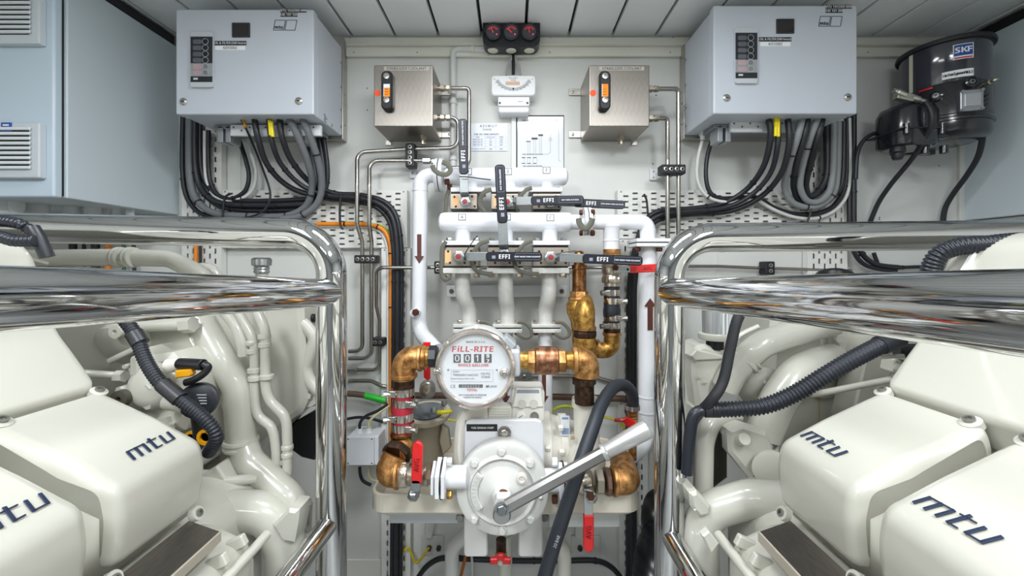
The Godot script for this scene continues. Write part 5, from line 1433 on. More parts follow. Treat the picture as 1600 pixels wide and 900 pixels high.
# ---------------------------------------------------------------- drip tray
func drip_tray():
	var y := EYE - 0.519
	var z0 := 0.93
	var z1 := 1.24
	thing("drip_tray", "cream drip tray with rounded corners under the pump", "tray", Vector3(-0.015, y - 0.05, -1.08))
	var x0 := -0.327
	var x1 := 0.297
	var secs := []
	var cx := (x0 + x1) * 0.5
	var cz := -(z0 + z1) * 0.5
	# wall rings: outside up, over the lip, inside down
	for q in [[0.010, -0.052, 0.030], [0.0, -0.042, 0.035], [0.0, -0.003, 0.035], [0.002, 0.0, 0.034], [0.005, 0.0, 0.032], [0.007, -0.003, 0.03], [0.010, -0.044, 0.028]]:
		var ring := []
		for p in rrect(x1 - x0 - q[0] * 2, z1 - z0 - q[0] * 2, q[2], 6): ring.append(Vector3(cx + p.x, y + q[1], cz + p.y))
		secs.append(ring)
	var s := nb()
	for i in secs.size() - 1:
		var m: int = secs[0].size()
		for j in m:
			var k := (j + 1) % m
			var n0: Vector3 = ((secs[i + 1][j] - secs[i][j]) as Vector3).cross(secs[i][k] - secs[i][j]).normalized()
			var outw: Vector3 = secs[i][j] - Vector3(cx, secs[i][j].y, cz)
			if i < 3 and n0.dot(outw) < 0.0: n0 = -n0
			if i >= 3 and i < 5 and n0.y < 0.0: n0 = -n0
			if i >= 5 and n0.dot(outw) > 0.0: n0 = -n0
			flatq(s, secs[i][j], secs[i + 1][j], secs[i + 1][k], secs[i][k], n0)
	for e in [0, secs.size() - 1]:
		var c := Vector3(cx, secs[e][0].y, cz)
		var nn := -UP if e == 0 else UP
		for j in secs[e].size(): tri(s, c, secs[e][j], secs[e][(j + 1) % secs[e].size()], nn, nn, nn)
	part("pan", fin(s), mat("ddd6c6", 0.4, 0, {"coat": 0.25}))
	thing("tray_support", "grey angle bar carrying the drip tray off the bulkhead", "bracket", Vector3(0, y - 0.1, -1.2))
	part("bar", pbox(609, 793, 716, 818, 1.0, 0.02, 0.002), mat("c9cdd0", 0.42))
	part("bar", pbox(858, 793, 969, 824, 1.0, 0.02, 0.002), mat("d3d5d2", 0.42))
	for q in [[660, 690], [895, 935]]:
		part("arm", box(Vector3(0.03, 0.03, 0.40), 0.003), mat("c5c8c6", 0.45), at(Vector3(P((q[0] + q[1]) * 0.5, 0, 1.2).x, y - 0.072, -1.2)))
		part("foot_plate", pbox(q[0] - 2, 838, q[1] + 3, 868, 1.39, 0.012, 0.002), mat("d0d0ca", 0.45))
		part("gusset", pplate([q[0] + 4, 790, q[1] - 4, 790, q[0] + 14, 842, q[0] + 4, 842], 1.375, 0.012, 0.002), mat("cdcdc7", 0.45))
		for x in [q[0] + 11, q[0] + 26]: bolt(P(x, 855, 1.389), FR, 0.009, 0.012, mat("5a5752", 0.4, 0.8))

# ---------------------------------------------------------------- hand pump
func hand_pump():
	var z := 0.90
	var c := P(785, 767, z)
	var k := L(1, z)
	var pm := mat("d3d3cf", 0.36, 0, {"coat": 0.3, "bump": "cast", "amount": 0.12, "scale": Vector3(10, 10, 10)})
	thing("hand_pump", "white cast semi-rotary hand pump with a long steel lever", "pump", P(785, 870, z + 0.05))
	part("mounting_plate", pplate([725, 741, 725, 668, 729, 659, 736, 656, 838, 656, 846, 659, 850, 668, 850, 741], z + 0.055, 0.012, 0.003), mat("d4d6d9", 0.4), Transform3D())
	for q in [[725, 762], [810, 848]]:
		part("leg", pplate_r(q[0], 800, q[1], 871, z + 0.05, 0.05, 0.008, 0.003), pm)
	for x in [719, 851]: bolt(P(x, 807, z + 0.06), FR, 0.010, 0.008, mat("8d8b87", 0.3, 0.9), null, "mounting_bolt")
	var body := part("body", lathe([70 * k, -0.05, 72 * k, -0.046, 73 * k, -0.008, 72 * k, -0.004, 68 * k, -0.002, 56 * k, -0.002, 53.5 * k, 0.004, 51.5 * k, 0.005, 49.5 * k, 0.003, 48 * k, -0.004, 40 * k, 0.0, 30 * k, 0.007, 20 * k, 0.012, 16 * k, 0.016, 15 * k, 0.03, 13 * k, 0.036, 0.001, 0.036], ax(c, FR), 48), pm)
	for i in 8:
		var a := PI / 2 + TAU * i / 8 + (0.02 if i == 0 else 0.0)
		if i == 0 or i == 1 or i == 3 or i == 4 or i == 5 or i == 7 or i == 2:
			pass
		var rr := 61.5 * k
		var p := c + Vector3(cos(a) * rr, sin(a) * rr, -0.002)
		if i == 2 or i == 6: continue
		var bs := part("boss", lathe([7.5 * k, -0.002, 7 * k, 0.003], Transform3D(), 16), pm, ax(p, FR), body)
		bolt(p + FR * 0.002, FR, 5.6 * k, 0.008, pm, body, "cover_bolt")
	# raised maker's band, letters set round an arc
	var poly := PackedVector2Array()
	for i in 13:
		var a := PI * 0.79 + PI * 0.42 * i / 12
		poly.append(Vector2(cos(a), sin(a)) * 49.5 * k)
	for i in 13:
		var a := PI * 1.21 - PI * 0.42 * i / 12
		poly.append(Vector2(cos(a), sin(a)) * 38.5 * k)
	part("name_band", plate(poly, 0.008, at(c + FR * 0.0075), 0.001), pm, Transform3D(), body)
	var word := "EXCELSIOR"
	for i in word.length():
		var a := PI * 0.825 + PI * 0.35 * i / (word.length() - 1)
		text(word[i], 6.8 * k, mat("c9c9c4", 0.45), Transform3D(Basis(FR, a + PI / 2), c + Vector3(cos(a), sin(a), 0) * 44 * k + FR * 0.008), body, true)
	part("filler_screw", lathe([9 * k, 0, 9 * k, 0.006, 5 * k, 0.008, 4 * k, 0.006], Transform3D(), 18), mat("d8d4cc", 0.35), ax(c + Vector3(30 * k, 22 * k, 0.004), FR), body)
	for q in [[56, -20], [50, -28], [60, -28]]: part("cast_lump", ball(c + Vector3(q[0] * k, (q[1] + 24) * k - 0.01, 0.0), Vector3(0.005, 0.005, 0.003)), pm, Transform3D(), body)
	# mounting bolt and tag
	part("washer_bolt", lathe([11 * k, 0, 11 * k, 0.003, 9 * k, 0.004, 6 * k, 0.005], Transform3D(), 22), mat("8a8681", 0.3, 0.9), ax(P(788, 676, z + 0.05), FR))
	bolt(P(788, 676, z + 0.046), FR, 0.0085, 0.006, steel)
	part("bolt_lug", pplate_r(777, 664, 800, 700, z + 0.054, 0.008, 0.006, 0.001), mat("d4d6d9", 0.4))
	var tg := part("name_tag", pbox(729, 663, 777, 674, z + 0.054, 0.0012, 0.0002), ink)
	text("FUEL MANUAL PUMP", L(2.8, z), paper, at(P(754, 668.5, z + 0.0535)), tg)
	# spindle, crank and lever
	part("spindle", lathe([8 * k, 0, 8 * k, 0.06], Transform3D(), 18), copper, ax(P(786, 771, z - 0.03), Vector3(0, -0.25, 1)))
	var zc := 0.812
	part("crank_boss", lathe([13 * L(1, zc), 0, 14 * L(1, zc), 0.004, 14 * L(1, zc), 0.022, 12 * L(1, zc), 0.025], Transform3D(), 26), mat("a6a6a4", 0.35, 0.85), ax(P(784.5, 795, zc + 0.012), FR))
	part("crank_web", pplate([776, 777, 797, 777, 800, 795, 771, 795], zc + 0.02, 0.02, 0.003), pm)
	bolt(P(784.5, 795, zc - 0.013), FR, 0.0105, 0.008, mat("7f8486", 0.3, 0.9))
	part("crank_washer", lathe([0.0135, 0, 0.0135, 0.003], Transform3D(), 20), mat("8f9395", 0.3, 0.9), ax(P(784.5, 795, zc - 0.0125), FR))
	var a0 := P(792, 789, zc + 0.002)
	var a1 := P(945, 706, zc)
	var d := (a1 - a0).normalized()
	var s := nb()
	var yy := FR.cross(d)
	var pl := PackedVector2Array()
	for q in [[-1.0, -0.55], [-0.55, -1.0], [0.55, -1.0], [1.0, -0.55], [1.0, 0.2], [0.35, 0.55], [0.35, 1.0], [-0.55, 1.0], [-1.0, 0.55]]: pl.append(Vector2(q[0], q[1]) * 0.0125)
	# channel-section bar
	add_plate(s, pl, a0.distance_to(a1), Transform3D(Basis(yy, -FR, d).orthonormalized(), a1), 0.0)
	part("lever_bar", fin(s), mat("9b9a98", 0.3, 0.9))
	var g := part("lever_grip", lathe([0.0165, -0.004, 0.0175, 0.0, 0.0165, 0.004, 0.0145, 0.006, 0.0165, 0.04, 0.0185, 0.09, 0.018, 0.098, 0.015, 0.1], Transform3D(), 26), mat("c9c9c8", 0.35, 0.6), ax(P(944, 706.5, zc), d))
	# drain with red wing tap
	thing("drain_tap", "small brass drain tap with a red wing handle under the hand pump", "valve", P(782, 880, z))
	part("nipple", lathe([0.0115, 0, 0.0115, 0.028], at(P(783, 862, z + 0.02)), 14), dark_bronze)
	part("body", lathe([0.010, 0, 0.0135, 0.006, 0.0135, 0.02, 0.011, 0.024], at(P(783, 877, z + 0.02)), 8), brass_old)
	s = nb()
	add_plate(s, PackedVector2Array([P2(766, 871, z), P2(776, 870, z), P2(779, 864, z), P2(786, 864, z), P2(789, 870, z), P2(798, 871, z), P2(798, 880, z), P2(766, 880, z)]), 0.008, at(Vector3(0, 0, -z + 0.006)), 0.002)
	part("wing_handle", fin(s), mat("b5161c", 0.4))
	part("handle_screw", lathe([0.006, 0, 0.006, 0.006, 0.003, 0.007], Transform3D(), 12), nickel, ax(P(781.5, 877, z - 0.004), FR))
func P2(x: float, y: float, z: float) -> Vector2:
	var p := P(x, y, z)
	return Vector2(p.x, p.y)

# ---------------------------------------------------------------- motor pump behind the hand pump
func motor_pump():
	var z := 1.06
	var c := P(714, 692, z)
	var k := L(1, z)
	var pm := mat("ece9df", 0.35, 0, {"coat": 0.3})
	thing("motor_pump", "white electric fuel pump with a terminal box on its motor", "pump", P(800, 745, z))
	part("motor", lathe([30 * k, -0.002, 44 * k, 0.002, 50 * k, 0.014, 51 * k, 0.03, 51 * k, 0.2, 47 * k, 0.222], ax(c, Vector3.RIGHT), 36), pm)
	for i in 7: part("cooling_fin", lathe([51 * k, 0, 53.5 * k, 0.0005, 53.5 * k, 0.003, 51 * k, 0.0035], ax(c + Vector3(0.09 + i * 0.012, 0, 0), Vector3.RIGHT), 30), pm)
	part("end_shield", lathe([44 * k, 0.215, 48 * k, 0.217, 48 * k, 0.238, 43 * k, 0.244, 40 * k, 0.262, 44 * k, 0.264, 44 * k, 0.282, 36 * k, 0.29, 30 * k, 0.32], ax(c, Vector3.RIGHT), 34), pm)
	for q in [[852, 700], [872, 668], [874, 706]]: bolt(P(q[0], q[1], z - 0.075), Vector3.RIGHT, 0.008, 0.012, pm)
	var rp := part("rating_plate", pplate([876, 650, 890, 650, 890, 681, 876, 681], z - 0.066, 0.003, 0.0004), mat("eef1f4", 0.4))
	for q in [[878, 652, 888, 655.5], [878, 669, 889, 679]]: part("rating_mark", pbox(q[0], q[1], q[2], q[3], z - 0.0665, 0.0008, 0.0002), mat("8fa2c4", 0.5), Transform3D(), rp)
	# cast pump end with upright inlet
	part("casing", loftv(0.98, [[915, 622, 21], [915, 634, 22], [915, 637, 19], [917, 690, 20], [918, 702, 27], [916, 716, 30], [914, 742, 30]]), cream)
	part("casing_lug", pplate_r(889, 680, 901, 716, 0.99, 0.05, 0.006), cream)
	part("casing_plug", pbox(892, 681, 898, 687, 0.945, 0.006, 0.001), mat("a59c86", 0.4))
	part("base", box(Vector3(0.36, 0.05, 0.12), 0.006), mat("d8d2c0", 0.45), at(P(825, 733, z + 0.02)))
	# terminal box
	var tb := part("terminal_box", pplate_r(799, 609, 851, 660, 0.985, 0.07, 0.008, 0.003), pm)
	part("box_lid", pplate([806, 607, 846, 607, 850, 637, 800, 637], 0.978, 0.012, 0.003), mat("f0efe8", 0.35), Transform3D(), tb)
	part("label_window", pplate([808, 609, 842, 609, 843, 614.5, 807, 614.5], 0.9775, 0.002, 0.0003), mat("9aa0a8", 0.15), Transform3D(), tb)
	for x in [815.5, 834]: part("knockout", lathe([0.0102, 0, 0.0102, 0.0012, 0.0085, 0.0012, 0.0085, 0.0002], Transform3D(), 22), mat("d8d6cc", 0.45), ax(P(x, 631, 0.978), FR), tb)
	part("round_plug", lathe([0.0125, 0, 0.0125, 0.004, 0.011, 0.005], Transform3D(), 24), mat("f0efe8", 0.35), ax(P(813.5, 651, 0.985), FR), tb)
	part("plug_slot", box(Vector3(0.011, 0.0012, 0.001), 0.0002), ink, Transform3D(Basis(FR, 0.6), P(813.5, 651, 0.9795)), tb)
	part("ring", lathe([0.0105, 0, 0.0105, 0.003, 0.0085, 0.003, 0.0085, 0.0005], Transform3D(), 24), mat("8d8b84", 0.4), ax(P(835, 650, 0.985), FR), tb)
	part("pin", cyl(P(824, 654.5, 0.985), P(824, 654.5, 0.985) + FR * ((0.985) - (0.982)), 0.0024, 10), ink, Transform3D(), tb)
	var hl := part("label_holder", pplate_r(763, 635, 799, 657, 0.985, 0.03, 0.003, 0.001), mat("e9e7dc", 0.3))
	for i in 4: part("holder_rib", pbox(764, 638.5 + i * 4, 797, 640 + i * 4, 0.9845, 0.0012, 0.0003), mat("d4d2c6", 0.35), Transform3D(), hl)
	part("shroud", pplate([714, 738, 711, 700, 714, 660, 724, 641, 742, 634, 762, 634, 762, 657, 730, 660, 727, 738], 0.975, 0.05, 0.006), pm)
	# delivery side: flange, valve with hanging red lever, elbow
	var zv := 0.92
	thing("pump_flange", "white bolted flange pair between the hand pump and the hanging red lever", "flange", P(875, 790, zv))
	part("spool", lathe([L(17, zv), 0, L(17, zv), 0.05], ax(P(845, 750, zv), Vector3.RIGHT), 20), white)
	for q in [[872.0, 6.0, 30.0], [880.0, 6.0, 30.0]]: part("flange", lathe([L(q[2], zv) * 0.96, 0, L(q[2], zv), 0.001, L(q[2], zv), L(q[1], zv)], ax(P(q[0], 752, zv), Vector3.RIGHT), 6), white)
	part("gasket", lathe([L(30, zv), 0, L(30, zv), L(2.4, zv)], ax(P(878, 752, zv), Vector3.RIGHT), 20), ink)
	for y in [722, 780]: bolt(P(871, y, zv), Vector3.LEFT, 0.010, 0.012, white if y < 750 else rust)
	thing("ball_valve", "nickel ball valve with a red lever hanging below it", "valve", P(915, 770, zv))
	part("body", lathe([L(16, zv), 0, L(17, zv), 0.003, L(17, zv), 0.02, L(19, zv), 0.03, L(18, zv), 0.048, L(15, zv), 0.052], ax(P(888, 751, zv), Vector3.RIGHT), 22), nickel)
	part("hexagon", lathe([L(17, zv), 0, L(18.6, zv), 0.002, L(18.6, zv), 0.016, L(17, zv), 0.018], ax(P(930, 752, zv), Vector3.RIGHT), 6), nickel)
	part("union_nut", lathe([L(20, zv), 0, L(21.5, zv), 0.002, L(21.5, zv), 0.010, L(20, zv), 0.012], ax(P(945, 752, zv), Vector3.RIGHT), 8), mat("80665a", 0.35, 0.85))
	part("stem", lathe([0.0125, 0, 0.0125, 0.02, 0.008, 0.024, 0.004, 0.024], ax(P(922, 771, zv - 0.03), FR), 6), mat("a8adab", 0.3, 0.9))
	var lv := part("lever", pplate([913, 765, 925, 767, 926, 785, 927, 808, 913, 808, 912, 785], zv - 0.045, 0.004, 0.0008), mat("c2c6c4", 0.3, 0.85))
	part("grip", pplate([912, 806, 928, 806, 928, 857, 925, 862, 920, 864, 915, 862, 912, 857], zv - 0.048, 0.009, 0.002), red, Transform3D(), lv)
	text("AVG", 0.011, mat("5c0c0e", 0.5), Transform3D(Basis(FR, PI / 2), P(920, 832, zv - 0.0485)), lv)
	part("lever_nut", lathe([0.009, 0, 0.009, 0.006, 0.005, 0.0065], Transform3D(), 6), rust, ax(P(922.5, 774, zv - 0.052), FR))
	brass_bend("bulky brass elbow turning up into the white pipe by the riser", Q3([958, 751, zv, 981, 751, zv, 972, 722, 1.02]), 0.045, L(20.5, zv), [[P(956, 751, zv), Vector3.RIGHT]], brass)
	# rubber hose hanging in front
	thing("rubber_hose", "thick dark rubber hose arching down in front of the pump", "hose", P(850, 905, 0.90))
	var s := nb()
	add_tube(s, spline(Q3([989, 632, 1.06, 987, 614, 1.04, 975, 602, 1.02, 958, 606, 0.99, 941, 630, 0.945, 925, 672, 0.89, 905, 730, 0.853, 884, 795, 0.853, 866, 850, 0.86, 849, 908, 0.87]), 6), L(10.4, 0.92), 18)
	var hs := part("hose", fin(s), mat("2f343c", 0.5))
	text("20 BAR  B220", 0.006, mat("c9ccd0", 0.5), Transform3D(Basis(FR, 1.22), P(873, 838, 0.8425)), hs)
	part("ferrule", lathe([0.019, 0, 0.0195, 0.004, 0.019, 0.012], at(P(988, 640, 1.06)), 18), mat("b9aeb0", 0.25, 0.9))
	part("barb", lathe([0.012, 0, 0.014, 0.006, 0.0125, 0.007, 0.014, 0.014, 0.0125, 0.015, 0.014, 0.022], at(P(988, 655, 1.06)), 18), brass)
	thing("drain_tap", "small brass tap with a red T handle below the dark rubber hose", "valve", P(985, 668, 1.06))
	part("body", lathe([0.011, 0, 0.015, 0.004, 0.015, 0.022, 0.012, 0.026], at(P(988, 669, 1.06)), 8), brass)
	part("handle", pplate([961, 656, 975, 655, 980, 652, 988, 656, 996, 662, 995, 666, 980, 667, 974, 660, 961, 660], 1.03, 0.01, 0.002), red)
	part("pipe_stub", lathe([0.011, 0, 0.011, -0.08], at(P(988, 669, 1.06)), 14), brass)

# ---------------------------------------------------------------- lower bulkhead
func low_wall():
	var z := 1.30
	thing("junction_box", "pale grey junction box with two glands low beside the guard rail", "junction box", P(565, 728, z))
	part("body", box(Vector3(L(48, z), L(46, z), 0.085), 0.004), mat("dfe3e8", 0.4), at(P(567, 705, z) - FR * 0.045))
	part("lid", pplate_r(541, 683, 584, 727, z - 0.006, 0.012, 0.004, 0.001), mat("e3e7ec", 0.4))
	for q in [[544, 686], [581, 686], [544, 724], [581, 724]]: part("lid_screw", cyl(P(q[0], q[1], z - 0.006), P(q[0], q[1], z - 0.006) + FR * ((z - 0.006) - (z - 0.0068)), 0.0022, 10), ink)
	for x in [562, 576.5]: part("cable_gland", lathe([0.011, 0, 0.011, 0.012, 0.009, 0.014, 0.008, 0.022], at(P(x, 680, z + 0.035)), 12), mat("e9ecef", 0.4))
	var bk := mat("202228", 0.45)
	cable("black lead curving out of the pale grey junction box", "leads of the pale grey junction box", Q(1.335, [562, 672, 563, 660, 572, 650, 590, 642, 606, 632]), L(2.4, 1.33), bk)
	cable("yellow-white lead curving out of the pale grey junction box", "leads of the pale grey junction box", Q(1.335, [576, 672, 577, 660, 583, 652, 596, 642, 608, 634]), L(2.0, 1.33), mat("d9d2a0", 0.5))
	cable("black cable sagging behind the pale grey junction box", "leads of the pale grey junction box", Q(1.37, [540, 655, 560, 652, 580, 654, 602, 660, 640, 664]), L(2.2, 1.37), bk)
	cable("black cable hooked below the pale grey junction box", "leads of the pale grey junction box", Q(1.36, [562, 730, 563, 742, 568, 752, 580, 758]), L(2.4, 1.36), bk)
	cable("yellow-white cable hooked below the pale grey junction box", "leads of the pale grey junction box", Q(1.36, [577, 730, 576, 740, 580, 748, 590, 752]), L(1.8, 1.36), mat("d9d2a0", 0.5))
	var gy := "earth leads low on the bulkhead"
	cable("yellow earth lead looping to the foot plate bolt of the tray support", gy, Q(1.36, [627, 905, 627, 872, 631, 860, 638, 857, 644, 868, 648, 878, 655, 876, 664, 864, 670, 856]), L(1.9, 1.36), mat("d6bd22", 0.45))
	cable("yellow-green earth lead arching behind the cast pump", gy, Q(1.30, [860, 652, 864, 642, 874, 636, 888, 635, 905, 640]), L(2.4, 1.3), mat("b8c42a", 0.45))
	cable("yellow earth lead with a plug beside the strainer lid", gy, Q(1.10, [684, 641, 692, 650, 702, 656, 720, 657]), L(1.5, 1.1), mat("d9c822", 0.45))
	solo("wire_plug", "yellow plug standing on the strainer rim", "plug", lathe([0.004, 0, 0.0055, 0.006, 0.005, 0.034, 0.002, 0.04], ax(P(683, 645, 1.08), Vector3(1, 0.12, 0)), 12), mat("e8dc16", 0.45))
	cable("yellow-green earth lead behind the red T handle", gy, Q(1.34, [944, 652, 962, 656, 974, 666, 976, 680]), L(1.9, 1.34), mat("c8c02a", 0.45))
	var lb := "cables along the foot of the bulkhead"
	cable("black cable rising from the floor to the white stub pipe", lb, Q(1.34, [650, 908, 662, 890, 676, 878, 692, 872, 720, 872]), L(4.0, 1.34), bk)
	cable("black cable along the foot of the bulkhead behind the hand pump legs", lb, Q(1.35, [705, 872, 800, 876, 880, 876, 930, 876, 955, 886, 972, 905]), L(4.0, 1.35), bk, [0.3, 0.6])
	cable("orange cable leaning at the foot of the bulkhead", lb, Q(1.33, [728, 868, 724, 884, 718, 908]), L(2.4, 1.33), mat("c8701c", 0.5))
	cable("white cable standing at the foot of the bulkhead", lb, Q(1.33, [737, 868, 738, 885, 738, 908]), L(2.0, 1.33), mat("d5d7d4", 0.5))
	cable("white cable in the tray below the drip tray", lb, Q(1.35, [609, 815, 609, 850, 609, 908]), L(2.2, 1.35), mat("d5d7d4", 0.5))
	solo("stub_pipe", "grey-white bent pipe dropping to the floor behind the hand pump foot", "pipe", tube(Q(1.22, [740, 822, 706, 856, 706, 1000]), L(10.8, 1.22), 0.05, 18), mat("d8d8d3", 0.38, 0, {"coat": 0.3}))
	solo("stub_pipe", "grey-white bent pipe dropping to the floor behind the hanging red lever", "pipe", tube(Q(1.22, [862, 832, 882, 862, 880, 1000]), L(10.8, 1.22), 0.05, 18), mat("dedcd0", 0.38, 0, {"coat": 0.3}))
	solo("stub_pipe", "grey-green upright pipe behind the drain tap", "pipe", tube(Q(1.25, [790, 835, 790, 1000]), L(10.5, 1.25), 0.0, 18), mat("d2d6c8", 0.38, 0, {"coat": 0.3}))
	solo("panel_strip", "long pale sheet joint low on the bulkhead beside the guard rail", "wall strip", pbox(540, 875, 596, 905, 1.392, 0.008, 0.002), mat("dcdcd4", 0.45))
	# black filter bowls beyond the rail foot
	thing("filter_housing", "glossy black filter bowl behind the foot of the rail by the riser", "filter", P(1015, 905, 1.10))
	part("bowl", ball(P(1022, 905, 1.10), Vector3(0.056, 0.155, 0.056)), mat("15161b", 0.25))
	part("dome", ball(P(1024, 815, 1.16), Vector3(0.04, 0.09, 0.04)), mat("1c1b1c", 0.3))
	part("head", box(Vector3(0.02, 0.06, 0.03), 0.006), zinc, at(P(1003, 842, 1.12)))

# ---------------------------------------------------------------- guard rails
func railings():
	var z := 0.84
	for sd in [-1, 1]:
		var left: bool = sd < 0
		var px := 518.0 if left else 1046.0
		thing("guard_rail", "polished steel guard rail beside the pale grey junction box" if left else "polished steel guard rail beside the tall white riser", "railing", Vector3(P(px, 0, z).x, 0, -z), "guard rails of the engines")
		var x := P(px, 0, z).x
		var yt := P(0, 365 if left else 372, z).y
		var s := nb()
		var far := Vector3(-1.25, yt + 0.012, -0.79) if left else Vector3(1.25, yt + 0.006, -0.80)
		add_tube(s, fillet(PackedVector3Array([Vector3(x, 0.0, -z), Vector3(x, yt, -z), far]), 0.085, 16), 0.0295, 32)
		part("post", fin(s), chrome)
		for q in ([[150, 366], [440, 366]] if left else [[1128, 372]]):
			part("weld_seam", lathe([0.0297, -0.0008, 0.0299, 0, 0.0297, 0.0008], ax(P(q[0], q[1], z - (0.0 if q[0] > 300 else 0.02)), Vector3.RIGHT), 30, false), mat("c8c2b8", 0.2, 1.0))
		# handrail towards the viewer and on past the camera
		var a := P(518, 457, z) if left else P(1046, 456, z)
		var b := P(0, 467, 0.329) if left else P(1600, 489, 0.25)
		var d := (b - a) / (a.z - b.z)
		var e := a - d * 1.9
		part("handrail", cyl(a, e, 0.0272, 32), chrome)
		var m := P(518, 812, z) if left else P(1044, 832, z)
		part("middle_rail", cyl(m, m + Vector3(-0.03 if left else 0.0, 0.0, 1.9), 0.0195, 28), chrome)
		s = nb()
		add_tube(s, PackedVector3Array([Vector3(e.x, 0, e.z), e]), 0.0272, 24)
		part("end_post", fin(s), chrome)
		part("foot", lathe([0.055, 0, 0.055, 0.006, 0.032, 0.01], Transform3D(), 24), chrome, at(Vector3(x, 0, -z)))

# ---------------------------------------------------------------- grease lubricator
func on_drum(c: Vector3, r: float, a: float, y: float) -> Transform3D:     # point on an upright drum, facing out
	var o := Vector3(sin(a), 0, cos(a))
	return frame(Vector3(c.x, y, c.z) + o * r, Vector3(cos(a), 0, -sin(a)), UP)
func drum_patch(c: Vector3, r: float, a0: float, a1: float, y0: float, y1: float) -> ArrayMesh:
	var s := nb()
	var n := 10
	for i in n:
		var p := lerpf(a0, a1, float(i) / n)
		var q := lerpf(a0, a1, float(i + 1) / n)
		var u := Vector3(sin(p), 0, cos(p))
		var v := Vector3(sin(q), 0, cos(q))
		var b := Vector3(c.x, 0, c.z)
		quad(s, b + u * r + UP * y0, b + v * r + UP * y0, b + v * r + UP * y1, b + u * r + UP * y1, u, v, v, u)
	return fin(s)
func drum_text(words: String, c: Vector3, r: float, mid: float, y: float, h: float, step: float, m: Material, parent: Node3D, bold := false, st := 1.0):
	for i in words.length():
		if words[i] == " ": continue
		var a := mid + (i - (words.length() - 1) * 0.5) * step
		text(words[i], h, m, on_drum(c, r, a, y), parent, bold, "lettering", st)
func lubricator():
	var c := Vector3(1.353, 0, -1.285)
	var r := 0.102
	var y0 := EYE + 0.425
	var y1 := EYE + 0.668
	var gl := mat("1d1f25", 0.22, 0, {"coat": 0.5})
	var clear := mat("34363f", 0.1, 0, {"coat": 0.8})
	thing("grease_lubricator", "black automatic grease lubricator drum with a blue and white badge", "lubricator", Vector3(1.3, y0 - 0.06, -1.3))
	part("lid", lathe([r * 0.9, 0.0, r + 0.008, 0.001, r + 0.010, 0.006, r + 0.008, 0.013, r - 0.002, 0.016], at(Vector3(c.x, y1 - 0.008, c.z)), 44), mat("1f2126", 0.5))
	var rs := part("reservoir", lathe([r - 0.002, 0, r, 0.003, r, y1 - y0 - 0.115], at(Vector3(c.x, y0 + 0.115, c.z)), 44), clear)
	var drum := part("drum", lathe([r - 0.006, 0, r + 0.006, 0.003, r + 0.006, 0.010, r + 0.001, 0.014, r + 0.001, 0.02, r + 0.003, 0.022, r + 0.002, 0.113, r - 0.001, 0.118], at(Vector3(c.x, y0, c.z)), 44), gl)
	var base := part("base", lathe([r * 0.7, 0, r - 0.004, 0.012, r + 0.001, 0.022, r + 0.001, 0.05], at(Vector3(c.x, y0 - 0.046, c.z)), 40), gl)
	# faces of the drum: angle 0 looks down the room; negative turns to the aisle
	var m := -0.42
	var bd := part("badge", drum_patch(c, r + 0.0006, m - 0.20, m + 0.24, y1 - 0.066, y1 - 0.022), mat("f3f4f6", 0.35), Transform3D(), rs)
	part("badge_field", drum_patch(c, r + 0.001, m - 0.18, m + 0.22, y1 - 0.056, y1 - 0.024), mat("1e4f9e", 0.35), Transform3D(), rs)
	part("badge_line", drum_patch(c, r + 0.001, m - 0.18, m + 0.22, y1 - 0.064, y1 - 0.060), mat("c5161d", 0.35), Transform3D(), rs)
	drum_text("SKF", c, r + 0.0014, m + 0.02, y1 - 0.040, 0.016, 0.125, paper, rs, true, 1.15)
	part("notice", drum_patch(c, r + 0.0006, m - 0.42, m + 0.24, y1 - 0.118, y1 - 0.096), paper, Transform3D(), rs)
	drum_text("Use hard grease NLGI 2", c, r + 0.001, m - 0.09, y1 - 0.107, 0.0075, 0.0275, ink, rs, true)
	part("fill_line", drum_patch(c, r + 0.004, -1.32, -1.02, y0 + 0.106, y0 + 0.112), mat("c01a20", 0.4), Transform3D(), drum)
	part("spine", drum_patch(c, r + 0.0008, -1.62, -1.50, y0 + 0.1, y1 - 0.01), mat("d9d6c2", 0.3), Transform3D(), rs)
	for a in [[-0.95, y0 + 0.082], [-0.27, y0 + 0.105]]:
		var bx: Transform3D = on_drum(c, r + 0.002, a[0], a[1])
		part("port_boss", lathe([0.016, -0.003, 0.0155, 0.007, 0.0105, 0.009, 0.0085, 0.006], bx * Transform3D(Basis(Vector3.RIGHT, PI / 2), Vector3()), 20), gl, Transform3D(), drum)
		part("port_plug", lathe([0.008, 0.004, 0.0075, 0.009, 0.004, 0.0095, 0.0035, 0.006], bx * Transform3D(Basis(Vector3.RIGHT, PI / 2), Vector3()), 6), mat("8b8f92", 0.35, 0.8), Transform3D(), drum)
	# alloy pump element
	var ex := on_drum(c, r + 0.004, -0.30, y0 + 0.05)
	var el := part("pump_element", box(Vector3(0.054, 0.062, 0.022), 0.004, ex), mat("a9adb2", 0.35, 0.85))
	part("element_plate", box(Vector3(0.036, 0.036, 0.004), 0.001, ex * at(Vector3(0, 0, 0.0125))), mat("c6c9cd", 0.3, 0.8), Transform3D(), el)
	for q in [[-0.022, -0.026], [0.022, -0.026], [-0.022, 0.026], [0.022, 0.026]]:
		part("element_screw", lathe([0.0045, 0, 0.0045, 0.003, 0.002, 0.003], ex * at(Vector3(q[0], q[1], 0.011)) * Transform3D(Basis(Vector3.RIGHT, PI / 2), Vector3()), 8), zinc, Transform3D(), el)
	for i in 3: part("element_fin", box(Vector3(0.012, 0.005, 0.018), 0.001, ex * at(Vector3(0.032, -0.014 + 0.013 * i, 0))), gl, Transform3D(), el)
	var gn := on_drum(c, r + 0.002, 0.10, y0 + 0.10)
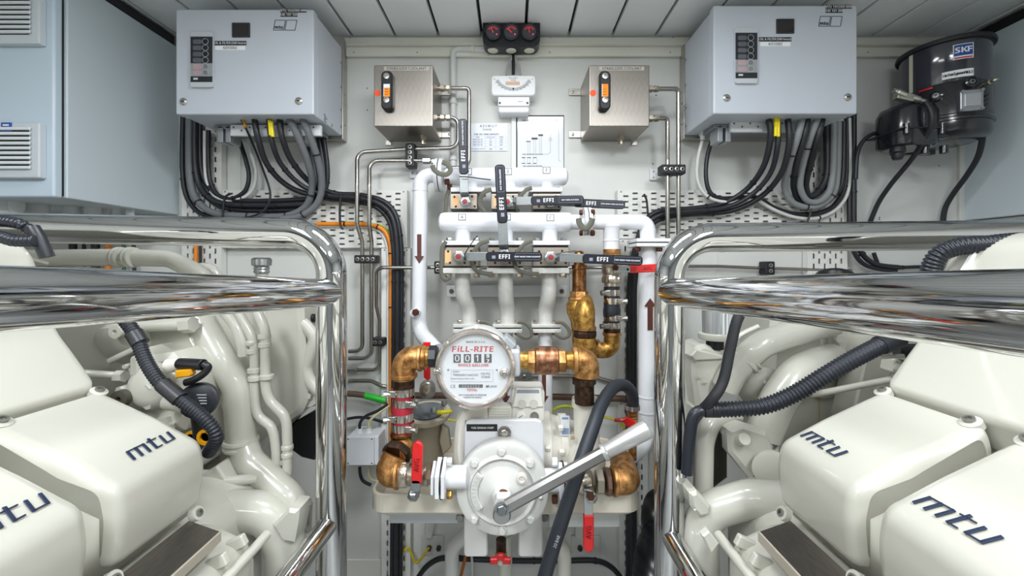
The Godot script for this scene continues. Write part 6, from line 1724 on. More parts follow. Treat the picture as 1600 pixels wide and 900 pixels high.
	part("grease_nipple", lathe([0.007, 0, 0.007, 0.012, 0.004, 0.014, 0.004, 0.022, 0.0055, 0.024, 0.003, 0.03], gn * Transform3D(Basis(Vector3.RIGHT, PI / 2), Vector3()), 10), nickel)
	# motor housing at the side
	var h := Vector3(1.222, EYE + 0.36, -1.27)
	var rings := []
	for q in [[0.0, 0.80], [0.008, 0.97], [0.06, 1.0], [0.105, 0.98], [0.125, 0.86], [0.133, 0.55], [0.135, 0.1]]:
		var ring := []
		for p in rrect(0.135 * q[1], 0.125 * q[1], 0.045 * q[1], 7): ring.append(Vector3(h.x + p.x, h.y + q[0], h.z + p.y))
		rings.append(ring)
	var mh := part("motor_housing", loft(rings), gl)
	part("housing_seam", box(Vector3(0.139, 0.004, 0.129), 0.002), mat("2b2e35", 0.4), at(h + Vector3(0, 0.047, 0)), mh)
	part("housing_window", box(Vector3(0.036, 0.042, 0.004), 0.002), mat("33363f", 0.15), Transform3D(Basis(UP, -0.1), h + Vector3(0.01, 0.074, 0.0625)), mh)
	part("housing_web", box(Vector3(0.1, 0.05, 0.11), 0.01), gl, at(h + Vector3(0.07, 0.045, 0.0)), mh)
	for x in [-0.055, 0.05]: part("housing_lug", lathe([0.008, 0, 0.008, 0.03], at(h + Vector3(x, 0.03, 0.058)), 12), gl, Transform3D(), mh)
	for q in [[-0.045, 0.02, 0.008], [0.028, 0.03, 0.011], [0.08, 0.035, 0.0105]]:
		part("underside_plug", lathe([q[2], 0, q[2], -0.022, q[2] * 0.8, -0.024], at(h + Vector3(q[0], 0.001, q[1])), 12), gl, Transform3D(), mh)
	part("cable_connector", lathe([0.017, 0, 0.019, -0.006, 0.019, -0.016, 0.014, -0.02, 0.015, -0.03, 0.011, -0.038], at(h + Vector3(-0.05, 0.0, 0.025)), 14), mat("1b1d21", 0.5), Transform3D(), mh)
	# outlet fitting
	var f := P(1412, 152, 1.22)
	part("outlet_block", box(Vector3(0.05, 0.022, 0.02), 0.003), mat("bfc0b4", 0.3, 0.85), Transform3D(Basis(FR, -0.22), f))
	part("outlet_fitting", lathe([0.009, 0, 0.009, 0.024, 0.007, 0.026, 0.007, 0.036], ax(f + Vector3(-0.004, 0.004, 0.006), Vector3(-1, 0.35, 0.1)), 8), mat("c6c7bc", 0.3, 0.85))
	part("outlet_fitting", lathe([0.009, 0, 0.0095, 0.02, 0.007, 0.024, 0.0075, 0.04], ax(f + Vector3(0.02, -0.002, 0.004), Vector3(1, -0.45, 0.1)), 8), mat("b9bab0", 0.3, 0.85))
	part("wall_bracket", box(Vector3(0.14, 0.16, 0.02), 0.003), gl, at(Vector3(1.36, y0 + 0.03, -1.391)))
	part("bracket_arm", box(Vector3(0.08, 0.1, 0.06), 0.004), gl, at(Vector3(1.36, y0 + 0.03, -1.36)))
	var g := "hoses and leads of the grease lubricator"
	var hm := mat("25272c", 0.45)
	cable("black grease hose dropping from the alloy outlet fitting of the drum", g, Q3([1446, 159, 1.20, 1454, 172, 1.19, 1456, 190, 1.19, 1448, 212, 1.21, 1425, 248, 1.26, 1392, 288, 1.32, 1372, 318, 1.36, 1359, 349, 1.385]), L(3.6, 1.25), hm, [], "grease_hose")
	cable("black grease hose dropping from the far end of the drum", g, Q3([1534, 190, 1.22, 1535, 215, 1.24, 1528, 245, 1.27, 1510, 275, 1.31, 1490, 302, 1.35, 1477, 325, 1.375, 1473, 349, 1.385]), L(3.8, 1.28), hm, [], "grease_hose")
	cable("black lead leaving the motor housing of the grease lubricator", g, Q(1.31, [1376, 206, 1360, 211, 1346, 224, 1339, 244, 1337, 280]), L(3.0, 1.31), hm)
	for q in [[1358, 349.5], [1472, 349.5]]: solo("wall_grommet", "flat black grommet where a grease hose enters the bulkhead", "grommet", box(Vector3(0.03, 0.006, 0.02), 0.002), black, "grease hose grommets", at(P(q[0], q[1], 1.388)))

# ---------------------------------------------------------------- engines
func eng(u: float, y: float, z: float, sd: float) -> Vector3:     # u = distance outboard, y above the eye, z away
	return Vector3(sd * (u - (0.072 if sd > 0 else 0.0)), EYE + y, -z)
func prof_loft(prof: Array, stations: Array, sd: float) -> ArrayMesh:
	var secs := []
	var c := Vector2()
	for p in prof: c += p
	c /= prof.size()
	for st in stations:
		var ring := []
		for p in prof:
			var d: Vector2 = c - p
			var q: Vector2 = p + d.normalized() * minf(st[1], d.length() * 0.6)
			ring.append(eng(q.x, q.y, st[0], sd))
		secs.append(ring)
	return loft(secs)
func soft(pts: Array, r: float, n := 4) -> Array:                 # round the corners of a closed outline
	var out := []
	var m := pts.size()
	for i in m:
		var p: Vector2 = pts[i]
		var a: Vector2 = pts[(i + m - 1) % m] - p
		var b: Vector2 = pts[(i + 1) % m] - p
		var t := minf(r, minf(a.length(), b.length()) * 0.45)
		var p0 := p + a.normalized() * t
		var p1 := p + b.normalized() * t
		for k in n + 1:
			var f := float(k) / n
			out.append(p0.lerp(p, f).lerp(p.lerp(p1, f), f))
	return out
func stroke_mark(base: Transform3D, h: float, parent: Node3D):
	# three angular letters drawn with straight strokes, slanted
	var segs := [[0, 0, 0, 1], [0, 1, 1.5, 1], [0.75, 0, 0.75, 1], [1.5, 0, 1.5, 1],
		[2.2, 0, 2.2, 1.25], [1.9, 1, 2.75, 1], [2.2, 0, 2.75, 0],
		[3.25, 0, 3.25, 1], [3.25, 0, 4.1, 0], [4.1, 0, 4.1, 1]]
	var groups := [[0, 4], [4, 7], [7, 10]]
	for g in groups:
		var s := nb()
		for i in range(g[0], g[1]):
			var q: Array = segs[i]
			var a := Vector3((q[0] - 2.05 + q[1] * 0.28) * h, (q[1] - 0.5) * h, 0)
			var b := Vector3((q[2] - 2.05 + q[3] * 0.28) * h, (q[3] - 0.5) * h, 0)
			var d := (b - a).normalized()
			var up: bool = absf(d.y) > 0.5
			add_box(s, Vector3(a.distance_to(b) + h * 0.12, h * (0.22 if up else 0.11), 0.0016), 0.0004, base * frame((a + b) * 0.5, d, FR.cross(d)))
		part("letter", fin(s), mat("1f2c47", 0.35), Transform3D(), parent)
func engine_common(sd: float):
	var ec := engine
	# two valve covers, same section
	var prof := soft([Vector2(0.530, -0.408), Vector2(0.520, -0.345), Vector2(0.526, -0.300), Vector2(0.60, -0.258), Vector2(0.706, -0.213), Vector2(0.716, -0.235), Vector2(0.716, -0.40)], 0.016, 5)
	var sp := [[0.541, 0.703], [0.22, 0.512]]
	for i in 2:
		var z0: float = sp[i][0]
		var z1: float = sp[i][1]
		var cv := part("valve_cover", prof_loft(prof, [[z0, 0.02], [z0 + 0.002, 0.010], [z0 + 0.008, 0.003], [z0 + 0.018, 0.0], [z1 - 0.018, 0.0], [z1 - 0.008, 0.003], [z1 - 0.002, 0.010], [z1, 0.02]], sd), ec)
		# lettering on the sloping top
		var yv := Vector3(sd * 0.866, 0.5, 0).normalized()
		var lc := eng(0.560, -0.2795, ([0.634, 0.452][i] if sd < 0 else [0.645, 0.454][i]), sd)
		var nrm := Vector3(-sd * 0.5, 0.866, 0)
		stroke_mark(frame(lc + nrm * 0.0012, Vector3(0, 0, -1.0 if sd < 0 else 1.0), yv), 0.0172, cv)
		for q in ([[0.703, -0.214, z1 - 0.006], [0.70, -0.214, z0 + 0.02]] if i == 0 else [[0.703, -0.214, z1 - 0.012]]):
			var p := eng(q[0], q[1], q[2], sd)
			part("bolt_ear", lathe([0.0125, -0.008, 0.0125, 0.001, 0.010, 0.0025], Transform3D(), 18), ec, ax(p, nrm), cv)
			part("cover_bolt", lathe([0.0065, 0.002, 0.007, 0.006, 0.0038, 0.0065, 0.0034, 0.003], Transform3D(), 14), mat("8f8f88", 0.35, 0.7), ax(p, nrm), cv)
	for z in [0.672, 0.53, 0.36]:
		var p := eng(0.519, -0.408, z, sd)
		part("bolt_ear", lathe([0.011, -0.004, 0.011, 0.006], Transform3D(), 16), ec, ax(p, Vector3(-sd, 0.5, 0)))
		part("cover_bolt", lathe([0.006, 0.004, 0.006, 0.009, 0.003, 0.0095, 0.003, 0.006], Transform3D(), 12), mat("8f8f88", 0.35, 0.7), ax(p, Vector3(-sd, 0.5, 0)))
	# added engine-coloured body filling the shaded gap between and under the covers
	part("cover_gap_filler", prof_loft([Vector2(0.545, -0.42), Vector2(0.545, -0.335), Vector2(0.70, -0.262), Vector2(0.74, -0.245), Vector2(0.74, -0.42)], [[0.10, 0.0], [0.69, 0.0]], sd), engine)
	# upper casing over the middle of the vee
	var up := soft([Vector2(0.712, -0.206), Vector2(0.742, -0.160), Vector2(0.776, -0.110), Vector2(0.802, -0.03), Vector2(0.826, 0.032), Vector2(0.862, 0.052), Vector2(1.10, 0.055), Vector2(1.10, -0.30), Vector2(0.745, -0.30), Vector2(0.72, -0.222)], 0.02, 4)
	part("upper_casing", prof_loft(up, [[-0.7, 0.0], [0.69, 0.0], [0.698, 0.002], [0.703, 0.008]], sd), ec)
	# stainless shield below the covers
	var a := eng(0.521, -0.412, 0.66, sd)
	var b := eng(0.470, -0.430, 0.66, sd)
	var sx := (b - a)
	var s := nb()
	add_box(s, Vector3(sx.length(), 0.92, 0.003), 0.0008, frame((a + b) * 0.5 + Vector3(0, 0, 0.46), sx, Vector3(0, 0, 1)))
	part("heat_shield", fin(s), mat("9a938c", 0.3, 1.0, {"tex": "brush", "scale": Vector3(40, 40, 1.2)}))
	part("shield_lip", box(Vector3(0.004, 0.016, 0.92), 0.001), mat("d8d0c0", 0.3, 0.6), at(b + Vector3(0, -0.006, 0.46)))
	# crankcase below and behind everything
	part("crankcase", prof_loft(soft([Vector2(0.53, -0.47), Vector2(0.60, -0.43), Vector2(1.10, -0.43), Vector2(1.10, -0.98), Vector2(0.62, -0.98), Vector2(0.53, -0.80)], 0.03), [[-0.75, 0.0], [0.86, 0.0], [0.90, 0.02]], sd), engine)
	part("mount", box(Vector3(0.3, 0.14, 0.2), 0.01), mat("5c5e60", 0.5), at(eng(0.8, -1.05, 0.6, sd)))
	part("mount", box(Vector3(0.3, 0.14, 0.2), 0.01), mat("5c5e60", 0.5), at(eng(0.8, -1.05, -0.4, sd)))
	if sd < 0: part("rear_block", prof_loft(soft([Vector2(0.74, -0.03), Vector2(1.10, 0.0), Vector2(1.10, -0.44), Vector2(0.66, -0.44), Vector2(0.66, -0.2)], 0.03), [[0.88, 0.012], [0.892, 0.0], [1.02, 0.0]], sd), engine)
	part("lower_casing", prof_loft(soft([Vector2(0.60, -0.452), Vector2(0.53, -0.452), Vector2(0.466, -0.482), Vector2(0.452, -0.515), Vector2(0.456, -0.76), Vector2(0.60, -0.80)], 0.012), [[-0.6, 0.0], [0.70, 0.0], [0.722, 0.004], [0.73, 0.014]], sd), engine)
	part("casing_tube", cyl(eng(0.452, -0.496, 0.755, sd), eng(0.452, -0.496, -0.3, sd), 0.0085, 18), engine)
	for zz in [0.70, 0.655, 0.52]: part("casing_strap", box(Vector3(0.05, 0.02, 0.012), 0.003), engine, Transform3D(Basis(FR, -sd * 0.45), eng(0.478, -0.478, zz, sd)))
	part("casing_sticker", box(Vector3(0.001, 0.03, 0.03), 0.0002), mat("d5dceb" if sd > 0 else "d9d8cf", 0.45), Transform3D(Basis(Vector3.RIGHT, PI / 4), eng(0.4515, -0.555, 0.69, sd)))
	part("vee_filler", prof_loft([Vector2(0.60, -0.44), Vector2(0.74, -0.28), Vector2(1.08, -0.26), Vector2(1.08, -0.44)], [[-0.7, 0.0], [0.78, 0.0]], sd), engine)
func ring_on(a: Vector3, d: Vector3, r: float, w: float, m: Material):
	part("pipe_collar", lathe([r * 0.9, 0, r * 1.16, 0.001, r * 1.2, w * 0.3, r * 1.08, w * 0.5, r * 1.2, w * 0.7, r * 1.16, w - 0.001, r * 0.9, w], ax(a, d), 22), m)
func engine_left():
	thing("engine", "cream marine diesel engine with a yellow-clipped sensor plug", "engine", Vector3(-0.85, 0, 0.0), "main engines behind the guard rails")
	engine_common(-1.0)
	var z := 0.92
	var eg := engine
	# gear end: housing sheet, big pipe, thin pipes
	part("gear_housing", pplate([300, 500, 340, 482, 471, 470, 479, 625, 470, 646, 452, 658, 410, 700, 400, 800, 300, 800], 1.0, 0.12, 0.012), eg)
	part("gear_housing_step", pplate([255, 500, 330, 500, 352, 690, 350, 800, 260, 800], 0.97, 0.1, 0.012), engine)
	part("coolant_pipe", tube(Q3([300, 478, 0.92, 345, 560, 0.90, 372, 605, 0.90, 378, 690, 0.90, 390, 722, 0.89, 450, 775, 0.87, 462, 792, 0.87]), L(21, 0.9), 0.06, 22), eg)
	ring_on(P(377, 685, 0.90), Vector3(0, -1, 0), L(21, 0.9), 0.022, eg)
	part("pipe_clamp_bar", cyl(P(458, 796, 0.85), P(484, 783, 0.85), 0.008, 14), eg)
	ring_on(P(457, 782, 0.87), Vector3(0.25, -1, 0), L(20, 0.87), 0.012, eg)
	for q in [[[345, 480, 366, 505, 378, 532, 382, 556], 9.0], [[366, 478, 385, 510, 396, 535, 398, 560, 400, 640, 424, 668, 431, 700, 432, 730], 7.0], [[396, 478, 410, 505, 415, 530, 415, 595, 422, 625, 445, 652, 449, 690, 449, 740], 7.4], [[300, 520, 330, 560, 350, 620, 362, 650], 8.0]]:
		part("fuel_pipe", tube(spline(Q(0.90, q[0]), 6), L(q[1], 0.9), 0.0, 14), eg)
	for q in [[394, 540, 9.0], [395, 553, 9.6], [397, 583, 9.6], [399, 595, 10.5], [413, 530, 9.4], [414, 543, 9.4], [417, 593, 10.5], [449, 703, 8.8], [449, 715, 8.8]]:
		part("union_nut", lathe([L(q[2], 0.9) * 0.85, 0, L(q[2], 0.9), 0.002, L(q[2], 0.9), 0.010, L(q[2], 0.9) * 0.85, 0.012], at(P(q[0], q[1], 0.9)), 16), eg)
	part("pipe_clip", box(Vector3(0.05, 0.014, 0.012), 0.003), eg, at(P(405, 540, 0.905)))
	part("pipe_clip", box(Vector3(0.05, 0.012, 0.012), 0.003), eg, at(P(440, 722, 0.905)))
	# lifting arm and black fittings by the post
	part("lifting_arm", tube(spline(Q(1.02, [468, 500, 482, 514, 491, 530, 484, 555, 478, 575, 484, 595, 500, 612, 512, 616]), 6), L(9.5, 1.02), 0.0, 16), eg)
	part("vent_plug", cyl(P(473, 496, 1.05), P(493, 497, 1.05), L(6.5, 1.05), 14), black)
	part("gear_cap", lathe([0.03, 0, 0.032, 0.006, 0.028, 0.02], ax(P(486, 615, 1.04), FR), 22), eg)
	bolt(P(484, 618, 1.02), FR, 0.008, 0.01, eg)
	part("dark_bracket", pplate([452, 665, 495, 640, 500, 700, 490, 720, 470, 715, 450, 700], 1.08, 0.04, 0.004), mat("1b1d21", 0.45))
	# intake elbow and lower cover
	var s := nb()
	add_tube(s, fillet(Q3([318, 800, 0.80, 360, 797, 0.82, 425, 800, 0.84, 446, 850, 0.84, 448, 900, 0.84]), 0.07, 8), L(30, 0.83), 26)
	part("intake_elbow", fin(s), eg)
	part("elbow_flange", pplate([424, 822, 450, 796, 466, 798, 464, 818, 458, 850, 440, 848], 0.80, 0.05, 0.006), eg)
	part("side_link", cyl(P(458, 835, 0.88), P(484, 826, 0.88), L(5, 0.88), 12), eg)
	part("side_link", cyl(P(484, 785, 0.9), P(482, 830, 0.9), L(4.5, 0.9), 12), eg)
	part("clamp_bridge", box(Vector3(0.05, 0.05, 0.05), 0.006), eg, Transform3D(Basis(FR, 0.6), P(346, 744, 0.86)))
	part("transfer_pipe", cyl(P(350, 752, 0.84), P(402, 748, 0.86), L(7.5, 0.85), 16), eg)
	# high pressure pump body
	var zp := 0.80
	part("pump_body", pplate([206, 560, 214, 546, 232, 556, 262, 552, 282, 575, 292, 610, 296, 650, 282, 676, 250, 684, 226, 668, 206, 640, 197, 612, 190, 580], zp, 0.09, 0.014), eg)
	part("pump_head", lathe([0.045, -0.01, 0.048, 0.0, 0.042, 0.012, 0.03, 0.022], ax(P(245, 600, zp), FR + Vector3(0.3, 0.3, 0)), 24), eg)
	part("pump_ear", pplate_r(202, 557, 214, 588, zp - 0.02, 0.03, 0.008, 0.002), eg)
	for q in [[198, 608, 0.010], [238, 606, 0.012], [241, 630, 0.009], [206, 570, 0.005]]:
		bolt(P(q[0], q[1], zp - 0.008), FR, q[2], 0.016, eg)
	part("pump_outlet", cyl(P(258, 650, zp), P(262, 682, zp), L(10, zp), 16), eg)
	part("outlet_nut", lathe([L(11.5, zp), 0, L(11.5, zp), 0.012], at(P(261, 672, zp - 0.01)), 6), eg)
	part("suction_boss", cyl(P(262, 628, zp - 0.02), P(292, 632, zp - 0.03), L(12, zp), 18), eg)
	part("link_tube", cyl(P(130, 583, 0.76), P(192, 587, zp), L(5.5, 0.78), 14), eg)
	part("link_nut", lathe([L(9, zp), 0, L(9, zp), 0.016], ax(P(182, 588, zp - 0.01), Vector3.RIGHT), 6), eg)
	part("fuel_rail", cyl(P(196, 510, 0.84), P(292, 506, 0.86), L(10, 0.85), 18), eg)
	part("rail_nut", lathe([L(13, 0.86), 0, L(13, 0.86), 0.022], ax(P(286, 508, 0.86), Vector3(1, 0.1, 0)), 6), eg)
	part("canister", lathe([0.03, 0, 0.052, 0.008, 0.056, 0.03, 0.056, 0.12], ax(P(180, 548, 0.86), Vector3(0.1, 0.5, -1)), 26), engine)
	part("canister_boss", lathe([0.013, 0, 0.013, 0.008, 0.005, 0.0085, 0.004, 0.002], Transform3D(), 16), eg, ax(P(185, 518, 0.83), FR))
	part("strut", cyl(P(170, 565, 0.84), P(232, 535, 0.86), L(5, 0.85), 12), eg)
	part("dark_boss", lathe([0.016, 0, 0.016, 0.012, 0.005, 0.012, 0.004, 0.004], Transform3D(), 18), mat("55534a", 0.5), ax(P(194, 621, 0.77), FR))
	# sensor plug
	var zs := 0.78
	part("sensor", cyl(P(262, 572, zs), P(290, 568, zs), L(11, zs), 18), cream)
	part("sensor_plug", cyl(P(280, 568, zs - 0.01), P(318, 570, zs - 0.02), L(8.5, zs), 18), black)
	part("plug_tail", tube(spline(Q(zs - 0.02, [318, 569, 325, 574, 318, 584, 302, 594, 290, 598]), 5), L(5.5, zs), 0.0, 12), black)
	part("yellow_clip", pplate([272, 580, 284, 578, 298, 577, 300, 585, 296, 589, 284, 590, 274, 592], zs - 0.025, 0.01, 0.002), mat("eda712", 0.4))
	part("round_cap", lathe([0.03, 0, 0.033, 0.003, 0.033, 0.012, 0.029, 0.015], ax(P(314, 624, zs), FR + Vector3(0.25, 0.1, 0)), 26), mat("23262c", 0.4))
	for i in 4: part("cap_mark", box(Vector3(0.018 - 0.002 * i, 0.002, 0.0006), 0.0002), mat("a9acb0", 0.5), at(P(315 + i, 617 + i * 4.5, zs - 0.0185)))
	part("harness", tube(spline(Q(zs + 0.01, [306, 640, 310, 660, 312, 690, 305, 700]), 5), L(9, zs), 0.0, 14), black)
	part("clip_ring", lathe([0.015, 0, 0.015, 0.005, 0.009, 0.005, 0.009, 0], Transform3D(), 18), mat("eda712", 0.4), ax(P(322, 682, zs), FR))
	part("clip_ring", lathe([0.013, 0, 0.013, 0.005, 0.008, 0.005, 0.008, 0], Transform3D(), 18), mat("eda712", 0.4), ax(P(300, 683, zs + 0.02), FR))
	# upper pipe seen between the bars
	part("upper_pipe", tube(Q3([40, 404, 0.90, 190, 402, 0.93, 265, 404, 0.95, 318, 430, 0.95, 330, 470, 0.95]), L(13.5, 0.92), 0.06, 20), eg)
	for x in [182, 200]: ring_on(P(x, 402, 0.93), Vector3.RIGHT, L(13.5, 0.93), 0.016, eg)
	part("upper_stub", tube(Q(1.0, [290, 420, 330, 418, 345, 440]), L(8, 1.0), 0.03, 14), eg)
	part("thin_rod", cyl(P(50, 405, 0.84), P(75, 412, 0.86), L(3, 0.85), 10), eg)
	part("filler_neck", lathe([0.016, 0, 0.018, 0.004, 0.016, 0.008, 0.018, 0.012, 0.016, 0.016, 0.022, 0.02, 0.0225, 0.034, 0.018, 0.038], at(P(409, 427, 1.0)), 20), mat("b5b7b8", 0.25, 0.9))
	part("filler_column", cyl(P(409, 427, 1.0), P(409, 500, 1.0), 0.014, 16), eg)
	# hoses
	thing("corrugated_hose", "black corrugated wiring hose arching past the yellow sensor clip", "hose", P(330, 700, 0.74))
	part("hose", hose(Q3([195, 500, 0.76, 212, 524, 0.755, 226, 560, 0.745, 247, 594, 0.735, 276, 620, 0.73, 305, 642, 0.73, 328, 663, 0.73, 338, 684, 0.735, 326, 708, 0.75]), L(10.2, 0.74), 0.0056), rubber)
	part("sleeve", cyl(P(209, 520, 0.755), P(220, 537, 0.752), L(12, 0.75), 16), mat("24262b", 0.4))
	part("clip", cyl(P(254, 600, 0.734), P(282, 624, 0.729), L(11.8, 0.73), 16), mat("24262b", 0.4))
	thing("corrugated_hose", "black corrugated hose elbow over the rail beside the large switch cabinet", "hose", P(70, 392, 0.62))
	part("hose", hose(Q3([-40, 350, 0.60, 0, 346, 0.60, 30, 350, 0.60, 50, 362, 0.61]), L(9, 0.6), 0.005), rubber)
	part("hose", hose(Q3([-40, 366, 0.59, 0, 370, 0.59, 22, 376, 0.59, 55, 376, 0.595]), L(9.5, 0.6), 0.005), rubber)
	part("tee", tube(Q3([50, 356, 0.605, 60, 372, 0.605, 74, 402, 0.61]), L(9.5, 0.6), 0.0, 14), mat("22242a", 0.4))

func engine_right():
	thing("engine", "cream marine diesel engine with a ribbed filter at its gear end", "engine", Vector3(0.78, 0, 0.0), "main engines behind the guard rails")
	engine_common(1.0)
	var eg := engine
	var z := 0.92
	part("gear_housing", pplate([1210, 470, 1480, 470, 1480, 640, 1400, 690, 1215, 760, 1190, 720, 1200, 640], 1.02, 0.14, 0.014), eg)
	part("gear_housing_step", pplate([1296, 505, 1310, 500, 1332, 512, 1334, 545, 1318, 566, 1298, 560], 0.99, 0.05, 0.006), eg)
	bolt(P(1307, 528, 0.985), FR, 0.012, 0.012, eg)
	part("casting_seam", pbox(1280, 620, 1283, 662, 1.018, 0.004, 0.001), mat("c2b48c", 0.5))
	# large pipes
	part("coolant_pipe", tube(Q3([1134, 605, 0.96, 1146, 582, 0.95, 1185, 540, 0.93, 1265, 512, 0.95, 1300, 505, 0.97]), L(20, 0.95), 0.07, 22), eg)
	ring_on(P(1160, 568, 0.945), Vector3(0.75, 0.8, 0), L(20, 0.945), 0.02, eg)
	part("charge_pipe", tube(Q3([1192, 680, 0.90, 1216, 625, 0.89, 1246, 582, 0.90, 1280, 566, 0.95, 1300, 560, 0.99]), L(25, 0.91), 0.08, 24), eg)
	part("blank_cap", lathe([0.045, 0, 0.045, 0.012, 0.04, 0.016], ax(P(1283, 592, 1.02), FR), 26), eg)
	part("boss_blend", ball(P(1190, 605, 1.0), Vector3(0.06, 0.05, 0.04)), eg)
	part("pipe_branch", tube(spline(Q(0.91, [1135, 660, 1150, 680, 1180, 690, 1205, 700]), 6), L(16, 0.91), 0.0, 18), eg)
	part("thin_tube", tube(spline(Q(0.98, [1140, 545, 1155, 525, 1185, 510]), 5), L(4, 0.98), 0.0, 10), eg)
	# ribbed filter standing at the end
	part("filter_glass", lathe([0.03, 0, 0.031, 0.052, 0.03, 0.07], at(P(1118, 522, 1.0)), 22), mat("aeb2b3", 0.25, 0.5))
	for i in 9:
		var a := TAU * i / 18.0 + 0.1
		part("filter_rib", box(Vector3(0.004, 0.062, 0.006), 0.001), mat("d9dbdb", 0.3), Transform3D(Basis(UP, a), P(1118, 500, 1.0) + Vector3(sin(a), 0, cos(a)) * 0.031))
	part("filter_collar", lathe([0.035, 0, 0.037, 0.003, 0.037, 0.014, 0.032, 0.016], at(P(1116, 530, 1.0)), 22), eg)
	part("filter_gap", cyl(P(1117, 545, 1.0), P(1117, 528, 1.0), 0.02, 16), black)
	part("filter_head", pplate([1082, 552, 1090, 541, 1104, 538, 1128, 548, 1134, 560, 1134, 590, 1126, 606, 1116, 640, 1090, 640, 1083, 590], 0.98, 0.08, 0.01), eg)
	part("filter_lip", pplate([1079, 556, 1088, 546, 1130, 556, 1130, 562, 1086, 564], 0.972, 0.09, 0.003), eg)
	for q in [[1092, 588], [1100, 596]]: part("cast_mark", pbox(q[0], q[1], q[0] + 8, q[1] + 2, 0.969, 0.002, 0.0004), engine)
	part("filter_leg", pbox(1083, 635, 1096, 700, 0.99, 0.05, 0.006), eg)
	part("ribbed_hose_end", lathe([0.02, 0, 0.02, 0.12], at(P(1072, 650, 1.05)), 18), mat("c9cac6", 0.4))
	# lower run: upright pipe, fins, elbow, bracket
	part("riser_bend", tube(Q3([1150, 648, 0.92, 1112, 655, 0.90, 1100, 690, 0.88, 1098, 790, 0.87]), L(14.5, 0.88), 0.05, 20), eg)
	for i in 10: part("cooler_fin", pplate([1111 + i * 2.6, 676, 1112.4 + i * 2.6, 676, 1112.4 + i * 2.6, 765 - i * 2, 1111 + i * 2.6, 765 - i * 2], 0.95, 0.06, 0.0), mat("6d6b62", 0.4, 0.5))
	part("end_bracket", pplate([1138, 672, 1160, 664, 1200, 676, 1212, 700, 1206, 730, 1192, 756, 1180, 758, 1140, 708], 0.86, 0.03, 0.008), eg)
	part("bracket_hole", cyl(P(1179, 745, 0.859), P(1179, 745, 0.859) + FR * ((0.859) - (0.8582)), 0.0032, 10), ink)
	part("bracket_boss", cyl(P(1152, 688, 0.87), P(1164, 686, 0.84), 0.012, 14), eg)
	part("bracket_ring", lathe([0.036, 0, 0.038, 0.012, 0.03, 0.014], ax(P(1206, 730, 0.84), Vector3(-0.4, 0, 1)), 24), eg)
	var s := nb()
	add_tube(s, fillet(Q3([1238, 782, 0.78, 1170, 778, 0.80, 1100, 800, 0.82, 1094, 850, 0.82, 1096, 905, 0.82]), 0.08, 8), L(27, 0.81), 26)
	part("intake_elbow", fin(s), eg)
	part("elbow_flange", pplate([1078, 772, 1090, 768, 1112, 792, 1110, 806, 1094, 810, 1080, 792], 0.78, 0.05, 0.006), eg)
	part("cover_clip", pplate([1098, 838, 1108, 830, 1124, 850, 1112, 866], 0.66, 0.012, 0.002), eg)
	# tube and unions under the upper casing
	part("transfer_rod", cyl(P(1268, 617, 0.90), P(1398, 592, 0.80), L(5, 0.85), 14), eg)
	ring_on(P(1394, 592, 0.80), Vector3(1, 0.1, 0), L(7, 0.8), 0.012, eg)
	part("union_block", box(Vector3(0.035, 0.03, 0.03), 0.006), eg, Transform3D(Basis(FR, -0.2), P(1398, 571, 0.80)))
	part("union_block", box(Vector3(0.03, 0.026, 0.03), 0.006), eg, Transform3D(Basis(FR, 0.2), P(1412, 592, 0.79)))
	part("union_nut", lathe([0.011, 0, 0.011, 0.012], Transform3D(), 6), eg, ax(P(1404, 576, 0.78), FR))
	part("union_nut", lathe([0.010, 0, 0.010, 0.010], Transform3D(), 6), eg, ax(P(1440, 568, 0.77), FR))
	for q in [[1385, 552, 1406, 538], [1376, 558, 1412, 556], [1420, 560, 1462, 557]]: part("clip_strip", cyl(P(q[0], q[1], 0.77), P(q[2], q[3], 0.77), L(3.2, 0.77), 10), eg)
	part("black_sleeve", cyl(P(1400, 548, 0.79), P(1450, 548, 0.78), L(11, 0.78), 16), mat("22242a", 0.4))
	part("black_sleeve", cyl(P(1420, 578, 0.79), P(1450, 574, 0.78), L(9, 0.78), 16), mat("33363c", 0.4))
	part("shadow_block", pplate([1360, 530, 1500, 530, 1500, 640, 1400, 640, 1330, 660], 0.93, 0.06, 0.004), engine)  # added block, set behind the unions as backing for the shadowed gap
	# bracket and cap seen between the bars
	part("hose_bracket", pplate([1505, 424, 1528, 386, 1536, 379, 1546, 378, 1553, 384, 1552, 392, 1532, 402, 1521, 424], 0.66, 0.006, 0.001), mat("dfe1e0", 0.35))
	bolt(P(1545, 386, 0.658), FR, 0.005, 0.005, ink)
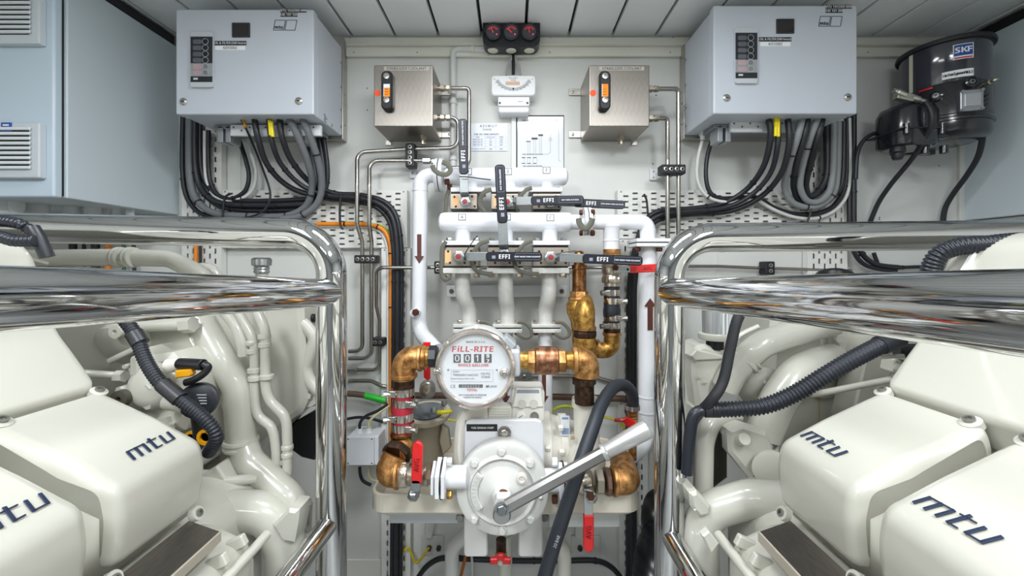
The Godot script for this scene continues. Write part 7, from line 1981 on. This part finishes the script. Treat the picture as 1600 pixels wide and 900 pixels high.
	part("filler_neck", lathe([0.02, 0, 0.022, 0.006, 0.02, 0.01, 0.024, 0.014, 0.024, 0.022, 0.02, 0.026], at(P(1492, 424, 0.95)), 20), mat("c3c5c4", 0.3, 0.8))
	part("filler_column", cyl(P(1492, 424, 0.95), P(1492, 500, 0.95), 0.015, 16), eg)
	part("black_dome", ball(P(1305, 432, 1.05), Vector3(0.045, 0.022, 0.04)), black)
	part("dome_column", cyl(P(1305, 432, 1.05), P(1305, 520, 1.05), 0.03, 18), eg)
	# hoses
	thing("corrugated_hose", "fat black corrugated hose sweeping across the engine with the ribbed filter", "hose", P(1110, 645, 0.80))
	part("hose", hose(Q3([1112, 640, 0.80, 1150, 639, 0.79, 1195, 634, 0.775, 1240, 616, 0.765, 1290, 586, 0.755, 1335, 560, 0.75, 1378, 538, 0.75]), L(13, 0.77), 0.0066), rubber)
	part("cuff", cyl(P(1100, 640, 0.803), P(1124, 640, 0.798), L(12, 0.8), 16), mat("23252a", 0.45))
	part("cuff", cyl(P(1374, 540, 0.75), P(1404, 528, 0.755), L(14.5, 0.75), 16), mat("23252a", 0.4))
	part("tail", tube(spline(Q(0.803, [1106, 640, 1090, 644, 1082, 656, 1077, 690, 1073, 740]), 6), L(9, 0.8), 0.0, 14), rubber)
	thing("rubber_hose", "black wrapped hose dropping across the ribbed filter to the rail post", "hose", P(1070, 740, 0.78))
	part("hose", tube(spline(Q3([1170, 470, 0.80, 1152, 500, 0.80, 1141, 545, 0.795, 1130, 595, 0.79, 1112, 625, 0.785, 1086, 654, 0.835, 1073, 690, 0.88, 1064, 750, 0.90, 1060, 820, 0.91, 1058, 920, 0.92]), 7), L(8, 0.79), 0.0, 16), mat("1f2126", 0.6, 0, {"bump": "cast", "amount": 0.4, "scale": Vector3(30, 30, 30)}))
	thing("corrugated_hose", "black corrugated hose curling over the rail beside the white hose bracket", "hose", P(1455, 430, 0.68))
	part("hose", hose(Q3([1455, 446, 0.70, 1456, 418, 0.69, 1470, 396, 0.68, 1500, 385, 0.67, 1540, 382, 0.66, 1580, 378, 0.65, 1640, 376, 0.64]), L(14, 0.68), 0.0055), rubber)
